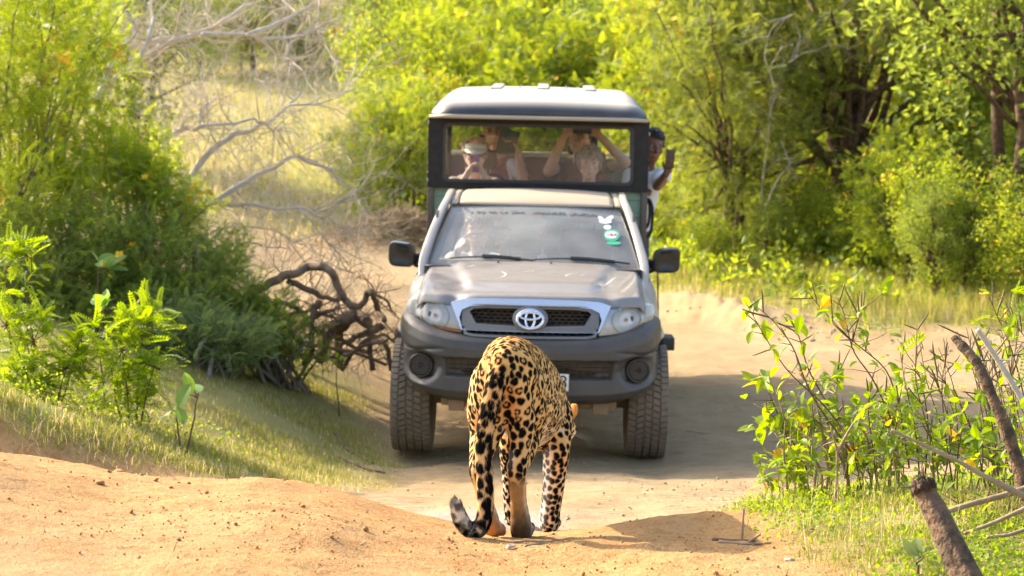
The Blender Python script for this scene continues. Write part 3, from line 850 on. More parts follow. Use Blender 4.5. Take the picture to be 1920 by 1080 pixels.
# cab roof with drip channels
def croof(u, v):
    t = u*2-1; a = np.abs(t); x = t*.635
    y = 1.105 + v*.90 + .05*a**2*(1-v)
    z = np.interp(y, [1.1, 1.16, 1.3, 1.6, 2.0], [1.598, 1.632, 1.668, 1.700, 1.705]) - .028*a**2.2
    z = z - .016*np.exp(-((a-.885)/.022)**2)*sstep(0, .06, v) - .05*sstep(.95, 1.0, a)**2
    return x, y, z
G = Geo(); G.grid(croof, 110, 30); G.obj('cab_roof', M_['roof_paint'], jeep, auto=50, solid=.006)
for s in (-1, 1):
    G = Geo(); G.tube([(s*.562, 1.12+.9*k, float(croof(np.array((1+s*.885)/2), np.array(k))[2])+.006) for k in np.linspace(.0, 1, 14)], .008, 6); G.obj('drip_seal', M_['black_plastic'], jeep)
# windscreen
def ws(u, v, k=1.0, off=0.0):
    t = u*2-1
    x = t*(.735 + (.602-.735)*v)*k
    y = .44 + .685*v + .085*t*t*(1-.35*v) + off*.55
    z = 1.208 + .400*v - .012*t*t - off*.8 + .012*np.sin(np.pi*v)
    return x, y, z
G = Geo(); G.grid(ws, 40, 24); wso = G.obj('windscreen', M_['windscreen_glass'], jeep, auto=180)
G = Geo()
def frit(u0, u1, v0, v1, n, m_): G.grid(lambda u, v: ws(u0+(u1-u0)*u, v0+(v1-v0)*v, 1.0, .006), n, m_)
frit(0, .045, 0, 1, 3, 16); frit(.955, 1, 0, 1, 3, 16); frit(.045, .955, 0, .085, 30, 3); frit(.045, .955, .955, 1, 30, 3)
G.obj('windscreen_seal', M_['black_plastic'], wso)
def on_ws(u, v, lift=.004):
    x, y, z = [float(q) for q in ws(np.array(u), np.array(v))]
    return Vector((x, y - lift*.5, z + lift*.86))
WSROT = (R(90-59), 0, 0)
wrot = (math.atan2(.40, .685), 0, 0)
# faded banner of lettering along the top edge: a row of worn, unreadable marks
G = Geo(); rs = np.random.default_rng(11); u = .11
while u < .86:
    if rs.random() < .13: u += .022; continue
    w_ = rs.uniform(.008, .015); h_ = rs.uniform(.016, .034)
    p = on_ws(u, .845 + rs.uniform(-.012, .012), .003)
    G.box(p, (w_*1.15, h_, .001), 0, rot=(wrot[0], 0, rs.uniform(-.25, .25)))
    if rs.random() < .5: G.box(p + Vector((.004, .004, .004)), (w_*1.3, h_*.35, .001), 0, rot=wrot)
    u += w_*.95
tag(G.obj('banner_lettering', M_['banner'], wso), kind='stuff')
def ws_disc(u, v, rx, ry, lift, n=28):
    c = on_ws(u, v, lift); ca, sa = math.cos(wrot[0]), math.sin(wrot[0])
    G = Geo(); G.loft([[(c.x+k*rx*math.cos(t), c.y+k*ry*math.sin(t)*ca, c.z+k*ry*math.sin(t)*sa+d) for t in np.linspace(0, 2*np.pi, n, endpoint=False)] for k, d in ((1, 0), (1, .001))])
    return G
ws_disc(.905, .50, .060, .075, .004).obj('sticker', M_['sticker_green'], wso)
st = ws_disc(.905, .50, .046, .046, .0065).obj('sticker', M_['sticker_white'], wso)
c_ = on_ws(.905, .50, .0095); text('164', .052, M_['sticker_red'], wso, c_, wrot)
ws_disc(.905, .375, .052, .022, .004).obj('sticker', M_['sticker_green'], wso)
# white bird-like sticker and a small round one above it
c_ = on_ws(.895, .76, .004); G = Geo()
for k, (dx, dz, rx, rz, ro) in enumerate(((-.028, .012, .016, .034, .5), (.028, .016, .020, .040, -.6), (0, -.024, .046, .024, 0))):
    ca, sa = math.cos(wrot[0]), math.sin(wrot[0])
    pts = []
    for t in np.linspace(0, 2*np.pi, 20, endpoint=False):
        a_, b_ = rx*math.cos(t), rz*math.sin(t)*1.2
        a2, b2 = a_*math.cos(ro)-b_*math.sin(ro)+dx, a_*math.sin(ro)+b_*math.cos(ro)+dz
        pts.append((c_.x+a2, c_.y+b2*ca, c_.z+b2*sa+.0006*k))
    G.loft([pts, [(p[0], p[1], p[2]+.0005) for p in pts]])
G.obj('sticker', M_['sticker_white'], wso)
ws_disc(.895, .63, .026, .030, .004).obj('sticker', M_['sticker_white'], wso)
# wipers
for (u0, u1) in ((.50, .10), (.955, .50)):
    G = Geo(); k = np.linspace(0, 1, 14)
    G.tube([on_ws(lerp(u0, u1, q), .035 + .055*math.sin(math.pi*q*.8) + .02*(1-q), .016) for q in k], .0075*(1-.3*k), 6)
    G.tube([on_ws(lerp(u0, u1, q), .06 + .055*math.sin(math.pi*q*.8), .012) for q in k[2:9]], .013, 6)
    G.obj('wiper', M_['black_plastic'], wso)
G = Geo(); G.grid(lambda u, v: ((u*2-1)*.74, .40+.06*v+.07*(u*2-1)**2*v, 1.197+.006*v), 30, 3); G.obj('cowl', M_['black_plastic'], jeep, solid=.006)
# dashboard, steering wheel, cab seats
G = Geo(); G.box((0, .78, 1.13), (1.42, .42, .16), .05, rot=(R(4), 0, 0)); dash = G.obj('dashboard', M_['dash'], jeep)
G = Geo(); a = np.linspace(0, 2*np.pi, 41); SW = (-.385, 1.02, 1.235)
G.tube([(SW[0]+.185*math.cos(t), SW[1]+.185*math.sin(t)*.42, SW[2]+.185*math.sin(t)*.90) for t in a], .0155, 8)
for t in (R(200), R(340), R(270)): G.tube([SW, (SW[0]+.18*math.cos(t), SW[1]+.18*math.sin(t)*.42, SW[2]+.18*math.sin(t)*.90)], .014, 6)
G.ell(SW, (.06, .03, .06)); G.tube([SW, (SW[0], .80, 1.12)], .03, 8); G.obj('steering_wheel', M_['grille_grey'], jeep, auto=180)
def seat(x, y, z, h=.62, w=.46, mat='seat_fabric', head=True):
    G = Geo()
    G.box((x, y-.20, z-.06), (w, .48, .14), .045, seg=3)
    G.box((x, y+.10, z+h/2), (w, .13, h), .055, rot=(R(-9), 0, 0), seg=3, taper=(.86, .9))
    o = G.obj('seat', M_[mat], jeep)
    if head:
        G = Geo(); G.box((x, y+.17, z+h+.115), (.27, .10, .17), .045, rot=(R(-7), 0, 0), seg=3)
        for s in (-.06, .06): G.tube([(x+s, y+.155, z+h-.04), (x+s, y+.165, z+h+.06)], .007, 6)
        G.obj('headrest', M_[mat], o)
    return o
seat(-.385, 1.62, .80); seat(.385, 1.62, .80)
# mirrors
for s in (-1, 1):
    G = Geo(); rings = []
    for k, (y, sc) in enumerate(((.700, .55), (.690, .80), (.695, .93), (.73, 1.0), (.785, 1.0), (.80, .94))):
        pts = []
        for t in np.linspace(0, 2*np.pi, 40, endpoint=False):
            ct, st_ = math.cos(t), math.sin(t)
            px = math.copysign(abs(ct)**.45, ct)*.095; pz = math.copysign(abs(st_)**.5, st_)*.088
            pz = pz + .012*(px/.095)*(1 if st_ > 0 else .35)
            pts.append((s*(.928 + px*sc), y, 1.250 + pz*sc))
        rings.append(pts)
    G.loft(rings); mo = G.obj('wing_mirror', M_['mirror_shell'], jeep, auto=45)
    G = Geo(); G.tube([(s*.79, .80, 1.225), (s*.84, .77, 1.225), (s*.90, .76, 1.23)], [.022, .020, .02], 8, flat=1.6); G.tube([(s*.76, .74, 1.17), (s*.84, .75, 1.185)], [.03, .02], 8)
    G.obj('mirror_arm', M_['mirror_shell'], mo)
    G = Geo(); G.loft([[(s*(.928+math.copysign(abs(math.cos(t))**.45, math.cos(t))*.086), y, 1.250+math.copysign(abs(math.sin(t))**.5, math.sin(t))*.078) for t in np.linspace(0, 2*np.pi, 32, endpoint=False)] for y in (.798, .803)]); G.obj('mirror_glass', M_['chrome_clean'], mo)
# wheels
def tyre_mesh():
    G = Geo()
    r, w = .375, .132
    prof = [(-.09, .20), (-.115, .22), (-.128, .27), (-w, .31), (-.128, .345), (-.116, .358), (-.10, .364), (.10, .364), (.116, .358), (.128, .345), (w, .31), (.128, .27), (.115, .22), (.09, .20)]
    G.lathe(prof, 72, 'x')
    return G
def tread_mesh():
    G = Geo(); n = 56
    for i in range(n):
        a = 2*math.pi*i/n
        for (x, wx, sk, ofs) in ((-.103, .046, .18, 0), (-.050, .040, -.35, .35), (0, .036, .35, .1), (.050, .040, .35, .6), (.103, .046, -.18, .25)):
            t = a + ofs*2*math.pi/n
            L_ = 2*math.pi*.37/n*.74
            y, z = .368*math.cos(t), .368*math.sin(t)
            G.box((x, y, z), (wx, L_, .017), .0, rot=(t - math.pi/2, 0, 0))
            V = G.V[-1]; V[:, 0] = V[:, 0]; d = (V - np.array((x, y, z)))
            # skew the block along the circumference
            tang = np.array((0, -math.sin(t), math.cos(t))); G.V[-1] = V + np.outer(d[:, 0]*sk, tang)
            if abs(x) > .09:
                sh = np.array((0, -math.cos(t), -math.sin(t))); out = np.sign(x)*d[:, 0] > 0
                G.V[-1][out] += sh*.010
    return G
tyre0 = tread0 = None
for (x, y) in ((-.765, 0), (.765, 0), (-.765, 3.08), (.765, 3.08)):
    wz = .372
    wo = empty('wheel', (x, y, wz)); wo.parent = jeep
    if y > 1: wo.location.z = .372
    if tyre0 is None:
        tyre0 = tyre_mesh().obj('tyre', M_['rubber'], wo, auto=40)
        tread0 = tread_mesh().obj('tread', M_['rubber'], tyre0, smooth=False)
        G = Geo(); G.lathe([(-.09, .205), (-.085, .19), (-.02, .17), (-.015, .10), (-.03, .06), (-.05, .05), (-.05, .001)], 36, 'x'); G.lathe([(.09, .205), (.085, .19), (.02, .17), (.015, .10), (.03, .06), (.05, .05), (.05, .001)], 36, 'x')
        rim0 = G.obj('rim', M_['rim'], wo)
    else:
        ty = link('tyre', tyre0.data, None, wo); link('tread', tread0.data, None, ty); link('rim', rim0.data, None, wo)
        wo.rotation_euler = (.05*x + y, 0, 0)
# ------------------------------------------------ passenger canopy
Y0, Y1 = 2.22, 4.40
_before = set(jeep.children)
G = Geo(); G.box((0, 3.3, .86), (1.68, 2.16, .07), .01); G.obj('bed_floor', M_['frame_black'], jeep)
# front wall of boards
G = Geo(); G.box((0, Y0+.035, 1.24), (1.66, .02, .98), .004); fw = G.obj('front_panel', M_['green_panel'], jeep)
G = Geo()
for z in (1.10, 1.30, 1.50, 1.66): G.box((0, Y0+.02, z), (1.66, .012, .014), .004)
G.obj('panel_rib', M_['green_panel'], fw)
for s in (-1, 1):
    G = Geo(); G.box((s*.857, Y0+.02, 1.20), (.048, .06, 1.02), .008); G.obj('corner_post', M_['post_brown'], jeep)
    G = Geo(); G.box((s*.85, Y1-.03, 1.55), (.045, .045, 1.42), .006); G.obj('rear_post', M_['frame_black'], jeep)
    G = Geo(); G.box((s*.862, 3.35, 2.0), (.035, .035, .56), .006); G.obj('mid_post', M_['frame_black'], jeep)
    G = Geo(); G.box((s*.855, 3.33, 1.25), (.03, 2.1, .78), .006); G.obj('side_panel', M_['green_panel'], jeep)
    G = Geo(); G.tube([(s*.862, Y0+.05, 1.67), (s*.862, Y1, 1.67)], .02, 8); G.tube([(s*.862, Y0+.05, 2.24), (s*.862, Y1, 2.24)], .022, 8); G.obj('side_rail', M_['frame_black'], jeep)
    # rear mud guard with flap, standing out beside the body
    G = Geo(); G.box((s*1.045, 2.62, .465), (.22, .30, .105), .012); mg = G.obj('side_step', M_['black_plastic'], jeep)
    G = Geo(); G.box((s*1.045, 2.60, .30), (.13, .012, .26), .003, rot=(0, R(-5*s), 0)); G.obj('mud_flap', M_['black_plastic'], mg)
def rrect(hx, z0, z1, r, n=6):
    pts = []
    for cx, cz, a0 in ((hx-r, z1-r, 0), (-hx+r, z1-r, 90), (-hx+r, z0+r, 180), (hx-r, z0+r, 270)):
        for k in range(n+1):
            t = R(a0 + 90*k/n); pts.append((cx+r*math.cos(t), cz+r*math.sin(t)))
    return pts
G = Geo(); G.ring(rrect(.882, 1.715, 2.275, .015), rrect(.755, 1.772, 2.222, .045), Y0-.015, Y0+.055); wf = G.obj('window_frame', M_['frame_black'], jeep, auto=40)
G = Geo(); G.ring(rrect(.762, 1.765, 2.229, .05), rrect(.738, 1.789, 2.205, .04), Y0-.022, Y0-.008); G.obj('window_seal', M_['black_plastic'], wf, auto=40)
G = Geo(); G.grid(lambda u, v: ((u*2-1)*.75, Y0+.01+0*u, 1.78+.44*v), 2, 2); G.obj('window_pane', M_['window_glass'], wf)
G = Geo(); G.grid(lambda u, v: ((u*2-1)*.745, Y0+.022+0*u, 1.782+.215*v), 2, 2); G.obj('sky_tint_sheet', M_['sky_tint_glass'], wf)  # added sheet over the lower window, carries the painted sky reflection
# chips of bare metal on the left frame edge
G = Geo(); rs = np.random.default_rng(6)
for k in range(9): G.box((-.882, Y0+rs.uniform(-.012, .03), rs.uniform(1.75, 2.24)), (.006, .018, rs.uniform(.008, .03)), .002)
for k in range(7): G.box((.882, Y0+rs.uniform(-.012, .03), rs.uniform(1.75, 2.24)), (.006, .018, rs.uniform(.008, .03)), .002)
tag(G.obj('paint_chips', M_['plate_white'], wf), kind='stuff')
# rear panel
G = Geo(); G.box((0, Y1-.02, 1.42), (1.66, .03, 1.10), .006); G.obj('rear_panel', M_['rear_panel'], jeep)
G = Geo(); G.box((0, Y1-.03, 2.00), (1.66, .05, .03), .008); G.obj('rear_rail', M_['plate_white'], jeep)
# roof
def roofz(x, y):
    ax = np.abs(x)
    side = np.clip((.895-ax)/.20, 0, 1); side = (1-(1-side)**2.4)**(1/2.4)
    fr = np.clip((y-2.06)/.22, 0, 1); fr = (1-(1-fr)**2.2)**(1/2.2)
    bk = np.clip((4.50-y)/.22, 0, 1); bk = (1-(1-bk)**2.2)**(1/2.2)
    top = np.interp(y, [2.0, 2.3, 2.6, 3.1, 3.7, 4.5], [.115, .135, .190, .250, .300, .325])
    return 2.292 + top*side*fr*bk - .03*(ax/.9)**2*side
def rs_(u, v):
    t = u*2-1
    x = np.sign(t)*.895*(1-(1-np.abs(t))**1.5)
    y = 2.06 + 2.44*(1-(1-v)**1.0)*(v**.55)
    # rounded plan corners
    cut = .16*np.clip((np.abs(x)-.70)/.195, 0, 1)**2.2
    y = np.where(y < 3.2, y + cut*np.clip((3.2-y)/1.1, 0, 1), y - cut*np.clip((y-3.2)/1.3, 0, 1))
    z = roofz(x, y - np.where(y < 3.2, cut*np.clip((3.2-y)/1.1, 0, 1), 0))
    return x, y, z
G = Geo(); G.grid(rs_, 100, 90); roof = G.obj('canopy_roof', M_['canopy_roof'], jeep, auto=60, solid=.012)
G = Geo()
lip = [rs_(np.array(u), np.array(0.0)) for u in np.linspace(0, 1, 60)]
lip = [(float(a), float(b)-.006, 2.276) for a, b, c in lip]
side_l = [(-.900, y, 2.276) for y in np.linspace(4.4, 2.25, 10)]; side_r = [(.900, y, 2.276) for y in np.linspace(2.25, 4.4, 10)]
G.tube(side_l + lip + side_r, .022, 8, flat=.75); G.obj('roof_lip', M_['roof_paint'], roof, auto=180)
for x in (-.40, .02, .44):
    G = Geo(); G.box((x, 3.62, float(roofz(x, 3.62))+.006), (.10, .95, .022), .008, rot=(R(4.6), 0, 0)); G.obj('roof_rib', M_['canopy_roof'], roof)
for x in (-.19, .23):
    G = Geo(); G.box((x, 3.62, float(roofz(x, 3.62))+.002), (.012, .95, .012), .003, rot=(R(4.6), 0, 0)); G.obj('roof_seam', M_['post_brown'], roof)
G = Geo(); G.box((0, 3.3, 2.262), (1.74, 2.15, .012), .003); G.obj('roof_lining', M_['lining_grey'], roof)
# grab rail on the right
G = Geo()
k = np.linspace(0, math.pi, 16)
G.tube([(.885 + .062*math.sin(t)**.5, 2.55, 1.49 + .165*math.cos(t)) for t in k], .0125, 8)
G.tube([(.885 + .050*math.sin(t)**.5, 2.75, 1.52 + .135*math.cos(t)) for t in k], .0125, 8); G.obj('grab_rail', M_['frame_black'], jeep, auto=180)
G = Geo(); G.tube([(1.03, 2.60, .50), (1.0, 2.60, 1.16)], .008, 6); G.obj('step_stay', M_['rusty_steel'], jeep)
for s in (-1, 1): pass
for o in set(jeep.children) - _before:
    for q in [o] + list(o.children):
        V = verts_of(q.data); V[:, 0] *= .945 if o.name.startswith('canopy_roof') else .985; V[:, 2] = np.where(V[:, 2] > 1.6, V[:, 2]-.025, V[:, 2]); V[:, 2] = np.where(V[:, 2] > 2.3, 2.3 + (V[:, 2]-2.3)*.95, V[:, 2])
        q.data.vertices.foreach_set('co', V.astype(np.float32).ravel())
seat(-.49, 3.02, 1.20, .60); seat(.43, 3.02, 1.20, .60); seat(-.42, 3.86, 1.32, .62); seat(.38, 3.86, 1.32, .62)
# ------------------------------------------------------------------ people in and on the jeep (all poses in the jeep's frame, faces towards -y)
def head_parts(g, c, yaw=0, pitch=0, roll=0, s=1.10):
    """skull, jaw, nose, brows, lips, ears; returns a function mapping face coordinates to the jeep frame"""
    Rm = Euler((pitch, roll, yaw)).to_matrix()
    def T(p): return np.array(Vector(c) + Rm @ (Vector(p)*s))
    def ell(p, r, n=16):
        sub = Geo(); sub.ell((0, 0, 0), r, nu=20, nv=14); V, F = sub.arr()
        g.add(np.array([T(np.array(p) + q) for q in V]), F)
    ell((0, .012, .025), (.074, .094, .098)); ell((0, -.022, -.045), (.058, .066, .075))
    ell((0, -.048, -.092), (.034, .034, .028)); g.cone(T((-.045, .0, -.04)), .030*s, T((-.02, -.045, -.088)), .024*s); g.cone(T((.045, .0, -.04)), .030*s, T((.02, -.045, -.088)), .024*s)
    g.cone(T((0, -.083, .012)), .009*s, T((0, -.106, -.028)), .0135*s, 10, 3); ell((-.011, -.094, -.031), (.009, .011, .008)); ell((.011, -.094, -.031), (.009, .011, .008))
    for q in (-1, 1):
        g.cone(T((q*.015, -.082, .026)), .0095*s, T((q*.046, -.070, .024)), .008*s, 8, 2)
        ell((q*.043, -.062, -.022), (.024, .022, .018)); ell((q*.078, .018, -.005), (.010, .020, .032))
    ell((0, -.083, -.061), (.026, .012, .0065)); ell((0, -.081, -.070), (.022, .011, .006))
    return T
def hand(g, w, d, up, s=1.0, curl=.5, side=1):
    """w wrist, d direction of the palm, up palm normal (fingers curl towards it)"""
    w = np.array(w, float); d = np.array(d, float); d /= np.linalg.norm(d); up = np.array(up, float); up = up - d*(up@d); up /= np.linalg.norm(up); r = np.cross(d, up)*side
    g.cone(w, .026*s, w+d*.035*s, .030*s); 
    for k in range(4): g.cone(w+d*.02*s+r*(k-1.5)*.014*s, .016*s, w+d*.078*s+r*(k-1.5)*.019*s, .0135*s, 8, 2)
    for k, L in enumerate((.062, .074, .070, .055)):
        p = w + d*.082*s + r*(k-1.5)*.020*s; a = .25*curl; e = d
        for j, f in enumerate((.45, .32, .26)):
            e2 = d*math.cos(a) + up*math.sin(a); q = p + e2*L*f*s*1.1; g.cone(p, (.0098-.0008*j)*s, q, (.0092-.0008*j)*s, 8, 2); p = q; a += 1.0*curl
    p = w + d*.03*s - r*.026*s; q = p + (-r*.7+d*.7+up*.3)*.036*s; g.cone(p, .0125*s, q, .0105*s, 8, 2); g.cone(q, .0105*s, q+(d*.8+up*.5*curl-r*.15)*.032*s, .009*s, 8, 2)
def locks(T, mat, parent, n, keep, ln=.045, wd=.012, seed=1, puff=1.04, flow=None, name='hair'):
    """hair as many short tapering locks lying over the skull"""
    rng = np.random.default_rng(seed); G = Geo(); k = 0
    while k < n:
        v = rng.normal(0, 1, 3); v /= np.linalg.norm(v)
        if not keep(v): continue
        k += 1
        b = np.array((0, .012, .025)) + v*np.array((.077, .097, .101))*puff
        f = flow(v) if flow else np.array((v[0]*.6, v[1]*.4+.1, -.8))
        f = f - v*(f@v); f = f/(np.linalg.norm(f)+1e-6) + rng.normal(0, .18, 3)
        L = ln*rng.uniform(.7, 1.3)
        pts = [b - v*.006, b + f*L*.4 + v*.006, b + f*L*.8 + v*.003, b + f*L - v*.006]
        G.tube([T(p) for p in pts], np.array((.6, 1, .75, .12))*wd*1.1*rng.uniform(.7, 1.2), 6, flat=.55)
    return G
def finish_person(name, label, body, skin, vox=.0082, group=None):
    me_ = remesh(body, vox, smooth=2)
    V = verts_of(me_); base = np.array((V[:, 0].mean(), V[:, 1].mean(), V[:, 2].min()))
    V = V - base; me_.vertices.foreach_set('co', V.astype(np.float32).ravel())
    root = empty(name); root.matrix_world = JM @ Matrix.Translation(Vector(base)); tag(root, label, 'person', group)
    link('body', me_, MATS[skin], root)
    return root, base
def wear(g, name, mat, root, base, vox=.012, sm=3):
    me_ = remesh(g, vox, smooth=sm); V = verts_of(me_) - base
    V = V + normals_of(me_)*(.0035*fbm(V[:, 0]*14, V[:, 1]*14, V[:, 2]*9, 2))[:, None]
    me_.vertices.foreach_set('co', V.astype(np.float32).ravel()); return link(name, me_, MATS[mat], root)
def eyes(T, root, base):
    for q in (-1, 1):
        G = Geo(); G.ell((0, 0, 0), (.0135, .0105, .0085)); V, F = G.arr(); G2 = Geo(); G2.add(np.array([T(np.array((q*.031, -.0725, .008))+p) for p in V]), F); e = G2.obj('eye', MATS['eye'], root, auto=180, shift=base)
        G = Geo(); G.ell((0, 0, 0), (.0072, .004, .0072)); V, F = G.arr(); G2 = Geo(); G2.add(np.array([T(np.array((q*.031, -.0815, .008))+p) for p in V]), F); G2.obj('iris', MATS['iris'], e, auto=180, shift=base)
def brows(T, root, base, mat):
    for q in (-1, 1):
        G = Geo(); G.tube([T((q*.014, -.0915, .027)), T((q*.030, -.087, .032)), T((q*.049, -.073, .027))], [.004, .0042, .002], 6, flat=.6); G.obj('eyebrow', MATS[mat], root, shift=base)
def torso(g, hip, neck, w=.18, k=1.0):
    hip, neck = np.array(hip, float), np.array(neck, float)
    ch = hip*.35 + neck*.65
    for s in (-1, 1):
        g.cone(hip+(s*.06, 0, 0), .115*k, ch+(s*.055, 0, 0), .112*k, 16, 4); g.cone(ch+(s*.055, 0, 0), .11*k, neck+(s*w*.62, .01, -.075), .062*k, 16, 4)
    g.cone(ch, .10*k, neck+(0, .012, -.05), .062*k, 16, 4)
def arm(g, p, r=(.052, .042, .028), k=1.0):
    for a, b, ra, rb in zip(p[:-1], p[1:], r[:-1], r[1:]): g.cone(a, ra*k, b, rb*k, 14, 3)
def seated(g, hip):
    hip = np.array(hip, float)
    for s in (-1, 1):
        g.cone(hip+(s*.09, -.02, -.03), .085, hip+(s*.11, -.42, -.01), .06, 14, 3); g.cone(hip+(s*.11, -.42, -.01), .058, hip+(s*.11, -.40, -.40), .045, 14, 3)
def thing_at(G, name, mat, label, cat, smooth=True, auto=40):
    V, F = G.arr(); base = np.array((V[:, 0].mean(), V[:, 1].mean(), V[:, 2].min()))
    o = G.obj(name, MATS[mat], None, smooth, auto, shift=base); o.matrix_world = JM @ Matrix.Translation(Vector(base)); return tag(o, label, cat), base
up_ = lambda v: v[2] > .1

# 1 woman with a pale sun visor, phone held before her mouth (front row)
B = Geo(); c = np.array((-.525, 2.855, 1.955)); T = head_parts(B, c, yaw=R(4), pitch=R(4))
nk = np.array((-.53, 2.90, 1.80)); hp = np.array((-.51, 2.96, 1.30))
B.cone(nk+(0, 0, -.02), .052, c+(0, .03, -.05), .050); torso(B, hp, nk, .16, .93)
arm(B, [nk+(-.17, .0, -.09), (-.735, 2.83, 1.52), (-.585, 2.64, 1.785)]); hand(B, (-.585, 2.64, 1.785), (.45, -.05, .75), (.6, -.3, 0), .92, .75, 1)
arm(B, [nk+(.17, .0, -.09), (-.325, 2.83, 1.52), (-.445, 2.64, 1.79)]); hand(B, (-.445, 2.64, 1.79), (-.35, -.05, .8), (-.6, -.3, 0), .92, .75, -1); seated(B, hp)
p1, b1 = finish_person('person', 'seated passenger in white sun visor and dark glasses photographing with a purple phone', B, 'skin_light')
K = Geo(); torso(K, hp, nk, .165, 1.0); arm(K, [nk+(-.17, .0, -.09), (-.70, 2.86, 1.60)], (.064, .060)); arm(K, [nk+(.17, .0, -.09), (-.35, 2.86, 1.60)], (.064, .060)); wear(K, 'shirt', 'cloth_beige', p1, b1)
locks(T, 'hair_blond', p1, 150, lambda v: v[1] > -.25 and v[2] > -.55, .06, .013, 2, 1.0).obj('hair', MATS['hair_blond'], p1, auto=180, shift=b1)
G = Geo()
for q in (-1, 1): G.ell(T((q*.034, -.083, .006)), (.029, .010, .018))
G.tube([T((-.074, -.01, .012)), T((-.066, -.070, .010)), T((0, -.098, .010)), T((.066, -.070, .010)), T((.074, -.01, .012))], .0045, 6); G.obj('sunglasses', MATS['phone_black'], p1, auto=180, shift=b1)
G = Geo(); a = np.linspace(R(180), R(360), 24)
G.loft([[T((.082*math.cos(t), .012+.100*math.sin(t), z_)) for t in a] for z_ in (.038, .085)], cap=False, closed=False)
G.loft([[T((k*.082*math.cos(t), .012+(.100+d)*math.sin(t)*1.0, z_-.015*(k > 1)*abs(math.sin(t)))) for t in a] for k, d, z_ in ((1.0, .0, .045), (1.03, .04, .044), (1.04, .075, .034))], cap=False, closed=False)
vis, vb = thing_at(G, 'sun_visor', 'visor_cloth', 'pale sun visor worn by the passenger with dark glasses', 'visor'); m_ = vis.modifiers.new('s', 'SOLIDIFY'); m_.thickness = .004
G = Geo(); G.box((-.518, 2.642, 1.885), (.078, .010, .150), .004, rot=(R(6), 0, 0)); ph, pb = thing_at(G, 'phone', 'phone_purple', 'purple phone held by the passenger in the white visor', 'phone')
G = Geo(); G.box((-.542, 2.6345, 1.935), (.026, .006, .030), .002, rot=(R(6), 0, 0)); G.obj('camera_bump', MATS['phone_black'], ph, shift=pb)

# 2 grey haired woman (front row, right)
B = Geo(); c = np.array((.420, 2.86, 1.905)); T = head_parts(B, c, yaw=R(2), pitch=R(3), roll=R(2)); T2 = T
nk = np.array((.42, 2.90, 1.755)); hp = np.array((.43, 2.96, 1.26))
B.cone(nk+(0, 0, -.03), .054, c+(0, .03, -.05), .052); torso(B, hp, nk, .17); seated(B, hp)
for s in (-1, 1):
    q = nk+(s*.17, 0, -.09); arm(B, [q, (.42+s*.23, 2.86, 1.45), (.42+s*.12, 2.62, 1.38)]); hand(B, (.42+s*.12, 2.62, 1.38), (-s*.3, -1, 0), (0, 0, -1), .92, .6, s)
p2, b2 = finish_person('person', 'older passenger with short grey hair looking straight out through the canopy window', B, 'skin_light')
K = Geo(); torso(K, hp, nk, .175, 1.06)
for s in (-1, 1): arm(K, [nk+(s*.17, 0, -.09), (.42+s*.22, 2.87, 1.52)], (.066, .060))
wear(K, 'shirt', 'cloth_navy', p2, b2)
locks(T, 'hair_grey', p2, 300, lambda v: (v[2] > .42 - .12*abs(v[0])) or (v[1] > -.28 and v[2] > -.45), .042, .0125, 5, 1.07, lambda v: np.array((.5*v[0]+.15, -.5*(v[2] > .5)+.2*v[1], -.6))).obj('hair', MATS['hair_grey'], p2, auto=180, shift=b2)
eyes(T, p2, b2); brows(T, p2, b2, 'hair_grey')
G = Geo(); G.tube([T((-.020, -.0945, -.064)), T((0, -.0985, -.0655)), T((.020, -.0945, -.064))], [.001, .003, .001], 6); G.obj('mouth', MATS['cloth_pink'], p2, shift=b2)

# 3 passenger behind the visor, hand and tablet before the face (second row, left)
B = Geo(); c = np.array((-.385, 3.66, 2.125)); T = head_parts(B, c, yaw=R(-10), pitch=R(10))
nk = np.array((-.35, 3.71, 1.965)); hp = np.array((-.36, 3.80, 1.42))
B.cone(nk+(0, 0, -.03), .052, c+(0, .03, -.05), .050); torso(B, hp, nk, .17); seated(B, hp)
arm(B, [nk+(-.17, 0, -.09), (-.60, 3.55, 1.84), (-.435, 3.44, 2.07)]); hand(B, (-.435, 3.44, 2.07), (.85, -.1, .12), (.1, -.8, -.4), .95, .5, 1)
arm(B, [nk+(.17, 0, -.09), (-.115, 3.52, 1.66), (-.185, 3.42, 1.985)], (.054, .047, .030)); hand(B, (-.185, 3.42, 1.985), (-.62, 0, .75), (-.6, -.5, -.3), .98, .7, -1)
p3, b3 = finish_person('person', 'fair haired passenger in the rear row raising a dark green tablet with both hands', B, 'skin_light')
K = Geo(); torso(K, hp, nk, .175, 1.06); wear(K, 'top', 'cloth_pink', p3, b3)
K = Geo()
for s in (-1, 1): K.cone(hp+(s*.10, -.07, .12), .055, nk+(s*.11, -.055, -.10), .05)
K.cone(nk+(.12, -.04, -.09), .062, (-.15, 3.57, 1.78), .060); K.cone(nk+(-.12, -.02, -.09), .062, (-.57, 3.57, 1.85), .060); wear(K, 'open_shirt', 'cloth_white', p3, b3)
locks(T, 'hair_blond', p3, 220, lambda v: v[2] > .30 or (v[1] > -.2 and v[2] > -.6), .06, .013, 7, 1.05).obj('hair', MATS['hair_blond'], p3, auto=180, shift=b3)
G = Geo(); G.box((-.275, 3.395, 2.065), (.165, .012, .225), .006, rot=(R(4), R(14), 0)); thing_at(G, 'tablet', 'tablet_green', 'dark green tablet held up by the fair haired passenger', 'tablet')

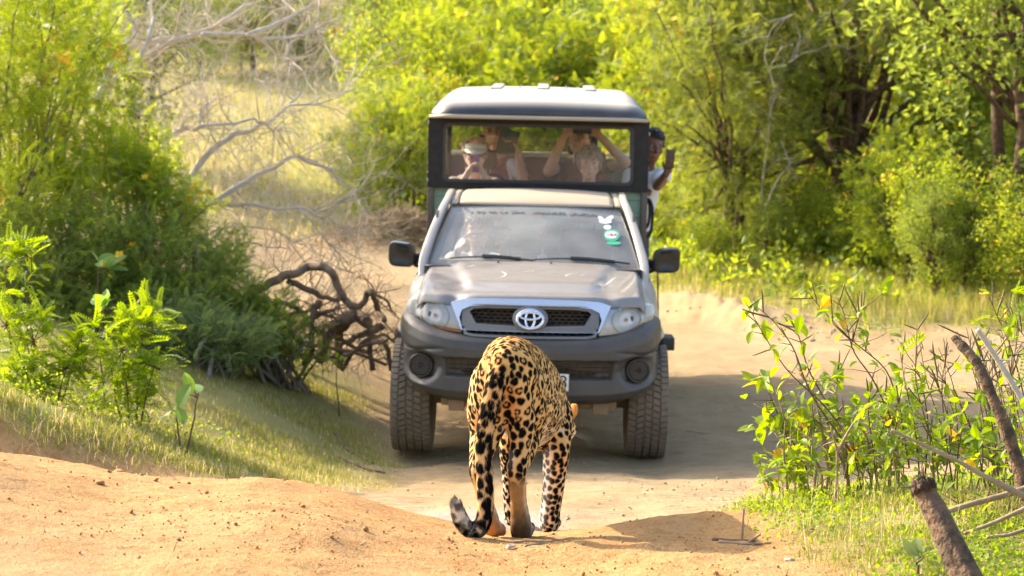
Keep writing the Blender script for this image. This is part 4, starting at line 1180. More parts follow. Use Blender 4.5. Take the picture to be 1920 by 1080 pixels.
# 4 bearded passenger with both arms raised, phone level before the eyes (second row, right)
B = Geo(); c = np.array((.345, 3.66, 2.085)); T = head_parts(B, c, yaw=R(6), pitch=R(-2))
nk = np.array((.35, 3.70, 1.925)); hp = np.array((.36, 3.80, 1.40))
B.cone(nk+(0, 0, -.03), .058, c+(0, .03, -.05), .056); torso(B, hp, nk, .20, 1.08); seated(B, hp)
arm(B, [nk+(-.20, -.02, -.06), (.085, 3.42, 1.83), (.205, 3.38, 2.125)], (.060, .052, .032)); hand(B, (.205, 3.38, 2.125), (.62, 0, .55), (.3, -.8, .3), 1.0, .55, 1)
arm(B, [nk+(.20, -.02, -.06), (.735, 3.42, 1.92), (.520, 3.38, 2.130)], (.060, .052, .032)); hand(B, (.520, 3.38, 2.130), (-.62, 0, .50), (-.3, -.8, .3), 1.0, .55, -1)
p4, b4 = finish_person('person', 'white bearded passenger with both bare arms raised to hold a phone before the eyes', B, 'skin_light')
K = Geo(); torso(K, hp, nk, .205, 1.14); arm(K, [nk+(-.20, -.02, -.06), nk+(-.235, -.12, -.08)], (.072, .066)); arm(K, [nk+(.20, -.02, -.06), nk+(.28, -.12, -.04)], (.072, .066)); wear(K, 'shirt', 'cloth_dark', p4, b4)
K = Geo(); K.cone(T((-.045, -.035, -.055)), .030, T((-.01, -.065, -.098)), .032); K.cone(T((.045, -.035, -.055)), .030, T((.01, -.065, -.098)), .032); K.cone(T((-.035, -.072, -.048)), .013, T((.035, -.072, -.048)), .013); K.cone(T((0, -.06, -.09)), .03, T((0, -.06, -.125)), .022)
bd = wear(K, 'beard', 'hair_white', p4, b4, .005, 1)
locks(T, 'hair_grey', p4, 150, lambda v: v[2] > .45 or (v[1] > -.1 and v[2] > -.4), .035, .012, 9, 1.0).obj('hair', MATS['hair_grey'], p4, auto=180, shift=b4)
G = Geo(); G.box((.362, 3.315, 2.195), (.165, .010, .078), .004, rot=(R(4), R(2), 0)); thing_at(G, 'phone', 'phone_black', 'black phone held level in the raised hands of the bearded passenger', 'phone')

# 5 tracker hanging out on the right with a phone
B = Geo(); c = np.array((.945, 3.02, 2.055)); T = head_parts(B, c, yaw=R(20), pitch=R(5), roll=R(9))
nk = np.array((.912, 3.10, 1.905)); hp = np.array((.790, 3.22, 1.38))
B.cone(nk+(0, 0, -.03), .055, c+(0, .03, -.05), .052); torso(B, hp, nk, .15, .88)
arm(B, [nk+(.145, -.01, -.09), (.985, 2.86, 1.735), (1.035, 2.60, 1.835)], (.054, .046, .029)); hand(B, (1.035, 2.60, 1.835), (.30, -.1, .85), (-.5, -.6, .1), 1.0, .8, 1)
arm(B, [nk+(-.145, 0, -.09), (.73, 3.05, 1.68), (.83, 2.95, 1.70)]); hand(B, (.83, 2.95, 1.70), (.6, -.5, 0), (0, 0, -1), 1.0, .9, 1)
for s in (-1, 1): B.cone(hp+(s*.07, 0, -.02), .085, hp+(s*.08+.02, -.03, -.42), .06); B.cone(hp+(s*.08+.02, -.03, -.42), .058, hp+(s*.08+.10, -.1, -.86), .042)
p5, b5 = finish_person('person', 'dark haired tracker in white t-shirt leaning out of the canopy side with a phone', B, 'skin_dark')
K = Geo(); torso(K, hp, nk, .155, .96); arm(K, [nk+(.145, -.01, -.09), (1.0, 2.96, 1.79)], (.066, .062)); arm(K, [nk+(-.145, 0, -.09), (.76, 3.07, 1.74)], (.066, .062)); wear(K, 't_shirt', 'cloth_white', p5, b5)
K = Geo()
for s in (-1, 1): K.cone(hp+(s*.07, 0, -.02), .094, hp+(s*.08+.02, -.03, -.42), .070); K.cone(hp+(s*.08+.02, -.03, -.42), .068, hp+(s*.08+.10, -.1, -.80), .055)
wear(K, 'trousers', 'cloth_navy', p5, b5)
locks(T, 'hair_black', p5, 320, lambda v: v[2] > .52 - .15*abs(v[0]) or (v[1] > -.1 and v[2] > -.15), .030, .0125, 12, 1.05, lambda v: np.array((.1, -.3, .2*v[2]))).obj('hair', MATS['hair_black'], p5, auto=180, shift=b5)
eyes(T, p5, b5); brows(T, p5, b5, 'hair_black')
G = Geo(); G.box((1.060, 2.548, 1.960), (.075, .010, .150), .004, rot=(R(3), R(3), R(10))); thing_at(G, 'phone', 'phone_orange', 'dark brown phone held out by the tracker at the canopy side', 'phone')

# 6 driver
B = Geo(); c = np.array((-.430, 1.44, 1.395)); T = head_parts(B, c, yaw=R(-6), pitch=R(2))
nk = np.array((-.43, 1.48, 1.245)); hp = np.array((-.40, 1.50, .80))
B.cone(nk+(0, 0, -.03), .054, c+(0, .03, -.05), .052); torso(B, hp, nk, .18); seated(B, hp)
arm(B, [nk+(-.18, 0, -.08), (-.69, 1.33, 1.02), (-.555, 1.05, 1.255)]); hand(B, (-.555, 1.05, 1.255), (.35, -.35, .75), (.5, .3, -.2), .95, 1.0, 1)
arm(B, [nk+(.18, 0, -.08), (-.20, 1.30, 1.02), (-.225, 1.07, 1.24)]); hand(B, (-.225, 1.07, 1.24), (-.1, -.4, .7), (-.5, .3, -.2), .95, 1.0, -1)
p6, b6 = finish_person('person', 'driver in a pale blue shirt behind the steering wheel', B, 'skin_mid')
K = Geo(); torso(K, hp, nk, .185, 1.07); arm(K, [nk+(-.18, 0, -.08), (-.66, 1.36, 1.08)], (.070, .064)); arm(K, [nk+(.18, 0, -.08), (-.22, 1.34, 1.08)], (.070, .064)); wear(K, 'shirt', 'cloth_lightblue', p6, b6)
locks(T, 'hair_black', p6, 260, lambda v: v[2] > .5 - .12*abs(v[0]) or (v[1] > -.1 and v[2] > -.25), .035, .0125, 15, 1.04).obj('hair', MATS['hair_black'], p6, auto=180, shift=b6)
eyes(T, p6, b6); brows(T, p6, b6, 'hair_black')

# things in the cab
G = Geo(); G.tube([(.045, .98, 1.56), (.045, .99, 1.485)], .0022, 5); G.lathe([(-.001, .0), (.010, .022), (.035, .036), (.065, .028), (.095, .010), (.115, .0)], 14, 'z', (.045, .99, 1.375))
thing_at(G, 'hanging_ornament', 'pink_plastic', 'pink drop shaped ornament hanging behind the windscreen', 'ornament')
G = Geo(); G.lathe([(0, .05), (.012, .05), (.012, .042), (.024, .042), (.024, .034), (.045, .036), (.062, .027), (.072, .012), (.082, .013), (.084, .006), (.115, .0015), (.116, 0)], 20, 'z', (.060, .66, 1.212))
thing_at(G, 'stupa_figurine', 'figurine_white', 'small white stupa figurine standing on the dashboard', 'figurine')
# ------------------------------------------------------------------ leopard, seen from behind, walking away over the crest (local frame: y forward, hind feet near the origin)
LPX, LPY = -0.027, 5.50
LZ = float(gz(LPX, LPY)) - .0
parts = {}
def add_part(name):
    g = Geo(); parts[name] = g; return g
# trunk: ellipse sections along the spine, which bends to the right and sinks towards the shoulders
secs = [(-.050, -.014, .575, .030, .030), (-.03, -.012, .565, .055, .055), (.02, -.006, .545, .088, .095), (.08, 0, .532, .104, .122), (.16, .003, .525, .112, .138), (.26, .010, .515, .108, .140),
        (.36, .022, .500, .110, .142), (.46, .042, .466, .124, .166), (.56, .064, .430, .134, .178), (.66, .086, .394, .140, .184), (.76, .106, .362, .138, .184),
        (.86, .124, .340, .130, .172), (.95, .140, .330, .110, .144), (1.03, .162, .335, .088, .105), (1.10, .185, .300, .080, .092), (1.16, .205, .265, .078, .085)]
g = add_part('torso'); rings = []
for (y, cx, cz, rx, rz) in secs:
    t = np.linspace(0, 2*np.pi, 40, endpoint=False)
    c, s = np.cos(t), np.sin(t)
    # slab sided, with a spine ridge and a tucked belly
    q_ = np.interp(y, [.1, .3, .7], [.84, .84, 1.0]); xx = cx + rx*np.sign(c)*np.abs(c)**q_; zz = cz + rz*np.sign(s)*np.abs(s)**(.95 if y > .5 else .88) + .003*np.exp(-((t-np.pi/2)/.25)**2)
    rings.append(np.stack([xx, np.full_like(t, y), zz], 1))
g.loft(rings)
g = add_part('head')
H = np.array((.215, 1.235, .215))
g.ell(H, (.078, .095, .075), rot=(R(-25), 0, R(-8))); g.cone(H+(.01, .05, -.02), .055, H+(.02, .115, -.06), .040); g.ell(H+(.02, .13, -.055), (.036, .03, .03))
g.cone(H+(-.055, .01, -.02), .03, H+(-.03, .07, -.05), .03); g.cone(H+(.06, .01, -.02), .03, H+(.045, .07, -.05), .03)
def ear(sx):
    b = H + np.array((sx*.062, -.030, .055)); rr = []
    for k, (h, w_) in enumerate(((-.012, .030), (.0, .031), (.016, .030), (.030, .025), (.040, .016), (.046, .006))):
        t = np.linspace(0, 2*np.pi, 16, endpoint=False)
        ax = np.array((sx*.55, -.15, .80)); ax = ax/np.linalg.norm(ax)
        px = np.array((.62, -.55, -.4)); px = px - ax*(px@ax); px /= np.linalg.norm(px); py = np.cross(ax, px)
        rr.append(b + ax*h + np.outer(np.cos(t)*w_, px) + np.outer(np.sin(t)*w_*.42, py))
    return rr
ge = add_part('ear'); ge.loft(ear(1)); ge.loft(ear(-1))
def limb(name, pts, n=20):
    g = add_part(name)
    for a, b in zip(pts[:-1], pts[1:]): g.cone(a[:3], a[3], b[:3], b[3], n, 4)
    return g
def paw(g, c, ang, s=1.0, tilt=0.0):
    """four toes in front of a pad"""
    c = np.array(c, float); f = np.array((math.sin(ang), math.cos(ang)*math.cos(tilt), math.sin(tilt)*math.cos(ang))); r_ = np.array((math.cos(ang), -math.sin(ang), 0))
    g.ell(c, (.040*s, .048*s, .028*s), rot=(tilt, 0, -ang))
    for k, d in ((-1.5, .028), (-.5, .040), (.5, .040), (1.5, .028)):
        p = c + r_*k*.0195*s + f*d*s; g.cone(p - f*.015*s + np.array((0, 0, .006*s)), .016*s, p + f*.014*s - np.array((0, 0, .004*s)), .0155*s, 12, 3)
gl = lambda x, y: float(gz(LPX+x, LPY+y)) - LZ
# right hind: planted, metatarsus upright towards the lens
g = limb('hind_right', [(.062, .13, .500, .092), (.072, .20, .400, .090), (.080, .235, .325, .066), (.066, .13, .275, .050), (.045, .035, .235, .037), (.040, .012, .222, .033)])
g.cone((.055, .050, .37), .056, (.041, .008, .225), .034, 16, 4)
z0 = gl(.05, .06)
g.cone((.036, .008, .235), .040, (.044, .026, .12), .032, 16, 4); g.cone((.044, .026, .12), .033, (.055, .050, z0+.040), .044, 16, 4); paw(g, (.062, .095, z0+.024), .0, 1.15)
g.cone((.040, -.004, .225), .020, (.044, .010, .12), .020, 12, 3)
g.cone((.046, .030, z0+.06), .034, (.048, .040, z0+.024), .036, 14, 3)
# left hind: trailing, heel lifted, sole showing
g = limb('hind_left', [(-.060, .13, .500, .090), (-.078, .19, .395, .086), (-.090, .205, .315, .062), (-.104, .11, .265, .047), (-.116, .025, .232, .035), (-.118, .006, .224, .032)])
g.cone((-.060, .045, .37), .054, (-.112, .006, .228), .033, 16, 4)
z1 = gl(-.03, .04)
g.cone((-.120, .006, .225), .031, (-.085, .0, .125), .029, 16, 4); g.cone((-.085, .0, .125), .029, (-.058, .010, z1+.060), .031, 16, 4); paw(g, (-.050, .030, z1+.035), .10, 1.0, -.35)
# forelegs
z2 = gl(.175, .84)
g = limb('fore_right', [(.160, .86, .350, .085), (.198, .84, .30, .080), (.205, .77, .175, .058), (.196, .79, .06, .048), (.184, .815, -.04, .043), (.178, .825, z2+.055, .045)])
paw(g, (.176, .845, z2+.028), .05, 1.15)
z3 = gl(.03, 1.02)
g = limb('fore_left', [(.060, .86, .350, .082), (.035, .90, .28, .076), (.020, .90, .16, .056), (.020, .96, .04, .044), (.025, 1.0, z3+.055, .042)])
paw(g, (.028, 1.03, z3+.026), .0, 1.1)
# tail: hangs in front of the left thigh and hooks up to the left at the tip
tp = np.array([(-.012, -.02, .572), (-.028, -.055, .545), (-.050, -.085, .490), (-.062, -.10, .42), (-.064, -.108, .34), (-.060, -.112, .26), (-.052, -.118, .18), (-.050, -.124, .115), (-.058, -.130, .068), (-.080, -.134, .044), (-.106, -.136, .055), (-.124, -.136, .092), (-.134, -.134, .140)])
tr = np.array([.040, .040, .036, .0335, .032, .031, .0305, .030, .030, .030, .030, .030, .024])
tt = np.linspace(0, len(tp)-1, 60)
TP = np.stack([np.interp(tt, range(len(tp)), tp[:, k]) for k in range(3)], 1); TR = np.interp(tt, range(len(tp)), tr)
for _ in range(6): TP[1:-1] = (TP[:-2]+2*TP[1:-1]+TP[2:])/4
g = add_part('tail'); g.tube(TP, TR*.92, 18); g.ell(TP[-1], (.021, .021, .024))
lab_pts, lab_id, names = [], [], list(parts)
allg = Geo()
for i, k in enumerate(names):
    V, F = parts[k].arr(); allg.add(V, F); lab_pts.append(V); lab_id.append(np.full(len(V), i))
# muscle over the rump so thigh and trunk flow together
ex = Geo()
for sx in (-1, 1):
    ex.cone((sx*.045, .05, .55), .075, (sx*.075, .16, .42), .085, 20, 5); ex.cone((sx*.030, .0, .53), .055, (sx*.055, .045, .40), .058, 20, 5)
    ex.cone((sx*.055, .045, .40), .056, (sx*.06+(-.035 if sx < 0 else 0), .05, .30), .042, 20, 5)
    ex.cone((.118+sx*.05, .80, .36), .085, (.120+sx*.065, .88, .30), .08, 20, 5)
V, F = ex.arr(); allg.add(V, F); lab_pts.append(V); lab_id.append(np.full(len(V), names.index('torso')))
_sy = np.array([q[0] for q in secs]); _sx = np.array([q[1] for q in secs])
def slim(V):
    c = np.interp(V[:, 1], _sy, _sx); k = np.interp(V[:, 1], [.2, .6], [.86, .92]); c = c*.86
    V = V.copy(); V[:, 0] = c + (V[:, 0]-c)*k + .012*np.interp(V[:, 1], [.0, .8], [1, 0]); return V
allg.V = [slim(v) for v in allg.V]; lab_pts = [slim(v) for v in lab_pts]
TP = slim(TP); TP[:, 0] -= .014*np.linspace(0, 1, 60)**.5 + .016*sstep(.15, .4, np.linspace(0, 1, 60)) + .022*sstep(.66, 1.0, np.linspace(0, 1, 60)); H = slim(H[None])[0]
_k = names.index('tail'); _g = Geo(); _g.tube(TP, TR*.92, 18); _g.ell(TP[-1], (.021, .021, .024)); allg.V[_k] = _g.arr()[0]; lab_pts[_k] = _g.arr()[0]
lme = remesh(allg, .0068, smooth=5, sub=1)
V = verts_of(lme); Nn = normals_of(lme)
LP = np.concatenate(lab_pts); LI = np.concatenate(lab_id)
kd = kdtree.KDTree(len(LP))
for i, p in enumerate(LP): kd.insert(p, i)
kd.balance()
# labels on a coarse set of vertices would show seams; the full set is still quick
lab = np.array([LI[kd.find(p)[1]] for p in V])
ID = {k: i for i, k in enumerate(names)}
leg = np.isin(lab, [ID['hind_right'], ID['hind_left'], ID['fore_right'], ID['fore_left']])
tailm = lab == ID['tail']; earm = lab == ID['ear']; headm = lab == ID['head']
x, y, z = V.T
# soft fur colour: tawny back, honey flanks, white below and inside the legs
up = Nn[:, 2]
tawny = np.array((.68, .365, .110)); honey = np.array((.74, .51, .25)); white = np.array((.78, .74, .66)); brown = np.array((.29, .15, .052)); rust = np.array((.56, .24, .06))
C = np.tile(tawny, (len(V), 1))
def mixc(C, c, f): f = np.clip(f, 0, 1)[:, None]; return C*(1-f) + c*f
C = mixc(C, honey, sstep(.5, -.3, up)*.6*(~leg) + .5*sstep(.3, .8, y)*(~leg))
C = mixc(C, white, sstep(-.25, -.75, up)*sstep(.1, .3, y)*(~leg)*(~tailm))
C = mixc(C, honey, leg*.35)
# belly line and chest
C = mixc(C, white, sstep(.36, .27, z + .15*np.maximum(y-.3, 0))*sstep(.22, .40, y)*(~leg)*(~tailm)*.9)
# inside of the legs: the side that faces the other leg
inn = np.zeros(len(V))
inn[lab == ID['fore_right']] = sstep(.0, -.7, Nn[lab == ID['fore_right'], 0])
inn[lab == ID['fore_left']] = sstep(.1, .7, Nn[lab == ID['fore_left'], 0])
inn[lab == ID['hind_right']] = .75*sstep(-.2, -.8, Nn[lab == ID['hind_right'], 0])*sstep(.46, .34, z[lab == ID['hind_right']])*sstep(.20, .27, z[lab == ID['hind_right']])
inn[lab == ID['hind_left']] = .75*sstep(.2, .8, Nn[lab == ID['hind_left'], 0])*sstep(.46, .34, z[lab == ID['hind_left']])*sstep(.20, .27, z[lab == ID['hind_left']])
C = mixc(C, white, inn)
C = mixc(C, white, .40*sstep(.20, .02, z)*((lab == ID['fore_right']) | (lab == ID['fore_left'])))
# rust around the vent under the tail
C = mixc(C, rust, gauss(x, z, .012, .455, .040, .070)*sstep(.2, -.3, Nn[:, 1])*sstep(.14, .05, y)*.75)
# hind metatarsi brown behind, sooty towards the pad
for nm, cx in (('hind_right', .042), ('hind_left', -.08)):
    mk = lab == ID[nm]
    C = mixc(C, white, mk*sstep(.20, .05, z)*np.maximum(sstep(-.1, .6, Nn[:, 1])*.5, .5*sstep(.35, .85, Nn[:, 0])))
    f = mk*sstep(.225, .16, z)*sstep(.45, -.3, Nn[:, 1])*sstep(.95, .5, Nn[:, 0])
    C = mixc(C, brown*(1.5 if nm == 'hind_left' else 1.25), f*.95)
    C = mixc(C, np.array((.035, .024, .015)), mk*sstep(.13, .02, z)*sstep(.2, -.5, Nn[:, 1])*(.9 if nm == 'hind_right' else .0))
    C = mixc(C, np.array((.40, .17, .05)), mk*sstep(.11, .05, z)*sstep(.0, -.6, Nn[:, 1])*(.8 if nm == 'hind_left' else 0))
C = mixc(C, np.array((.44, .21, .07)), (lab == ID['hind_left'])*sstep(.13, .07, z)*sstep(.75, .35, Nn[:, 0])*.9)
C = mixc(C, rust*1.05, earm*.85)
tl = np.array([np.argmin(((TP - p)**2).sum(1)) for p in V[tailm]])/59.0
tail_t = np.zeros(len(V)); tail_t[tailm] = tl
C = mixc(C, np.array((.70, .60, .46)), tailm*sstep(.55, .85, tail_t))
C = mixc(C, honey, tailm*.5*sstep(.0, .3, tail_t)*sstep(.8, .5, tail_t))
# ---- spots: blue-noise centres, rosettes on the trunk, solid blotches on limbs, tail and rump
rng = np.random.default_rng(21)
space = np.where(leg, .0258, .0250)
space = np.where(tailm, np.where(z > .40, .026, .033), space)
space = np.where(headm | earm, .020, space)
space = np.where((~leg) & (~tailm) & (y < .12) & (z < .50), .0262, space)
space = space*np.where(leg & (z < .14), .80, 1.0)
order = rng.permutation(len(V))[:26000]
cell = {}; cs = .04; centres = []
for i in order:
    p = V[i]; r_ = space[i]; k = tuple((p//cs).astype(int)); ok = True
    for dx in (-1, 0, 1):
        for dy in (-1, 0, 1):
            for dz in (-1, 0, 1):
                for j in cell.get((k[0]+dx, k[1]+dy, k[2]+dz), ()):
                    q = V[j]-p
                    if q@q < (min(r_, space[j])*.96)**2: ok = False; break
                if not ok: break
            if not ok: break
        if not ok: break
    if ok: cell.setdefault(k, []).append(i); centres.append(i)
dark = np.zeros(len(V)); mid = np.zeros(len(V))
kv = kdtree.KDTree(len(V))
for i, p in enumerate(V): kv.insert(p, i)
kv.balance()
for i in centres:
    p, n_ = V[i], Nn[i]
    if earm[i]: continue
    rad = space[i]*np.where(tailm[i], .58, np.where(leg[i], .56, .53))*rng.uniform(.85, 1.15)
    ids = np.array([h[1] for h in kv.find_range(p, rad*1.75)])
    d = V[ids]-p
    ids = ids[(Nn[ids]@n_) > .1]; d = V[ids]-p
    if len(ids) == 0: continue
    # elongate along the body on the trunk, along the limb on legs
    ax = np.array((0, 1.0, -.15)) if not (leg[i] or tailm[i]) else np.array((0, 0, 1.0))
    if (~leg)[i] and y[i] < .10: ax = np.array((0, .3, 1.0))
    ax = ax - n_*(ax@n_); ax /= np.linalg.norm(ax)+1e-9; bx = np.cross(n_, ax)
    a_, b_ = d@ax, d@bx
    el = rng.uniform(1.0, 1.22); a_ = a_/el; b_ = b_*1.06
    th = np.arctan2(b_, a_); rr = np.hypot(a_, b_)
    ph = rng.uniform(0, 6.28, 4)
    Ro = rad*(1 + .10*np.sin(2*th+ph[0]) + .08*np.sin(3*th+ph[1]) + .04*np.sin(5*th+ph[2]))
    solid = leg[i] or tailm[i] or headm[i] or rng.random() < (.65 if y[i] < .16 else .35)
    if leg[i] and z[i] > .38 and rng.random() < .5: solid = False
    e = .0010
    o_ = 1/(1+np.exp(np.clip((rr-Ro*.97)/e, -40, 40)))
    if solid: v_ = o_*(.98)
    else:
        hole = 1/(1+np.exp(np.clip((rr-Ro*.37)/e, -40, 40)))
        gap = np.zeros_like(rr)
        for g_ in range(rng.integers(1, 3)):
            t0 = rng.uniform(0, 6.28); dd = np.abs((th-t0+np.pi) % (2*np.pi)-np.pi); gap = np.maximum(gap, sstep(.30, .16, dd))
        v_ = o_*(1-hole)*(1-.9*gap*(rr > Ro*.4))
        mid[ids] = np.maximum(mid[ids], o_*.8)
    dark[ids] = np.maximum(dark[ids], v_)
# tail: paired blotches above, rings near the tip
if True:
    ring = np.clip(np.sin(tail_t*2*np.pi*15)*2.6+.5, 0, 1)*sstep(.62, .72, tail_t)
    side = sstep(.12, .40, .5+.5*noise(x*45, z*45, 3))
    dark = np.maximum(dark*np.where(tailm & (tail_t > .68), .8, 1.0), tailm*ring*side*sstep(.995, .96, tail_t))
fade = 1 - .15*inn - .85*((lab == ID['hind_right'])*sstep(.215, .16, z)*sstep(.0, -.5, Nn[:, 1])) - .85*((lab == ID['hind_left'])*sstep(.215, .16, z)*sstep(.0, -.5, Nn[:, 1]))
fade = fade*(1-.85*sstep(-.5, -.9, up)*(y > .2)*(~leg))
C = mixc(C, C*np.array((.80, .72, .62)), mid*.7)
C = mixc(C, np.array((.005, .004, .004)), np.clip(dark*1.08, 0, 1)*fade)
C = np.clip(1.06*C*(1 + .07*fbm(x*60, y*60, z*60, 2))[:, None], .004, .9)
color_attr(lme, 'col', C)
attrmat('leopard_coat', 'col', rough=.8, spec=.06)
attrmat('leopard_fur', 'col', rough=.8, spec=.06, trans=.25)
leo = empty('leopard', (LPX, LPY, LZ)); tag(leo, 'spotted leopard walking away over the sandy crest, tail tip curled up', 'leopard')
lbody = link('body', lme, MATS['leopard_coat'], leo)
# ---- short fur: one tapered blade per hair, combed backwards and down
nt_ = len(lme.polygons)
LT = np.array([p.vertices[:] for p in lme.polygons])
A, B, D_ = V[LT[:, 0]], V[LT[:, 1]], V[LT[:, 2]]
area = np.linalg.norm(np.cross(B-A, D_-A), axis=1)
NF = 260000
f = rng.choice(nt_, NF, p=area/area.sum())
w = rng.random((NF, 2)); a1, a2 = w[:, :1], w[:, 1:]
q = V[LT[f]]
P0 = (q[:, 0]*(1-a1)+q[:, 1]*a1)*(1-a2) + (q[:, 3]*(1-a1)+q[:, 2]*a1)*a2
qc = C[LT[f]]; PC = (qc[:, 0]*(1-a1)+qc[:, 1]*a1)*(1-a2) + (qc[:, 3]*(1-a1)+qc[:, 2]*a1)*a2
PN = Nn[LT[f, 0]]; PL = lab[LT[f, 0]]
vis = (PN[:, 1] < .55)
P0, PC, PN, PL = P0[vis], PC[vis], PN[vis], PL[vis]; NF = len(P0)
comb = np.tile(np.array((0, -.8, -.6)), (NF, 1))
comb[np.isin(PL, [ID['hind_right'], ID['hind_left'], ID['fore_right'], ID['fore_left']])] = (0, -.25, -1.0)
ti = PL == ID['tail']
comb[ti] = np.gradient(TP, axis=0)[np.array([np.argmin(((TP-p)**2).sum(1)) for p in P0[ti]])]*60
comb = comb - PN*(comb*PN).sum(1)[:, None]; comb /= np.linalg.norm(comb, axis=1)[:, None]+1e-6
dirv = comb*.90 + PN*.32 + rng.normal(0, .13, (NF, 3)); dirv /= np.linalg.norm(dirv, axis=1)[:, None]
ln = np.where(rng.random(NF) < .06, rng.uniform(.008, .013, NF), rng.uniform(.0028, .0055, NF))*np.where(ti, 2.2, 1.0)*np.where(np.isin(PL, [ID['hind_right'], ID['hind_left'], ID['fore_right'], ID['fore_left']]), .62, 1.0)
belly = (P0[:, 1] > .3) & (PN[:, 2] < -.3) & (PL == ID['torso']); ln[belly] *= 2.0
sd = np.cross(dirv, PN); sd /= np.linalg.norm(sd, axis=1)[:, None]+1e-6
wd = rng.uniform(.0007, .0012, NF)[:, None]
root = P0 - PN*.001
T3 = np.stack([root-sd*wd, root+sd*wd, root+dirv*ln[:, None]], 1).reshape(-1, 3)
fme = raw_mesh('fur', T3, np.arange(NF*3).reshape(-1, 3))
PC = np.clip(PC*rng.uniform(.80, 1.22, (NF, 1)), 0, .95)
CC = np.repeat(PC, 3, 0); CC[2::3] *= 1.12
color_attr(fme, 'col', np.clip(CC, 0, .95))
fur = tag(link('fur', fme, MATS['leopard_fur'], leo), kind='stuff')
G = Geo()
for k in range(4):
    b = H + np.array((.062, .075, -.045)) + rng.normal(0, .006, 3); d = np.array((1, -.35+rng.normal(0, .2), -.35+rng.normal(0, .25)))
    G.tube([b, b+d*.045+(0, 0, -.004), b+d*.085+(0, 0, -.022)], [.00025, .0002, .0001], 4)
tag(G.obj('whiskers', MATS['figurine_white'], leo), kind='stuff')
# ------------------------------------------------------------------ vegetation helpers
def P3(px, py, Y):
    """point at depth Y that the photograph shows at pixel (px, py)"""
    return np.array(((px-960)/FPX*Y, Y, CAM_Z - (py-HOR)/FPX*Y))
def pinnate(pairs, L, ll, lw, droop=.25, fold=.25):
    V, F = [], []
    for i in range(pairs):
        t = (i+.7)/pairs; y = L*t; z = -droop*L*t*t
        k = 1 - .35*abs(t-.5)
        for s in (-1, 1):
            b = len(V); a = math.radians(62 - 22*t)
            dx, dy = math.sin(a)*ll*k, math.cos(a)*ll*k
            px, py = -math.cos(a)*lw/2, math.sin(a)*lw/2
            V += [(0, y, z), (s*(dx*.5+px), y+dy*.5+py, z+fold*ll*.3), (s*dx, y+dy, z+fold*ll*.1), (s*(dx*.5-px), y+dy*.5-py, z+fold*ll*.3)]
            F += [(b, b+1, b+2), (b, b+2, b+3)]
    b = len(V); V += [(0, L, -droop*L), (.4*lw, L+.5*ll, -droop*L), (0, L+ll*.9, -droop*L*1.1), (-.4*lw, L+.5*ll, -droop*L)]; F += [(b, b+1, b+2), (b, b+2, b+3)]
    return np.array(V), np.array(F)
def broad(L, w, fold=.2, droop=.25, n=4):
    """a folded, drooping, pointed leaf: two rows of quads as triangles"""
    V, F = [(0, 0, 0)], []
    for i in range(1, n+1):
        t = i/n; h = w/2*math.sin(math.pi*min(t*.92+.06, 1))**.8*(1 if i < n else 0.02)
        V += [(-h, L*t, -droop*L*t*t+fold*h), (0, L*t, -droop*L*t*t), (h, L*t, -droop*L*t*t+fold*h)]
    F += [(0, 2, 1), (0, 3, 2)]
    for i in range(n-1):
        a = 1+3*i; b = a+3
        F += [(a, a+1, b+1), (a, b+1, b), (a+1, a+2, b+2), (a+1, b+2, b+1)]
    return np.array(V), np.array(F)
def diamond(L, w, fold=.2, droop=.2):
    return np.array([(0, 0, 0), (-w/2, .45*L, fold*w/2-droop*L*.2), (0, L, -droop*L), (w/2, .45*L, fold*w/2-droop*L*.2)]), np.array([(0, 2, 1), (0, 3, 2)])
def wander(p0, p1, rng, n=7, amp=.08, sag=0.0):
    p0, p1 = np.asarray(p0, float), np.asarray(p1, float); t = np.linspace(0, 1, n)[:, None]
    L = np.linalg.norm(p1-p0); P = p0 + (p1-p0)*t + np.cumsum(rng.normal(0, amp*L/n**.5, (n, 3)), 0)*np.sin(np.pi*t*.5+.001)*.5
    P[:, 2] -= sag*L*(4*t*(1-t))[:, 0]
    P[0] = p0; return P
def branch(G, p, d, L, r, depth, rng, bend=.5, kids=(2, 4), shrink=.62, tips=None, grav=0.0, n=6, spread=.8, nseg=(6, 5, 4, 3, 3, 3)):
    d = np.asarray(d, float); d = d/np.linalg.norm(d); P = [np.asarray(p, float)]; D = d.copy()
    for i in range(n):
        D = D + rng.normal(0, bend/n**.5, 3)*.6 + np.array((0, 0, -grav/n)); D /= np.linalg.norm(D); P.append(P[-1] + D*L/n)
    P = np.array(P); rr = np.linspace(r, r*.45, n+1)
    G.tube(P, rr, nseg[min(depth, 5)] if depth >= 0 else 4)
    if tips is not None: tips.append((P[-1], D, depth))
    if depth <= 0: return
    for k in range(rng.integers(kids[0], kids[1]+1)):
        i = rng.integers(max(1, n//3), n+1); q = rng.normal(0, 1, 3); t = P[i]-P[i-1]; t /= np.linalg.norm(t)
        q -= t*(q@t); q /= np.linalg.norm(q); nd = t*(1-spread*.5) + q*spread*rng.uniform(.5, 1.1) + np.array((0, 0, .12))
        branch(G, P[i], nd, L*shrink*rng.uniform(.7, 1.25), rr[i]*.62, depth-1, rng, bend, kids, shrink, tips, grav, n, spread, nseg)

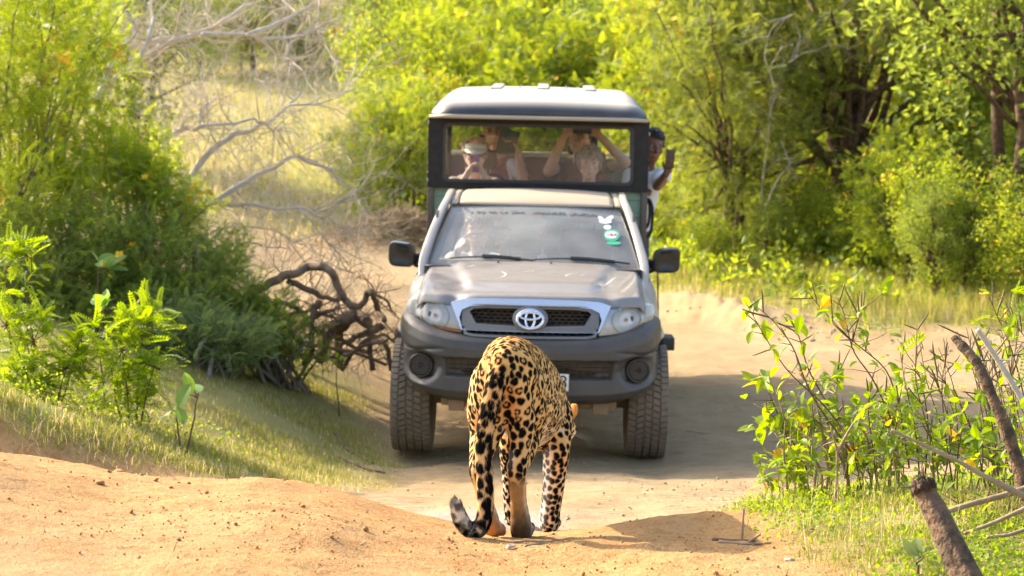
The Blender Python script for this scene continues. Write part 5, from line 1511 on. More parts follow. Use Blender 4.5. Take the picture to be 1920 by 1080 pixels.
def crown_tips(rng, blobs, n, shell=.55):
    """twig ends spread through a union of ellipsoids, denser near the skin; returns positions and outward directions"""
    vol = np.array([b[3]*b[4]*b[5] for b in blobs])**.75; k = rng.choice(len(blobs), n, p=vol/vol.sum())
    d = rng.normal(0, 1, (n, 3)); d /= np.linalg.norm(d, axis=1)[:, None]
    r = shell + (1-shell)*rng.random(n)**.6
    r = np.where(rng.random(n) < .18, rng.random(n)**.4, r)
    bl = np.array(blobs)[k]
    P = bl[:, :3] + d*r[:, None]*bl[:, 3:]*rng.uniform(.86, 1.10, (n, 1))
    D = d*.8 + np.array((0, 0, .35)); return P, D/np.linalg.norm(D, axis=1)[:, None]
def foliage(rng, tips, dirs, per, tmpl, spray=.28, size=(.75, 1.25), roll=.5, up=.35, tint=(.15, .85), clump=.22):
    """`per` leaves along a short twig at each tip"""
    n = len(tips); N = n*per
    s = np.repeat(rng.random(n), per); t = rng.random(N)
    tp, dr = np.repeat(tips, per, 0), np.repeat(dirs, per, 0)
    pos = tp + dr*(t-.6)[:, None]*spray + rng.normal(0, spray*.24, (N, 3))
    D = dr*.55 + rng.normal(0, .62, (N, 3)) + np.array((0, 0, up))
    M = frames(D, rng, roll=roll)*rng.uniform(*size, (N, 1, 1))
    V, F = inst(tmpl[0], tmpl[1], M, pos)
    tn = np.clip(tint[0] + (tint[1]-tint[0])*(s*clump*2 + rng.random(N)*(1-clump*2)) , 0, .92)
    tn = np.where(rng.random(N) < .015, .98, tn)
    return V, F, np.repeat(tn, len(tmpl[0]))
def mesh_of(name, V, F, tint, mat):
    me_ = raw_mesh(name, V, F); float_attr(me_, 'tint', tint); me_.materials.append(mat); return me_
def blossoms(rng, P, D, n, r=.03, per=7):
    i = rng.choice(len(P), n); c = np.repeat(P[i] + D[i]*.10, per, 0) + rng.normal(0, r*1.5, (n*per, 3))
    V, F = [], []
    for k in range(5):
        a = 2*math.pi*k/5; b = a + .55; V += [(0, 0, 0), (math.cos(a-.5)*r*.7, math.sin(a-.5)*r*.7, r*.25), (math.cos(a)*r, math.sin(a)*r, r*.35), (math.cos(b)*r*.7, math.sin(b)*r*.7, r*.25)]
        F += [(4*k, 4*k+1, 4*k+2), (4*k, 4*k+2, 4*k+3)]
    M = frames(rng.normal(0, 1, c.shape), rng)*rng.uniform(.6, 1.1, (len(c), 1, 1))
    return inst(np.array(V), np.array(F), M, c)

LF = MATS
leafmat('leaf_senna', (.11, .175, .026), (.37, .44, .055), .55, dead=(.34, .22, .05))
leafmat('leaf_far', (.085, .145, .022), (.35, .41, .055), .50, vary=.30, dead=(.42, .30, .06))
leafmat('leaf_olive', (.085, .12, .026), (.29, .33, .065), .46, vary=.30, dead=(.25, .19, .09))
leafmat('leaf_dark', (.11, .16, .036), (.27, .335, .066), .52, dead=(.25, .17, .06))
leafmat('leaf_grey', (.12, .165, .055), (.22, .28, .09), .40)
leafmat('leaf_lime', (.13, .22, .018), (.28, .36, .035), .52, dead=(.50, .36, .03))
leafmat('leaf_fleshy', (.14, .25, .05), (.24, .36, .07), .45, rough=.4)
leafmat('grass_blades', (.12, .16, .022), (.42, .38, .12), .42, dead=(.60, .48, .26), rough=.7, spec=.2)
pmat('petal_yellow', (.85, .55, .02), (.80, .46, .015), 20, rough=.7)
pmat('bark', (.19, .115, .065), (.060, .038, .022), 26, rough=.9, bump=1.0, bscale=60)
pmat('bark_grey', (.23, .20, .165), (.13, .11, .09), 14, rough=.9, bump=.4, bscale=40)
pmat('dead_wood', (.56, .51, .44), (.42, .37, .30), 12, rough=.85, bump=.3, bscale=50)
pmat('twig_grey', (.58, .51, .42), (.42, .36, .28), 12, rough=.9)
pmat('root_brown', (.21, .14, .085), (.10, .066, .042), 10, rough=.9, bump=.5, bscale=45)
pmat('stem_brown', (.16, .085, .045), (.10, .052, .03), 20, rough=.8)
pmat('stem_green', (.26, .27, .09), (.22, .16, .07), 12, rough=.8)
pmat('pod_brown', (.14, .085, .035), (.10, .11, .03), 6, rough=.7)
pmat('stick_tan', (.36, .26, .16), (.25, .17, .10), 14, rough=.85, bump=.3, bscale=60)
pmat('dry_brush', (.34, .25, .14), (.22, .16, .09), 10, rough=.95)

# ------------------------------------------------------------------ background trees and shrubs: five kinds, copied
def make_kind(seed, blobs, ntips, per, tmpl, mat, trunk, spray, flowers, bark='bark', tint=(.1, .9), limbs=26):
    rng = np.random.default_rng(seed)
    P, D = crown_tips(rng, blobs, ntips)
    V, F, tn = foliage(rng, P, D, per, tmpl, spray, tint=tint)
    crown = mesh_of('crown', V, F, tn, MATS[mat])
    G = Geo(); allc = np.array([b[:3] for b in blobs]).mean(0)
    for s in range(trunk[0]):
        a = rng.uniform(0, 6.28); q = np.array((math.cos(a), math.sin(a), 0))*rng.uniform(.03, trunk[2])
        top = allc + q*1.5 + np.array((0, 0, -.2)); G.tube(wander(q + (0, 0, -.15), top, rng, 9, .12), np.linspace(trunk[1], trunk[1]*.45, 9), 8)
    for i in rng.choice(ntips, limbs, replace=False):
        st = allc*np.array((.4, .4, rng.uniform(.35, .9))); G.tube(wander(st, P[i], rng, 8, .16), np.linspace(trunk[1]*.45, .008, 8), 5)
    V, F = G.arr(); tme = raw_mesh('trunk', V, F, True); tme.materials.append(MATS[bark])
    fl = None
    if flowers:
        V, F = blossoms(rng, P, D, flowers, .042, 6); fl = raw_mesh('blossom', V, F); fl.materials.append(MATS['petal_yellow'])
    return crown, tme, fl
pin_far = pinnate(5, .13, .044, .021, .3)
pin_mid = pinnate(6, .16, .045, .022, .35)
brd_far = diamond(.068, .042)
fea_far = pinnate(6, .13, .034, .016, .4)
KIND = {
 'senna': make_kind(1, [(0, 0, 1.5, 1.15, 1.0, 1.15), (.75, .2, 1.9, .75, .7, .85), (-.8, -.1, 1.7, .75, .7, .9), (.1, .1, 2.6, .7, .7, .7), (.3, -.5, .9, .9, .6, .6), (-.5, -.4, .8, .8, .6, .5)], 340, 14, pin_far, 'leaf_far', (4, .05, .25), .34, 34),
 'bush': make_kind(2, [(0, 0, 1.3, 1.2, 1.1, 1.0), (.8, -.1, 1.5, .7, .7, .8), (-.7, .2, 1.8, .8, .7, .8), (0, -.3, .6, 1.2, .7, .5)], 350, 27, brd_far, 'leaf_far', (5, .04, .3), .30, 12),
 'olive': make_kind(3, [(0, 0, 1.8, 1.2, 1.1, 1.0), (1.0, 0, 2.1, .8, .7, .7), (-.9, .1, 2.2, .8, .8, .7), (.2, .1, 2.9, .8, .7, .6), (-.3, -.5, 1.3, .7, .5, .5), (.2, -.3, .75, .8, .6, .45), (-.6, .2, .8, .6, .6, .4)], 360, 15, fea_far, 'leaf_olive', (4, .06, .2), .36, 8),
 'dark': make_kind(4, [(0, 0, 1.7, 1.2, 1.1, 1.2), (.8, 0, 2.2, .8, .7, .8), (-.8, 0, 2.4, .8, .7, .8), (0, 0, 3.0, .7, .7, .6)], 340, 28, brd_far, 'leaf_dark', (3, .07, .12), .32, 0),
 'shade': make_kind(5, [(0, 0, 2.9, 1.7, 1.5, .95), (1.3, -.1, 2.6, .9, .8, .7), (-1.3, .1, 2.7, 1.0, .9, .7), (.3, .1, 3.7, 1.1, 1.0, .7), (-.6, -.6, 2.1, .7, .6, .45), (.9, -.7, 2.0, .7, .6, .4), (-1.0, -.3, 1.5, .6, .6, .5), (1.3, -.2, 1.6, .7, .6, .5), (.9, .5, 1.0, .7, .6, .5), (-.9, .5, .9, .7, .6, .5)], 500, 14, pin_mid, 'leaf_olive', (2, .13, .06), .40, 14, limbs=40),
}
def plant_tree(kind, name, X, Y, rz, sc, label, group, dz=0.0, sxy=1.0):
    cr, tr, fl = KIND[kind]
    e = empty(name, (X, Y, float(gz(X, Y)) - .05 + dz), (0, 0, rz)); e.scale = (sc*sxy, sc*sxy, sc)
    tag(e, label, 'tree' if 'tree' in name else 'shrub', group)
    link('trunk', tr, None, e); link('crown', cr, None, e)
    if fl: tag(link('blossom', fl, None, e), kind='stuff')
    return e
GB, GR, GH = 'shrubs behind the jeep', 'trees and shrubs along the right verge', 'trees on the far hillside'
def X_(px, Y): return (px-960)/FPX*Y
SPOT = [
 # kind, name, px, Y, rot, scale, label, group
 ('shade', 'shade_tree', 1572, 23.0, .3, 1.30, 'spreading olive tree with the thick dark trunk beyond the right bend', GR),
 ('olive', 'thorn_tree', 1372, 22.0, 1.2, 1.15, 'slender many stemmed olive tree nearest the jeep on the right verge', GR),
 ('dark', 'dark_tree', 1935, 19.5, .5, 1.55, 'dark tree added for the vignetting in the upper right corner', GR),  # added tree, its dark leaves stand in for lens vignetting
 ('senna', 'flowering_shrub', 1700, 19.3, 2.0, .62, 'low lime green shrub between the thick trunk and the dark corner tree', GR),
 ('bush', 'leafy_shrub', 1815, 18.4, .4, .66, 'rounded dark green shrub at the verge in front of the dark corner tree', GR),
 ('senna', 'flowering_shrub', 1520, 24.5, 3.1, .60, 'yellow flowered shrub standing just behind the thick dark trunk', GR),
 ('bush', 'leafy_shrub', 1445, 26.5, 1.4, 1.05, 'bushy green shrub seen between the two olive trees', GR),
 ('olive', 'thorn_tree', 1680, 26.0, 2.2, 1.45, 'tall olive tree behind the low lime shrub on the right', GR),
 ('senna', 'flowering_shrub', 1290, 27.0, .2, 1.20, 'bright yellow green shrub behind the tracker leaning from the jeep', GR),
 ('senna', 'flowering_shrub', 1400, 30.5, 4.1, 1.60, 'large flowering shrub above the slender olive tree', GR),
 ('olive', 'thorn_tree', 1560, 31.0, .9, 1.70, 'tall feathery tree above the thick trunked shade tree', GR),
 ('bush', 'leafy_shrub', 1745, 30.0, 2.8, 1.75, 'big leafy shrub at the top right beside the dark tree', GR),
 ('shade', 'shade_tree', 1880, 27.5, 2.5, 1.35, 'olive shade tree behind the dark corner tree', GR),
 ('senna', 'flowering_shrub', 1255, 33.0, 1.0, 1.55, 'yellow flowered shrub above the right end of the canopy roof', GB),
 ('senna', 'flowering_shrub', 745, 29.5, 5.0, .92, 'lime green shrub just left of the jeep canopy', GB),
 ('bush', 'leafy_shrub', 775, 32.0, 2.3, 1.15, 'leafy green shrub at the left rear corner of the canopy', GB),
 ('bush', 'leafy_shrub', 820, 35.0, .6, 1.5, 'broad green shrub above the left end of the canopy roof', GB),
 ('senna', 'flowering_shrub', 930, 33.5, 2.9, 1.4, 'flowering shrub directly above the left half of the canopy roof', GB),
 ('senna', 'flowering_shrub', 1040, 32.0, .8, 1.3, 'flowering shrub directly above the middle of the canopy roof', GB),
 ('bush', 'leafy_shrub', 1150, 34.0, 3.7, 1.45, 'green shrub above the right half of the canopy roof', GB),
 ('senna', 'flowering_shrub', 880, 40.0, 4.4, 1.6, 'tall yellow green shrub on the slope, top centre left', GB),
 ('senna', 'flowering_shrub', 1010, 40.5, 1.7, 1.7, 'tall yellow green shrub on the slope, top centre', GB),
 ('bush', 'leafy_shrub', 1120, 41.0, 5.2, 1.8, 'tall leafy shrub on the slope, top centre right', GB),
 ('olive', 'thorn_tree', 1215, 42.0, 2.6, 1.8, 'feathery tree on the slope right of the top centre', GB),
 ('bush', 'leafy_shrub', 770, 43.0, .1, 1.5, 'green shrub at the right edge of the meadow', GB),
 ('olive', 'thorn_tree', 700, 47.0, 3.3, 1.35, 'olive tree at the far right corner of the meadow', GH),
 ('dark', 'dark_tree', 715, 54.0, 1.3, 1.5, 'dark tree behind the olive tree at the meadow corner', GH),
 ('olive', 'thorn_tree', 620, 52.0, .7, 1.30, 'olive tree at the far edge of the meadow, third of the row', GH),
 ('bush', 'leafy_shrub', 545, 53.0, 2.0, 1.25, 'leafy shrub at the far edge of the meadow, second of the row', GH),
 ('senna', 'flowering_shrub', 470, 52.5, 4.0, 1.20, 'yellow green shrub at the far edge of the meadow, behind the white limbs', GH),
 ('senna', 'flowering_shrub', 385, 51.0, 1.1, 1.0, 'yellowish shrub at the far left edge of the meadow', GH),
 ('dark', 'dark_tree', 262, 33.0, 2.2, 1.45, 'dark tree behind the flowering bush at the upper left', GH),
 ('dark', 'dark_tree', 100, 36.0, 3.2, 1.7, 'dark tree at the far left behind the flowering bush', GH),
 ('olive', 'thorn_tree', 660, 62.0, 5.1, 1.9, 'hilltop olive tree above the meadow, right of the dead limbs', GH),
 ('bush', 'leafy_shrub', 560, 63.0, 1.9, 1.9, 'hilltop shrub above the meadow, behind the dead limbs', GH),
 ('olive', 'thorn_tree', 455, 62.0, 2.7, 2.0, 'hilltop tree above the left part of the meadow', GH),
 ('senna', 'flowering_shrub', 1305, 24.2, 1.3, .42, 'low flowering shrub right of the tracker, behind the spoil bank', GR),
 ('bush', 'leafy_shrub', 1418, 23.6, 2.3, .46, 'low leafy shrub between the slender olive stems and the thick trunk', GR),
 ('senna', 'flowering_shrub', 1478, 27.6, .7, .85, 'lime shrub glimpsed left of the thick trunk', GR),
 ('senna', 'flowering_shrub', 1632, 24.8, 2.7, .70, 'lime flowering shrub right of the thick trunk', GR),
 ('bush', 'leafy_shrub', 1668, 21.6, 3.9, .42, 'small leafy shrub right of the thick trunk foot', GR),
 ('senna', 'flowering_shrub', 1765, 23.6, 1.9, .95, 'tall lime shrub left of the dark corner tree', GR),
 ('bush', 'leafy_shrub', 1890, 22.0, 5.1, .90, 'leafy shrub under the dark corner tree', GR),
 ('senna', 'flowering_shrub', 1340, 31.5, 2.1, 1.25, 'flowering shrub behind the slender olive tree', GR),
 ('bush', 'leafy_shrub', 1960, 17.2, 2.6, .55, 'low shrub at the right frame edge beyond the track', GR),
 ('senna', 'flowering_shrub', 690, 32.0, 3.4, .60, 'small lime shrub at the foot of the meadow left of the jeep', GB),
 ('bush', 'leafy_shrub', 1225, 25.0, 4.4, .62, 'green shrub just right of the canopy, below the tracker', GB),
 ('bush', 'leafy_shrub', 1335, 20.9, .9, .34, 'knee high green bush at the foot of the slender olive tree', GR),
 ('dark', 'dark_shrub', 1438, 21.2, 1.9, .30, 'small dark bush on the verge left of the thick trunk', GR),
 ('dark', 'dark_shrub', 1500, 25.5, 2.9, .62, 'dark bush in the gap behind the thick trunk', GR),
 ('bush', 'leafy_shrub', 1618, 20.6, 5.5, .36, 'knee high bush right of the thick trunk, close to the track', GR),
 ('dark', 'dark_shrub', 1752, 18.0, 4.2, .40, 'dark bush at the verge left of the rounded dark green shrub', GR),
 ('dark', 'dark_shrub', 1640, 29.0, 1.0, 1.10, 'dark tall bush deep in the thicket right of the thick trunk', GR),
 ('dark', 'dark_shrub', 1360, 27.8, 3.0, .95, 'dark bush deep behind the slender olive tree', GR),
 ('bush', 'leafy_shrub', 1568, 26.8, 2.1, 1.0, 'leafy bush right behind the thick trunked tree', GR),
 ('dark', 'dark_shrub', 1090, 37.0, 2.4, 1.1, 'dark bush amid the lime shrubs above the canopy', GB),
 ('dark', 'dark_shrub', 905, 37.0, .4, 1.0, 'dark bush amid the lime shrubs above the left half of the canopy', GB),
 ('senna', 'flowering_shrub', 1545, 21.4, 1.6, .40, 'waist high lime bush in front of the thick trunked tree', GR),
 ('olive', 'thorn_tree', 1600, 27.5, 4.3, 1.15, 'feathery bush filling the gap right behind the thick trunk', GR),
 ('senna', 'flowering_shrub', 1720, 27.0, .5, 1.15, 'flowering bush between the tall olive tree and the dark corner tree', GR),
 ('senna', 'flowering_shrub', 1830, 24.0, 3.6, 1.05, 'flowering bush just left of the corner trunk', GR),
 ('bush', 'leafy_shrub', 1470, 24.2, 5.0, .60, 'leafy bush between the slender stems and the thick trunked tree', GR),
 ('dark', 'dark_tree', 350, 60.0, .2, 1.8, 'dark hilltop tree at the upper left', GH),
]
for (k, nm, px, Y, rz, sc, lb, gp) in SPOT: plant_tree(k, nm, X_(px, Y), Y, rz, sc, lb, gp)
# hilltop wood that closes the view behind the single trees
cr, tr, fl = KIND['bush']
rng = np.random.default_rng(77)
Vs, Fs, Ts, o_ = [], [], [], 0
tv, tf = diamond(.34, .24)
P = np.stack([rng.uniform(-48, 48, 9000), rng.uniform(64, 74, 9000), np.zeros(9000)], 1)
P[:, 2] = gz(P[:, 0], P[:, 1]) + rng.random(9000)**.8*(5.2 + 1.6*fbm(P[:, 0]*.25, P[:, 1]*.25, 3, 2))
D = rng.normal(0, 1, P.shape) + (0, -.3, .5)
V, F, tn = foliage(rng, P, D, 3, (tv, tf), 1.0, (.7, 1.5))
wood = link('far_wood', mesh_of('far_wood', V, F, tn, MATS['leaf_olive'])); tag(wood, 'far green wood closing the hilltop', 'wood', None, 'stuff')

# ------------------------------------------------------------------ left thicket (close enough to show each pinnate leaf)
pin_l = pinnate(7, .105, .025, .0098, .38)
pin_s = pinnate(7, .095, .023, .009, .42)
def big_bush(name, label, seed, base, blobs, ntips, per, tmpl, mat, flowers=0, spray=.26, tint=(.1, .9), stems=9, bark='bark_grey', cat='shrub'):
    rng = np.random.default_rng(seed); base = np.array(base, float)
    bl = [(b[0]-base[0], b[1]-base[1], b[2]-base[2], b[3], b[4], b[5]) for b in blobs]
    P, D = crown_tips(rng, bl, ntips); V, F, tn = foliage(rng, P, D, per, tmpl, spray, tint=tint)
    e = empty(name, base); tag(e, label, cat, 'shrubs on the left bank')
    link('crown', mesh_of('crown', V, F, tn, MATS[mat]), None, e)
    G = Geo()
    for i in rng.choice(ntips, stems*5, replace=False):
        q = rng.normal(0, .10, 3)*(1, 1, 0); mid = P[i]*rng.uniform(.35, .6) + rng.normal(0, .08, 3)
        W_ = np.concatenate([wander(q - (0, 0, .1), mid, rng, 5, .12), wander(mid, P[i], rng, 6, .14)[1:]]); G.tube(W_, np.linspace(.020, .004, len(W_)), 5)
    G.obj('stems', MATS[bark], e, auto=180)
    if flowers:
        V, F = blossoms(rng, P, D, flowers, .036, 8); f_ = raw_mesh('blossom', V, F); tag(link('blossom', f_, MATS['petal_yellow'], e), kind='stuff')
    return e
def B_(px, py, Y, rx, ry, rz): p = P3(px, py, Y); return (p[0], p[1], p[2], rx, ry, rz)
g0 = lambda x, y: float(gz(x, y))
bx, by = -3.9, 12.7
big_bush('flowering_bush', 'tall yellow flowered bush at the left edge', 31, (bx, by, g0(bx, by)),
         [B_(60, 120, 12.6, .75, .7, .75), B_(-60, 260, 12.4, .8, .8, .9), B_(150, 250, 12.5, .55, .5, .55), B_(120, 20, 13, .50, .5, .5), B_(40, 380, 12.1, .75, .5, .5), B_(190, 110, 13.0, .30, .35, .45), B_(-80, 20, 12.8, .8, .7, .7)], 680, 12, pin_l, 'leaf_senna', 26)
bx, by = X_(255, 12.9), 12.9
big_bush('flowering_bush', 'smaller bush in front of the dead branches, right of the tall bush', 32, (bx, by, g0(bx, by)), [B_(250, 300, 12.8, .34, .35, .30), B_(310, 360, 12.6, .28, .3, .20), B_(200, 340, 12.6, .42, .4, .35), B_(330, 410, 12.7, .30, .3, .16)], 250, 11, pin_l, 'leaf_senna', 5)
for (nm, lb, sd, px, Y, bl, nt_, mt) in (
    ('undergrowth_shrub', 'dark shaded shrub under the tall flowering bush', 33, 90, 11.9, [B_(60, 500, 11.9, .70, .45, .45), B_(190, 470, 12.0, .45, .4, .40), B_(150, 570, 11.7, .6, .4, .30), B_(0, 590, 11.7, .5, .4, .3)], 420, 'leaf_dark'),
    ('undergrowth_shrub', 'dark feathery shrub left of the root tangle', 34, 330, 12.0, [B_(300, 500, 12.1, .42, .4, .35), B_(370, 560, 12.0, .40, .35, .25), B_(280, 590, 11.8, .45, .35, .25), B_(410, 490, 12.4, .24, .3, .18)], 330, 'leaf_dark'),
    ('undergrowth_shrub', 'low dark shrub at the foot of the root tangle', 35, 520, 12.0, [B_(480, 590, 12.1, .28, .3, .18), B_(510, 630, 12.0, .26, .3, .14), B_(440, 630, 11.9, .3, .3, .17), B_(560, 665, 12.0, .20, .2, .07)], 190, 'leaf_dark'),
    ('silvery_shrub', 'pale grey green shrub at the edge of the shaded lawn', 36, 385, 11.3, [B_(400, 640, 11.3, .34, .25, .13), B_(350, 615, 11.4, .22, .2, .12), B_(450, 650, 11.3, .2, .2, .09)], 150, 'leaf_grey')):
    bx = X_(px, Y); big_bush(nm, lb, sd, (bx, Y, g0(bx, Y)), bl, nt_, 12, pin_s, mt, 3 if sd == 33 else 0, .22)  # leaf_dark puts the thicket's shade into the leaf colour
# ------------------------------------------------------------------ grass and weeds (uncountable)
def blades(rng, X, Y, h, w, lean=.45, simple=False):
    if simple:
        n = len(X); a = rng.uniform(0, 2*np.pi, n); d = np.stack([np.cos(a), np.sin(a), 0*a], 1); s = np.stack([-np.sin(a), np.cos(a), 0*a], 1)*(w/2)[:, None]
        B0 = np.stack([X, Y, gz(X, Y)-.005], 1); V = np.stack([B0-s, B0+s, B0 + d*(lean*rng.random(n)*h)[:, None] + np.array((0, 0, 1.0))*h[:, None]], 1).reshape(-1, 3)
        return V, np.arange(3*n).reshape(-1, 3)
    n = len(X); Z = gz(X, Y) - .005
    a = rng.uniform(0, 2*np.pi, n); d = np.stack([np.cos(a), np.sin(a), np.zeros(n)], 1); s = np.stack([-np.sin(a), np.cos(a), np.zeros(n)], 1)
    l = rng.uniform(.1, 1, n)*lean; B0 = np.stack([X, Y, Z], 1); V = []
    for t, k in ((0, 1.0), (.5, .8)):
        c = B0 + d*(l*h*t*t)[:, None] + np.array((0, 0, 1.0))*(h*t*(1-.25*l*t))[:, None]
        V += [c - s*(w*k/2)[:, None], c + s*(w*k/2)[:, None]]
    V.append(B0 + d*(l*h)[:, None] + np.array((0, 0, 1.0))*(h*(1-.3*l))[:, None])
    V = np.stack(V, 1).reshape(-1, 3); b = (np.arange(n)*5)[:, None]
    F = np.concatenate([b+np.array([[0, 1, 3]]), b+np.array([[0, 3, 2]]), b+np.array([[2, 3, 4]])], 0)
    return V, F
def scatter(rng, n, x0, x1, y0, y1, fn):
    X, Y = rng.uniform(x0, x1, n), rng.uniform(y0, y1, n); k = rng.random(n) < fn(X, Y); return X[k], Y[k]
def grass(name, label, seed, n, box, fn, h, w, tint, lean=.5, simple=False):
    rng = np.random.default_rng(seed); X, Y = scatter(rng, n, *box, fn); m = len(X)
    pt = .5+.5*fbm(X*1.3, Y*1.3, seed, 3)
    hh = rng.uniform(*h, m)*(.55+.8*np.clip(pt, 0, 1)); V, F = blades(rng, X, Y, hh, rng.uniform(*w, m), lean, simple)
    tn = np.clip(tint[0] + (tint[1]-tint[0])*(.55*rng.random(m) + .45*np.clip(.5+.6*fbm(X*.8, Y*.8, seed+5, 3), 0, 1)), 0, .9); tn = np.where(rng.random(m) < tint[2], .98, tn)
    return tag(link(name, mesh_of(name, V, F, np.repeat(tn, 3 if simple else 5), MATS['grass_blades'])), label, 'grass', None, 'stuff')
gm = grass_mask
grass('lawn_grass', 'short shaded grass beside the left front wheel', 1, 150000, (-4.6, -.6, 8.2, 13.4), lambda x, y: gm(x, y)**1.2*np.clip(.55+.9*fbm(x*2.2, y*2.2, 3, 3), .12, 1), (.012, .045), (.003, .006), (.05, .80, .14), simple=True)
grass('bank_grass', 'tangled sunlit grass on the left bank', 2, 120000, (-4.6, -.9, 6.9, 9.6), lambda x, y: gm(x, y)*sstep(-.7, -1.3, x + .1*(y-8))*np.clip(.5+1.0*fbm(x*2.6, y*2.6, 6, 3), .08, 1), (.025, .095), (.002, .0045), (.05, .85, .20), 1.1)
grass('verge_weeds_grass', 'bright fresh grass under the weeds in the right foreground', 3, 90000, (.75, 2.6, 3.9, 8.6), lambda x, y: gm(x, y)*np.clip(.5+.9*fbm(x*4, y*4, 5, 3), .10, 1), (.012, .06), (.0018, .004), (.0, .70, .12), 1.0)
grass('dry_stalk_grass', 'fine dry seed grass in the right foreground', 4, 3000, (.75, 2.3, 4.8, 7.4), lambda x, y: gm(x, y)*.6, (.07, .20), (.0010, .0018), (.6, 1.0, .55), .7)
grass('verge_grass', 'tall lime grass along the far right verge', 5, 80000, (1.0, 9.5, 15.4, 28), lambda x, y: gm(x, y)*.9, (.08, .28), (.006, .013), (.05, .70, .05), .6, True)
grass('meadow_grass', 'yellowish grass on the far meadow', 6, 110000, (-26, 8, 27, 62), lambda x, y: gm(x, y)*.8, (.10, .34), (.014, .034), (.15, .85, .20), .7, True)
def ground_leaves(name, label, seed, n, box, fn, hmax, tm, mat, size=(.7, 1.3), tint=(.1, .9)):
    rng = np.random.default_rng(seed); X, Y = scatter(rng, n, *box, fn); m = len(X)
    cl = np.clip(.45+.9*fbm(X*1.1, Y*1.1, seed, 3), .05, 1.2)
    P = np.stack([X, Y, gz(X, Y) + rng.random(m)*hmax*cl], 1); D = rng.normal(0, .8, (m, 3)) + (0, 0, .5)
    V, F = inst(tm[0], tm[1], frames(D, rng)*rng.uniform(*size, (m, 1, 1)), P)
    tn = np.clip(tint[0]+(tint[1]-tint[0])*rng.random(m), 0, .92)
    return tag(link(name, mesh_of(name, V, F, np.repeat(tn, len(tm[0])), MATS[mat])), label, 'weeds', None, 'stuff')
ground_leaves('verge_undergrowth', 'lime green leafy undergrowth beneath the right hand trees', 11, 30000, (1.2, 9.5, 17.5, 31), lambda x, y: gm(x, y)*sstep(.9, 2.6, y-road_right(x)), .62, diamond(.10, .06), 'leaf_far')
ground_leaves('ground_cover', 'tiny green ground cover leaves in the right foreground', 12, 42000, (.8, 2.5, 4.0, 7.4), lambda x, y: gm(x, y)*np.clip(.5+.9*fbm(x*3, y*3, 15, 3), .1, 1), .075, diamond(.016, .012), 'leaf_lime', tint=(.0, .7))
ground_leaves('bank_weeds', 'small leafy weeds among the grass of the left bank', 13, 7000, (-4.4, -1.0, 7.2, 9.6), lambda x, y: gm(x, y)*sstep(-1.1, -1.9, x), .16, diamond(.020, .012), 'leaf_senna', tint=(0, .55))
ground_leaves('slope_undergrowth', 'low green growth at the foot of the shrubs behind the jeep', 14, 16000, (-6, 5, 27.5, 44), lambda x, y: sstep(-2.6, -1.4, x)*.9, .8, diamond(.12, .075), 'leaf_far')
# dry brush heaped where the track bends, left of the jeep
rng = np.random.default_rng(15); n = 6000
X = rng.normal(-1.75, .55, n); Y = rng.normal(26.6, .5, n); P = np.stack([X, Y, gz(X, Y)+rng.random(n)*.36*np.exp(-((X+1.75)/.7)**2)], 1)
D = rng.normal(0, 1, P.shape)*(1, 1, .35); M = frames(D, rng); tv = np.array([(-.004, -.16, 0), (.004, -.16, 0), (.003, .16, .02), (-.003, .16, .02)])
V, F = inst(tv, np.array([(0, 1, 2), (0, 2, 3)]), M*rng.uniform(.6, 1.5, (n, 1, 1)), P)
tag(link('dry_brush', raw_mesh('dry_brush', V, F), MATS['dry_brush']), 'heap of dry brown brushwood where the track bends left', 'brushwood', None, 'stuff')

# ------------------------------------------------------------------ crumbs, clods and stones
def pebble(seed, sub=1):
    if sub == 0:
        r_ = np.random.default_rng(seed); V = np.array([(1, 0, 0), (-1, 0, 0), (0, 1, 0), (0, -1, 0), (0, 0, .7), (0, 0, -.7)])*r_.uniform(.75, 1.2, (6, 1)); return V, np.array([(0, 2, 4), (2, 1, 4), (1, 3, 4), (3, 0, 4), (2, 0, 5), (1, 2, 5), (3, 1, 5), (0, 3, 5)])
    bm = bmesh.new(); bmesh.ops.create_icosphere(bm, subdivisions=sub, radius=1.0); r_ = random.Random(seed)
    for v in bm.verts: v.co *= r_.uniform(.7, 1.2); v.co.z *= .6
    V = np.array([v.co[:] for v in bm.verts]); F = np.array([[v.index for v in f.verts] for f in bm.faces]); bm.free(); return V, F
def clods(name, label, seed, n, box, fn, r, mat):
    rng = np.random.default_rng(seed); X, Y = scatter(rng, n, *box, fn); m = len(X); tv, tf = pebble(seed, 0)
    s = r[0]*(r[1]/r[0])**(rng.random(m)**2.6); P = np.stack([X, Y, gz(X, Y) + s*.25 + .002], 1)
    V, F = inst(tv, tf, frames(rng.normal(0, 1, (m, 3))*(1, 1, .2), rng)*s[:, None, None], P)
    return tag(link(name, raw_mesh(name, V, F, True), MATS[mat]), label, 'soil', None, 'stuff')
pmat('clod', (.43, .225, .08), (.38, .18, .06), 30, rough=.95, bump=.4, bscale=200)
pmat('clod_pale', (.42, .33, .22), (.33, .24, .15), 30, rough=.95, bump=.4, bscale=200)
pmat('stone', (.42, .36, .29), (.30, .24, .18), 20, rough=.85)
clods('soil_crumbs', 'orange soil crumbs strewn over the near mound', 21, 11000, (-2.4, 1.3, 4.2, 6.6), lambda x, y: (1-gm(x, y))*np.clip(.25+.9*fbm(x*1.2, y*1.2, 9, 3), .02, 1), (.0009, .0062), 'clod')
clods('track_grit', 'pale grit on the sandy track', 22, 9000, (-1.6, 3.5, 6.4, 14), lambda x, y: (1-gm(x, y))*np.clip(.2+.8*fbm(x*.8, y*.8, 4, 3), .03, 1), (.0025, .012), 'clod_pale')
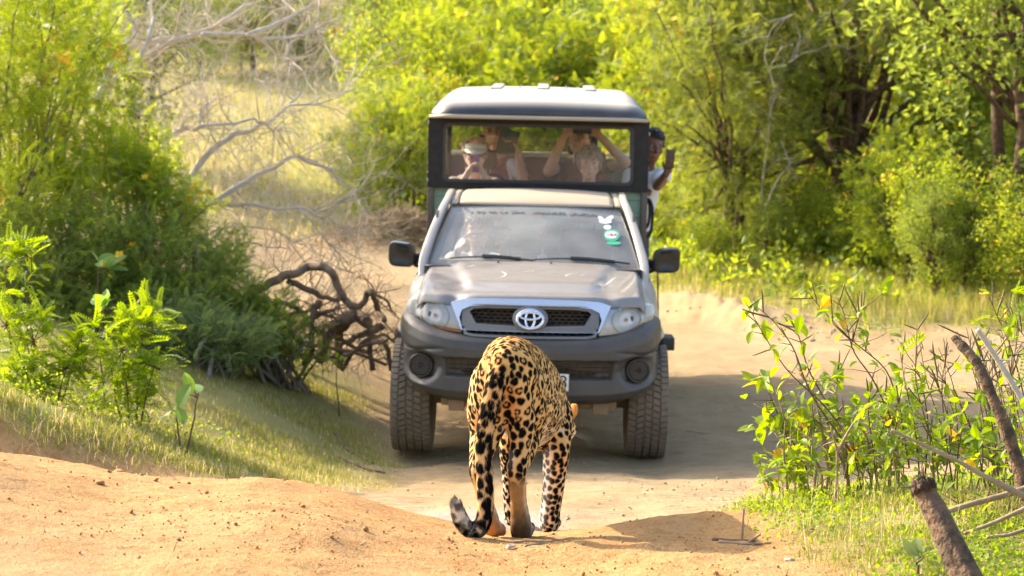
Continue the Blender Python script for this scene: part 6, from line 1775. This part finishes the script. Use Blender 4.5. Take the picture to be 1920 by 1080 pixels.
clods('bank_rubble', 'broken clods of the spoil bank along the right edge of the track', 23, 14000, (1.2, 8.5, 15, 21.5), lambda x, y: np.exp(-((y-road_right(x)-.45)/.5)**2), (.005, .034), 'clod_pale')
for k, (px, py, Y, r_) in enumerate(((222, 0, 0, 0), )): pass
def stone(name, label, x, y, r_, seed, mat='stone'):
    tv, tf = pebble(seed, 2); me_ = raw_mesh('stone', tv*r_*np.array((1.2, 1, 1)), tf, True); o = link(name, me_, MATS[mat]); o.location = (x, y, float(gz(x, y)) + r_*.3); o.rotation_euler = (0, 0, seed); return tag(o, label, 'stone', 'small stones on the mound')
clods('gravel', 'scattered small stones and larger clods on the orange mound', 24, 260, (-2.3, 1.2, 4.3, 6.4), lambda x, y: (1-gm(x, y))*.8, (.003, .014), 'clod')
stone('stone', 'pale pebble at the lower edge of the right hand weeds', X_(1485, 4.85), 4.85, .013, 3)
stone('stone', 'small orange stone on the left crest of the mound', X_(218, 5.9), 5.9, .018, 5, 'clod')
stone('stone', 'whitish flat pebble in the lower left sand', X_(345, 5.25), 5.25, .012, 7)
stone('stone', 'brown clod on the mound left of the tail', X_(182, 5.45), 5.45, .014, 9, 'clod')

rng = np.random.default_rng(29); X, Y = scatter(rng, 900, -2.4, 1.2, 4.3, 6.5, lambda x, y: (1-gm(x, y))*.25); n = len(X)
P = np.stack([X, Y, gz(X, Y)+.004], 1); D = rng.normal(0, 1, P.shape)*(1, 1, .12); tv = np.array([(-.0012, -.012, 0), (.0012, -.012, 0), (.0010, .012, .001), (-.0010, .012, .001)])
V, F = inst(tv, np.array([(0, 1, 2), (0, 2, 3)]), frames(D, rng, roll=.1)*rng.uniform(.4, 1.6, (n, 1, 1)), P)
tag(link('leaf_litter', raw_mesh('leaf_litter', V, F), MATS['stick_tan']), 'bits of straw and leaf litter on the orange sand', 'litter', None, 'stuff')
# ------------------------------------------------------------------ dead trees on the left
TWIGS = {}
for dep_ in (2, 3):
    TWIGS[dep_] = []
    for k in range(7):
        G = Geo(); branch(G, (0, 0, 0), (0, 1, 0), 1.0, .0105 if dep_ == 3 else .024, dep_, np.random.default_rng(500+k), .75, (2, 4), .66, None, .12, 4, .9, (3, 3, 3, 4, 4, 4))
        V, F = G.arr(); TWIGS[dep_].append((V, np.array([f for f in F if len(f) == 4])))
def dead_tree(name, label, seed, limbs, Y, mat, twig_depth, dense, base, twmat='twig_grey', droop=.15, tw=.5):
    rng = np.random.default_rng(seed); b = np.array(base, float); e = empty(name, b); tag(e, label, 'dead tree')
    G = Geo(); TW = TWIGS[twig_depth]; SP_ = [[] for _ in TW]
    for (pts, r0, r1, dy) in limbs:
        P = np.array([P3(px, py, Y + dy*i/(len(pts)-1) + .12*math.sin(i*2.1+px)) for i, (px, py) in enumerate(pts)])
        t = np.linspace(0, len(P)-1, len(P)*5); Q = np.stack([np.interp(t, range(len(P)), P[:, k]) for k in range(3)], 1)
        for _ in range(3): Q[1:-1] = (Q[:-2]+2*Q[1:-1]+Q[2:])/4
        Q += np.stack([fbm(t*1.7, t*0+seed+k, 0, 2) for k in range(3)], 1)*.02
        Q = Q - b; rr = np.linspace(r0, r1, len(Q))*(1.35 if name == 'uprooted_stump' else 1.0); G.tube(Q, rr, 8)
        L = np.linalg.norm(np.diff(Q, axis=0), axis=1).sum()
        for k in range(int(dense*L)):
            i = rng.integers(2, len(Q)); d = rng.normal(0, 1, 3) + (0, 0, .25); t_ = Q[i]-Q[i-1]; t_ /= np.linalg.norm(t_); d = d/np.linalg.norm(d)*.9 + t_*.5
            v = rng.integers(len(TW)); SP_[v].append((Q[i], d, tw*rng.uniform(.5, 1.3)))
    V_, F_, off = [], [], 0
    for v, L_ in enumerate(SP_):
        if not L_: continue
        pos = np.array([q[0] for q in L_]); dd = np.array([q[1] for q in L_]); sc = np.array([q[2] for q in L_])
        V, F = inst(TW[v][0], TW[v][1], frames(dd, rng, roll=1.0)*sc[:, None, None], pos); V_.append(V); F_.append(F + off); off += len(V)
    tag(link('twigs', raw_mesh('twigs', np.concatenate(V_), np.concatenate(F_), True), MATS[twmat], e), kind='stuff')
    G.obj('limbs', MATS[mat], e, auto=180); return e
bY = 15.5; bp = P3(170, 300, bY); bp[2] = g0(bp[0], bY)
dead_tree('dead_tree', 'bleached dead tree whose bare limbs reach right across the meadow', 41, [
    ([(120, 520), (140, 380), (165, 260), (205, 158), (275, 105), (340, 78), (385, 65), (430, 35), (470, 8)], .055, .014, .8),
    ([(190, 190), (215, 102), (290, 76), (360, 70), (420, 58)], .038, .010, 1.2), ([(270, 108), (285, 60), (292, 30), (284, -20)], .024, .008, .3),
    ([(232, 92), (262, 62), (240, 22), (205, 4), (180, 40), (190, 80)], .016, .006, .5), ([(385, 65), (470, 66), (500, 78), (525, 108), (555, 112)], .020, .007, 1.5),
    ([(470, 66), (540, 40), (600, 0), (640, -30)], .022, .010, 1.0), ([(500, 74), (570, 70), (600, 50), (602, 10), (598, -20)], .015, .007, .9), ([(602, 60), (618, 108), (650, 135)], .011, .005, .5), ([(215, 155), (240, 135), (262, 120), (350, 60)], .016, .006, .2)],
    bY, 'dead_wood', 3, 15.0, bp, tw=.55)
bY = 13.6; bp = P3(330, 540, bY); bp[2] = g0(bp[0], bY)
dead_tree('dead_tree', 'grey leafless shrub with low limbs over the track left of the jeep', 42, [
    ([(330, 560), (325, 470), (318, 380), (312, 262), (345, 245), (378, 238), (382, 205), (395, 190)], .045, .010, .6),
    ([(318, 400), (390, 285), (440, 250), (505, 236), (545, 200), (565, 172)], .032, .009, 1.0), ([(378, 238), (440, 232), (480, 220), (500, 235), (530, 248)], .016, .006, .6),
    ([(322, 440), (430, 358), (480, 328), (560, 292), (610, 315), (655, 352), (690, 395)], .028, .007, .8), ([(325, 420), (345, 368), (400, 376), (480, 388), (565, 392), (610, 408), (640, 425)], .028, .007, .2),
    ([(565, 392), (605, 440), (640, 490), (670, 520)], .008, .003, .1), ([(545, 200), (600, 195), (640, 180)], .011, .004, .3), ([(600, 400), (650, 375), (690, 370)], .009, .004, .3),
    ([(330, 500), (400, 470), (470, 450), (540, 470)], .016, .005, .2), ([(330, 480), (420, 420), (520, 430), (590, 470)], .014, .004, .3)],
    bY, 'dead_wood', 3, 27.0, bp, tw=.46)
bY = 21.2; bp = P3(1440, 520, bY); bp[2] = g0(bp[0], bY)
dead_tree('dead_tree', 'bare pale branches rising through the foliage above the slender olive tree', 44, [([(1440, 520), (1425, 380), (1440, 250), (1450, 170), (1475, 120), (1500, 75), (1540, 35), (1590, 5)], .016, .004, .4), ([(1450, 170), (1430, 110), (1440, 60), (1480, 30)], .012, .005, 0), ([(1475, 120), (1520, 95), (1560, 88)], .010, .004, 0), ([(1430, 400), (1460, 330), (1490, 300)], .014, .005, 0)], bY, 'twig_grey', 2, 6.0, bp, tw=.35)
bY = 20.2; bp = P3(1790, 560, bY); bp[2] = g0(bp[0], bY)
dead_tree('dead_tree', 'bare forked stem standing right of the thick trunk', 45, [([(1790, 560), (1785, 430), (1800, 370), (1830, 330), (1850, 290)], .024, .007, 0), ([(1790, 400), (1770, 350), (1740, 320)], .013, .005, 0), ([(1785, 430), (1830, 400), (1880, 380)], .012, .004, 0)], bY, 'bark_grey', 2, 4.0, bp, tw=.3)
# uprooted stump with its tangle of roots
bY = 12.25; bp = P3(640, 680, bY); bp[2] = g0(bp[0], bY)
dead_tree('uprooted_stump', 'brown tangle of upturned roots between the dark shrubs and the left wheel', 43, [
    ([(470, 548), (500, 535), (540, 514), (585, 503), (612, 500), (622, 522), (640, 560), (662, 578), (680, 570), (690, 545), (700, 548), (708, 580), (722, 604)], .026, .014, -.2),
    ([(662, 578), (650, 600), (625, 612), (612, 640), (600, 680)], .040, .030, .1), ([(690, 600), (670, 592), (652, 600), (635, 625), (640, 690)], .034, .024, .2), ([(540, 520), (575, 545), (620, 560), (650, 562)], .018, .012, .1),
    ([(475, 602), (520, 604), (560, 640), (610, 655), (660, 660), (720, 690)], .014, .009, -.3), ([(720, 604), (700, 622), (668, 630), (640, 650)], .022, .014, .1), ([(505, 650), (560, 668), (630, 672), (690, 650), (730, 640)], .013, .008, -.2), ([(690, 545), (720, 560), (745, 590)], .010, .005, 0),
    ([(560, 610), (600, 590), (640, 575)], .014, .010, .2), ([(520, 560), (560, 580), (590, 620), (640, 640), (690, 665)], .016, .010, .3), ([(600, 560), (580, 600), (590, 650), (570, 690)], .020, .012, -.1), ([(735, 690), (725, 650), (700, 630), (690, 600)], .014, .010, .2), ([(640, 690), (680, 640), (725, 625), (748, 650)], .012, .007, -.2), ([(500, 620), (540, 590), (590, 580), (630, 600)], .012, .008, .3), ([(700, 690), (690, 640), (700, 610)], .016, .010, 0)],
    bY, 'root_brown', 2, 13.0, bp, 'root_brown', .3, .24)
bY = 12.4; bp = P3(600, 690, bY); bp[2] = g0(bp[0], bY)

# ------------------------------------------------------------------ leaves as parts: foreground plants
def leafdata(name, tm, mat, tint):
    return mesh_of(name, tm[0], tm[1], np.full(len(tm[0]), tint), MATS[mat])
BROAD = [leafdata('leaf', broad(.070*k, .032*k, .28, d, 5), 'leaf_lime', t) for k, d, t in ((1, .25, .3), (.85, .45, .6), (1.15, .15, .45), (.7, .3, .8), (1.0, .5, .15))]
PINN = [leafdata('leaf', pinnate(9, .115*k, .030*k, .0125*k, d), 'leaf_lime', t) for k, d, t in ((1, .35, .35), (.85, .5, .6), (1.15, .25, .5), (.95, .6, .2))]
FLES = [leafdata('leaf', broad(.125*k, .078*k, .25, d, 6), 'leaf_fleshy', t) for k, d, t in ((1, .12, .4), (.8, .3, .7), (1.1, .05, .2))]
YLEAF = leafdata('leaf', broad(.07, .045, .2, .3, 5), 'leaf_lime', .98)
def put_leaf(me_, e, p, d, rng, sc=1.0, roll=.4, name='leaf'):
    o = link(name, me_, None, e); M = frames(np.asarray(d, float)[None], rng, roll=roll)[0]
    o.matrix_local = Matrix.Translation(Vector(p)) @ Matrix(M.tolist()).to_4x4() @ Matrix.Scale(sc, 4); return o
def pod_mesh(L, r, bend):
    G = Geo(); t = np.linspace(0, 1, 8); G.tube(np.stack([bend*L*np.sin(np.pi*t*.5)**2, L*t, bend*.3*L*t*t], 1), r*np.array((.5, .9, 1, 1, 1, .95, .8, .25)), 6); V, F = G.arr(); me_ = raw_mesh('pod', V, F, True); me_.materials.append(MATS['pod_brown']); return me_
PODS = [pod_mesh(.095, .0030, .25), pod_mesh(.075, .0028, -.2), pod_mesh(.11, .0027, .1)]
def weed(name, label, seed, base, stems, leaves, pods, lm, lsz=1.0, smat='stem_brown', r=.0038, cat='weed', group='weeds in the right foreground', yellow=.02):
    """stems: polylines relative to nothing (world points)"""
    rng = np.random.default_rng(seed); b = np.array(base, float); e = empty(name, b); tag(e, label, cat, group)
    for S in stems:
        S = np.array(S) - b; t = np.linspace(0, len(S)-1, len(S)*4); Q = np.stack([np.interp(t, range(len(S)), S[:, k]) for k in range(3)], 1)
        for _ in range(2): Q[1:-1] = (Q[:-2]+2*Q[1:-1]+Q[2:])/4
        G = Geo(); G.tube(Q, np.linspace(r, r*.35, len(Q)), 6)
        # side twigs carry the leaves
        ends = []
        for k in range(max(2, leaves//3)):
            i = rng.integers(len(Q)//3, len(Q)); d = rng.normal(0, 1, 3)*(1, 1, .5) + (0, 0, .5); d /= np.linalg.norm(d); L = rng.uniform(.04, .12)
            W_ = wander(Q[i], Q[i]+d*L, rng, 4, .1); G.tube(W_, np.linspace(r*.5, r*.2, 4), 4); ends.append((W_[-1], d))
        G.obj('stem', MATS[smat], e, auto=180)
        for k in range(leaves):
            p, d = ends[rng.integers(len(ends))] if rng.random() < .7 else (Q[rng.integers(len(Q)//3, len(Q))], rng.normal(0, 1, 3))
            dd = d*.6 + rng.normal(0, .6, 3) + (0, 0, -.05); put_leaf(YLEAF if rng.random() < yellow else lm[rng.integers(len(lm))], e, p + rng.normal(0, .008, 3), dd, rng, lsz*rng.uniform(.6, 1.2))
        for k in range(pods):
            i = len(Q)-1-rng.integers(0, max(1, len(Q)//2)); t_ = Q[-1]-Q[-3]; d = t_/np.linalg.norm(t_)*.5 + rng.normal(0, .6, 3) + (0, 0, .45); put_leaf(PODS[rng.integers(3)], e, Q[i], d, rng, rng.uniform(.7, 1.15), 1.0, 'pod')
    return e
def S_(Y, *pts, dy=0.0): return [P3(px, py, Y + dy*i) for i, (px, py) in enumerate(pts)]
def base_of(px, Y): x = X_(px, Y); return (x, Y, g0(x, Y))
W_LIST = [
 ('tall weed with brown pods arching left over the track', 1640, 5.9, [S_(5.9, (1640, 900), (1560, 770), (1480, 700), (1440, 640), (1395, 560)), S_(5.9, (1600, 850), (1520, 740), (1490, 650), (1450, 600), (1420, 575)), S_(5.95, (1560, 770), (1515, 690), (1500, 630), (1480, 590))], 13, 4, BROAD, 1.0),
 ('tallest podded weed in the middle of the right foreground', 1700, 6.0, [S_(6.0, (1710, 880), (1690, 760), (1665, 690), (1600, 640), (1560, 600), (1525, 560)), S_(6.0, (1680, 800), (1640, 710), (1600, 660), (1585, 590), (1572, 560)), S_(6.05, (1600, 640), (1610, 600), (1622, 575))], 12, 5, BROAD, .85),
 ('drooping broad leaved weed at the left end of the right hand plants', 1490, 6.2, [S_(6.2, (1500, 880), (1470, 800), (1445, 740), (1425, 700)), S_(6.2, (1520, 890), (1490, 830), (1460, 790), (1440, 770))], 16, 1, BROAD, 1.3),
 ('leafy weed with yellowing leaves behind the small sapling stem', 1560, 6.1, [S_(6.1, (1560, 900), (1545, 810), (1530, 740), (1500, 700)), S_(6.1, (1590, 900), (1580, 820), (1570, 740), (1575, 690)), S_(6.1, (1540, 880), (1510, 820), (1490, 760))], 18, 2, BROAD, .9),
 ('dense leafy weed left of the stump', 1650, 5.8, [S_(5.8, (1650, 920), (1640, 840), (1630, 770), (1640, 700)), S_(5.8, (1670, 920), (1680, 830), (1690, 750), (1700, 690)), S_(5.8, (1620, 920), (1605, 850), (1600, 790))], 17, 2, BROAD, .85),
 ('fern leaved weed with a row of small leaflets right of the tallest weed', 1730, 6.1, [S_(6.1, (1730, 900), (1720, 800), (1700, 720), (1690, 660)), S_(6.1, (1740, 900), (1745, 790), (1730, 710), (1715, 680))], 13, 1, PINN, .9),
 ('leafy weed just behind the broken stump', 1760, 5.6, [S_(5.6, (1770, 940), (1760, 860), (1745, 800)), S_(5.6, (1790, 950), (1800, 860), (1810, 800)), S_(5.6, (1830, 950), (1850, 870), (1845, 810))], 16, 1, BROAD, .85),
 ('leafy weed at the right frame edge above the grey stick', 1880, 5.7, [S_(5.7, (1880, 930), (1870, 820), (1850, 730), (1830, 660)), S_(5.7, (1900, 930), (1910, 800), (1900, 700), (1880, 620)), S_(5.7, (1860, 940), (1840, 850), (1815, 780))], 15, 3, BROAD, .85),
 ('yellow flowered weed at the right frame edge', 1900, 6.0, [S_(6.0, (1940, 900), (1925, 740), (1895, 640), (1870, 590), (1852, 548)), S_(6.0, (1950, 900), (1945, 720), (1930, 640), (1900, 600))], 14, 4, PINN, .8),
 ('slender sapling with a pale bare stem in the right foreground', 1570, 5.6, [S_(5.6, (1570, 960), (1573, 900), (1574, 850), (1560, 800)), S_(5.6, (1574, 850), (1600, 800), (1625, 770))], 9, 0, BROAD, .8),
 ('low leafy weed below the grey stick', 1840, 5.2, [S_(5.2, (1850, 1000), (1860, 930), (1870, 880)), S_(5.2, (1890, 1010), (1900, 950), (1910, 890)), S_(5.2, (1810, 990), (1800, 930))], 15, 0, BROAD, .7),
 ('thin weed with small leaves between the sapling and the bare sand', 1470, 6.0, [S_(6.0, (1480, 920), (1472, 850), (1475, 790)), S_(6.0, (1530, 930), (1535, 870), (1520, 820))], 9, 0, BROAD, .6),
]
SMALL = [leafdata('leaf', broad(.050*k, .026*k, .25, d, 4), 'leaf_lime', t) for k, d, t in ((1, .25, .2), (.8, .45, .5), (1.2, .15, .35), (.7, .3, .7), (.9, .4, .05))]
for (lb, px, Y, sd) in (('small leaved weed clump at the left end of the right hand plants', 1475, 6.3, 1), ('small leaved weed clump left of the pale sapling', 1535, 6.25, 2), ('small leaved weed clump right of the pale sapling', 1605, 6.2, 3), ('small leaved weed clump midway to the stump', 1660, 6.15, 4), ('small leaved weed clump behind the stump top', 1715, 6.1, 5), ('small leaved weed clump right of the stump top', 1790, 5.9, 6), ('small leaved weed clump under the leaning branch', 1860, 5.85, 7), ('small leaved weed clump at the lower right frame edge', 1900, 5.3, 8), ('small leaved weed clump in front of the drooping broad leaved weed', 1500, 5.95, 9), ('small leaved weed clump under the tallest podded weed', 1680, 5.75, 10)):
    r_ = np.random.default_rng(300+sd); st_ = []
    for k in range(6):
        p = px + r_.uniform(-32, 32); h_ = r_.uniform(90, 220); gp = HOR + (CAM_Z - g0(X_(p, Y), Y))*FPX/Y
        st_.append(S_(Y, (p, gp+6), (p+r_.uniform(-15, 15), gp-h_*.4), (p+r_.uniform(-30, 25), gp-h_*.75), (p+r_.uniform(-45, 35), gp-h_), dy=r_.uniform(-.05, .05)))
    W_LIST.append((lb, px, Y, st_, 17, 1, SMALL, 1.0))
for i, (lb, px, Y, st_, lv, pd, lm, sz) in enumerate(W_LIST):
    weed('podded_weed', lb, 60+i, base_of(px, Y), st_, lv, pd, lm, sz, 'stick_tan' if 'sapling' in lb else ('stem_green' if 'clump' in lb else 'stem_brown'), .0060 if 'sapling' in lb else (.0026 if 'clump' in lb else .0036))
# withered brown stand at the right edge
rng = np.random.default_rng(80); st_ = []
for k in range(17):
    px = rng.uniform(1740, 1930); Y = rng.uniform(5.7, 6.3); st_.append(S_(Y, (px+rng.uniform(-10, 40), 930), (px+rng.uniform(-10, 20), 820), (px-rng.uniform(0, 30), 720), (px-rng.uniform(0, 60), rng.uniform(600, 700))))
weed('withered_weed', 'withered brown weed stand with dry pods at the right frame edge', 81, base_of(1830, 6.0), st_, 2, 5, BROAD, .6, 'stem_brown', .0030)
# yellow flowers on the right edge weed
def flower(name, label, px, py, Y, seed):
    rng = np.random.default_rng(seed); V, F = blossoms(rng, np.zeros((1, 3)), np.zeros((1, 3)), 1, .020, 1); o = link(name, raw_mesh('flower', V, F), MATS['petal_yellow']); o.location = P3(px, py, Y); return tag(o, label, 'flower', 'yellow flowers of the right edge weed')
flower('flower', 'yellow blossom at the tip of the right edge weed', 1852, 548, 6.0, 5); flower('flower', 'yellow blossom just right of the tip of the right edge weed', 1876, 552, 6.0, 6)

# left bank plants whose leaves show singly
def rosette_shrub(name, label, seed, base, centers, lm, n, sz, stem='stem_brown', group='plants on the left bank', up=.5, bushy=False):
    rng = np.random.default_rng(seed); b = np.array(base, float); e = empty(name, b); tag(e, label, 'plant', group)
    for (c, r_, k) in centers:
        c = np.array(c) - b
        G = Geo(); G.tube(wander(c*(.25, .25, 0) - (0, 0, .05), c, rng, 7, .08), np.linspace(.007, .003, 7), 5); ends = []
        for j in range(max(3, k//7)):
            d = rng.normal(0, 1, 3)*(1, 1, .6) + (0, 0, .45); d /= np.linalg.norm(d); W_ = wander(c - d*r_*.2, c + d*r_*rng.uniform(.5, 1.0), rng, 4, .1); G.tube(W_, np.linspace(.0035, .0018, 4), 4); ends.append((W_[-1], d))
        G.obj('stem', MATS[stem], e, auto=180)
        for j in range(k if bushy else 0):
            t_ = rng.uniform(.15, .95); d = rng.normal(0, 1, 3)*(1, 1, .5) + (0, 0, .3); put_leaf(lm[rng.integers(len(lm))], e, c*(.25+.75*t_, .25+.75*t_, t_) + d*rng.uniform(.01, .5)*r_, d, rng, sz*rng.uniform(.7, 1.2))
        for j in range(k):
            p, d = ends[rng.integers(len(ends))]; put_leaf(lm[rng.integers(len(lm))], e, p - d*rng.uniform(0, .10)*r_*3, d*.6 + rng.normal(0, .6, 3) + (0, 0, up*.5), rng, sz*rng.uniform(.7, 1.2))
    return e
rosette_shrub('feathery_shrub', 'lime green feathery shrub in the sun on the left bank', 91, base_of(245, 8.7), [(P3(265, 610, 8.7), .17, 60), (P3(225, 660, 8.6), .17, 50), (P3(290, 690, 8.6), .13, 38), (P3(180, 630, 8.8), .14, 38)], PINN, 0, 1.0, bushy=True)
rosette_shrub('feathery_shrub', 'lime green shrub at the left frame edge, below the tall sprig', 92, base_of(90, 8.6), [(P3(60, 640, 8.6), .16, 45), (P3(120, 690, 8.5), .14, 40), (P3(10, 610, 8.6), .14, 36), (P3(150, 640, 8.7), .12, 30), (P3(30, 730, 8.4), .12, 30)], PINN, 0, .95, bushy=True)
rosette_shrub('leafy_sprig', 'tall bright sprig rising before the dark thicket at the left edge', 93, base_of(30, 8.7), [(P3(50, 480, 8.7), .14, 42), (P3(15, 500, 8.7), .12, 30)], PINN, 0, .9, bushy=True)
rosette_shrub('fleshy_plant', 'two big fleshy leaves standing at the edge of the left lawn', 94, base_of(335, 8.1), [(P3(330, 775, 8.1), .05, 4), (P3(365, 745, 8.1), .04, 2)], FLES, 0, .95)
rosette_shrub('fleshy_plant', 'fleshy leaved rosette in front of the dark thicket', 95, base_of(190, 11.2), [(P3(188, 505, 11.2), .09, 8)], FLES, 0, 1.0)
rosette_shrub('fleshy_plant', 'small upright fleshy plant behind the lime shrub', 96, base_of(195, 9.4), [(P3(192, 585, 9.4), .07, 7)], FLES, 0, .75)
rosette_shrub('leafy_seedling', 'bright green seedling beside the left front wheel under the roots', 97, base_of(635, 11.6), [(P3(635, 680, 11.6), .06, 10)], BROAD, 0, .8)
rosette_shrub('leafy_seedling', 'bright green sprig growing inside the root tangle', 98, base_of(530, 11.9), [(P3(520, 585, 11.9), .10, 16)], BROAD, 0, .9)
rosette_shrub('fleshy_plant', 'dark green broad leaves at the foot of the stump, bottom edge', 99, base_of(1725, 4.55), [(P3(1725, 1062, 4.55), .035, 5)], [leafdata('leaf', broad(.07, .042, .2, .1, 6), 'leaf_grey', .4)], 0, 1.0, group='weeds in the right foreground')

# ------------------------------------------------------------------ stump and sticks in the right foreground
def stick(name, label, pts, Y, r0, r1, mat='stick_tan', dy=0.0, side=0, seed=1, cat='stick', knot=0.0):
    rng = np.random.default_rng(seed); P = np.array([P3(px, py, Y+dy*i) for i, (px, py) in enumerate(pts)]); b = P[0].copy(); P = P - b
    t = np.linspace(0, len(P)-1, len(P)*6); Q = np.stack([np.interp(t, range(len(P)), P[:, k]) for k in range(3)], 1)
    for _ in range(2): Q[1:-1] = (Q[:-2]+2*Q[1:-1]+Q[2:])/4
    rr = np.linspace(r0, r1, len(Q))*(1+knot*fbm(t*2.1, t*0+seed, 0, 2)); G = Geo(); G.tube(Q, rr, 10)
    for k in range(side):
        i = rng.integers(2, len(Q)-1); d = rng.normal(0, 1, 3); G.tube(wander(Q[i], Q[i]+d/np.linalg.norm(d)*rng.uniform(.03, .09), rng, 4, .1), np.linspace(rr[i]*.5, .001, 4), 5)
    o = G.obj(name, MATS[mat], None, auto=180); o.location = b; return tag(o, label, cat)
stick('leaning_branch', 'thick leaning dead branch at the right frame edge', [(1960, 1010), (1925, 900), (1890, 800), (1858, 730), (1835, 680), (1812, 655), (1790, 632)], 5.1, .030, .011, 'bark', .03, 3, 4, 'branch', .25)
stick('grey_stick', 'long smooth grey stick slanting down to the right edge', [(1675, 808), (1740, 838), (1800, 866), (1860, 900), (1950, 945)], 5.0, .0045, .0100, 'stick_tan', -.02, 1, 5, knot=.2)
stick('bleached_stick', 'bleached white stick behind the leaning branch', [(1835, 618), (1860, 655), (1890, 700), (1930, 765)], 5.4, .008, .010, 'dead_wood', 0, 2, 6)
stick('tan_stick', 'tan stick lying behind the stump, rising right', [(1775, 965), (1830, 948), (1890, 932), (1950, 912)], 5.0, .008, .010, 'stick_tan', .02, 0, 7)
stick('tan_stick', 'thin tan stick right of the stump at mid height', [(1815, 1005), (1870, 985), (1940, 952)], 4.9, .005, .007, 'stick_tan', 0, 0, 8)
stick('tan_stick', 'lowest pale stick at the right frame edge', [(1858, 1012), (1900, 1008), (1950, 990)], 4.8, .005, .006, 'stick_tan', 0, 0, 9)
stick('upright_twig', 'short upright twig standing in the sand at the weeds edge', [(1395, 1026), (1396, 990), (1398, 956)], 5.25, .0042, .0034, 'stick_tan', 0, 0, 10)
stick('short_stick', 'short stick leaning beside the upright twig', [(1395, 1030), (1412, 1018), (1430, 1006)], 5.2, .0045, .0038, 'stick_tan', 0, 0, 11)
def ground_stick(name, label, pts, r, mat='stick_tan', seed=1):
    P = [np.array((X_(px, Y), Y, g0(X_(px, Y), Y) + r*.9)) for px, Y in pts]; b = P[0]; rng = np.random.default_rng(seed); Q = np.concatenate([wander(P[i]-b, P[i+1]-b, rng, 5, .03)[:-1] for i in range(len(P)-1)] + [[P[-1]-b]])
    for q in Q: q[2] = g0(b[0]+q[0], b[1]+q[1]) + r*.8 - b[2]
    G = Geo(); G.tube(Q, np.linspace(r, r*.5, len(Q)), 7); o = G.obj(name, MATS[mat], None, auto=180); o.location = b; return tag(o, label, 'stick')
ground_stick('twig', 'thin twig lying on the sand below the leopard', [(962, 5.28), (1020, 5.33), (1075, 5.40)], .0036, 'stick_tan', 2)
ground_stick('twig', 'shorter twig crossing the sand right of the leopard foot', [(985, 5.18), (1010, 5.22), (1025, 5.29)], .0045, 'stick_tan', 3)
ground_stick('twig', 'broken piece of wood at the lower end of the twigs', [(952, 5.14), (966, 5.17)], .0075, 'dead_wood', 4)
ground_stick('twig', 'brown sticks end lying at the foot of the upright twig', [(1340, 5.3), (1375, 5.24), (1415, 5.22)], .005, 'stem_brown', 5)
ground_stick('twig', 'bark strip lying at the edge of the right hand grass', [(1352, 5.2), (1400, 5.14), (1450, 5.16)], .006, 'stick_tan', 6)
ground_stick('twig', 'dry branch lying on the grass left of the left front wheel', [(635, 10.2), (680, 9.9), (720, 9.8)], .012, 'root_brown', 7)
ground_stick('twig', 'forked dry branch beside the left tyre', [(625, 10.9), (660, 10.5), (700, 10.2)], .009, 'root_brown', 8)
ground_stick('twig', 'bent dry stalk on the slope below the fleshy leaves', [(350, 7.9), (400, 8.0), (435, 8.1)], .006, 'stick_tan', 9)
ground_stick('twig', 'dry twig on the sand right of the right tyre', [(1262, 11.5), (1290, 11.7), (1335, 11.6)], .005, 'stick_tan', 22)
# broken stump
rng = np.random.default_rng(50)
SP = np.array([P3(1850, 1150, 4.30), P3(1812, 1070, 4.36), P3(1772, 988, 4.42), P3(1742, 930, 4.47), P3(1735, 912, 4.48)]); sb = SP[0].copy(); SP = SP - sb
t = np.linspace(0, 4, 34); Q = np.stack([np.interp(t, range(5), SP[:, k]) for k in range(3)], 1)
for _ in range(3): Q[1:-1] = (Q[:-2]+2*Q[1:-1]+Q[2:])/4
e = empty('tree_stump', sb); tag(e, 'broken gnarled stump leaning left in the right foreground', 'stump')
G = Geo(); rr = np.interp(t, [0, 1, 2, 3, 3.6, 4], [.047, .039, .034, .029, .034, .032]); T_ = np.gradient(Q, axis=0); rings = []
a_ = np.array((1.0, 0, 0)); ang = np.linspace(0, 2*np.pi, 40, endpoint=False)
for i in range(len(Q)):
    T1 = T_[i]/np.linalg.norm(T_[i]); a1 = a_ - T1*(a_@T1); a1 /= np.linalg.norm(a1); b1_ = np.cross(T1, a1)
    k = rr[i]*(1 + .10*fbm(np.cos(ang)*2.5+i*.02, np.sin(ang)*2.5, i*.10, 3) + .05*np.sin(ang*7+i*.12) + .10*sstep(3.3, 3.8, t[i])*np.sin(ang*3+1))
    rings.append(Q[i] + k[:, None]*(np.cos(ang)[:, None]*a1 + np.sin(ang)[:, None]*b1_))
G.loft(rings); G.obj('trunk', MATS['bark'], e, auto=180)
G = Geo(); T1 = T_[-1]/np.linalg.norm(T_[-1])
pmat('rotten_wood', (.085, .050, .030), (.035, .021, .013), 30, rough=.95, bump=.8, bscale=80)
for k in range(110):
    a = rng.uniform(0, 6.28); rad = rr[-1]*rng.uniform(.1, .98); p = Q[-1] + rad*(math.cos(a)*a1 + math.sin(a)*b1_); d = T1 + rng.normal(0, .8, 3); G.tube([p - T1*.02, p + d*.006, p + d*rng.uniform(.006, .009 + .020*rng.random()**2)], [.009, .006, .0008], 5)
tag(G.obj('splinters', MATS['rotten_wood'], e, auto=180), kind='stuff')
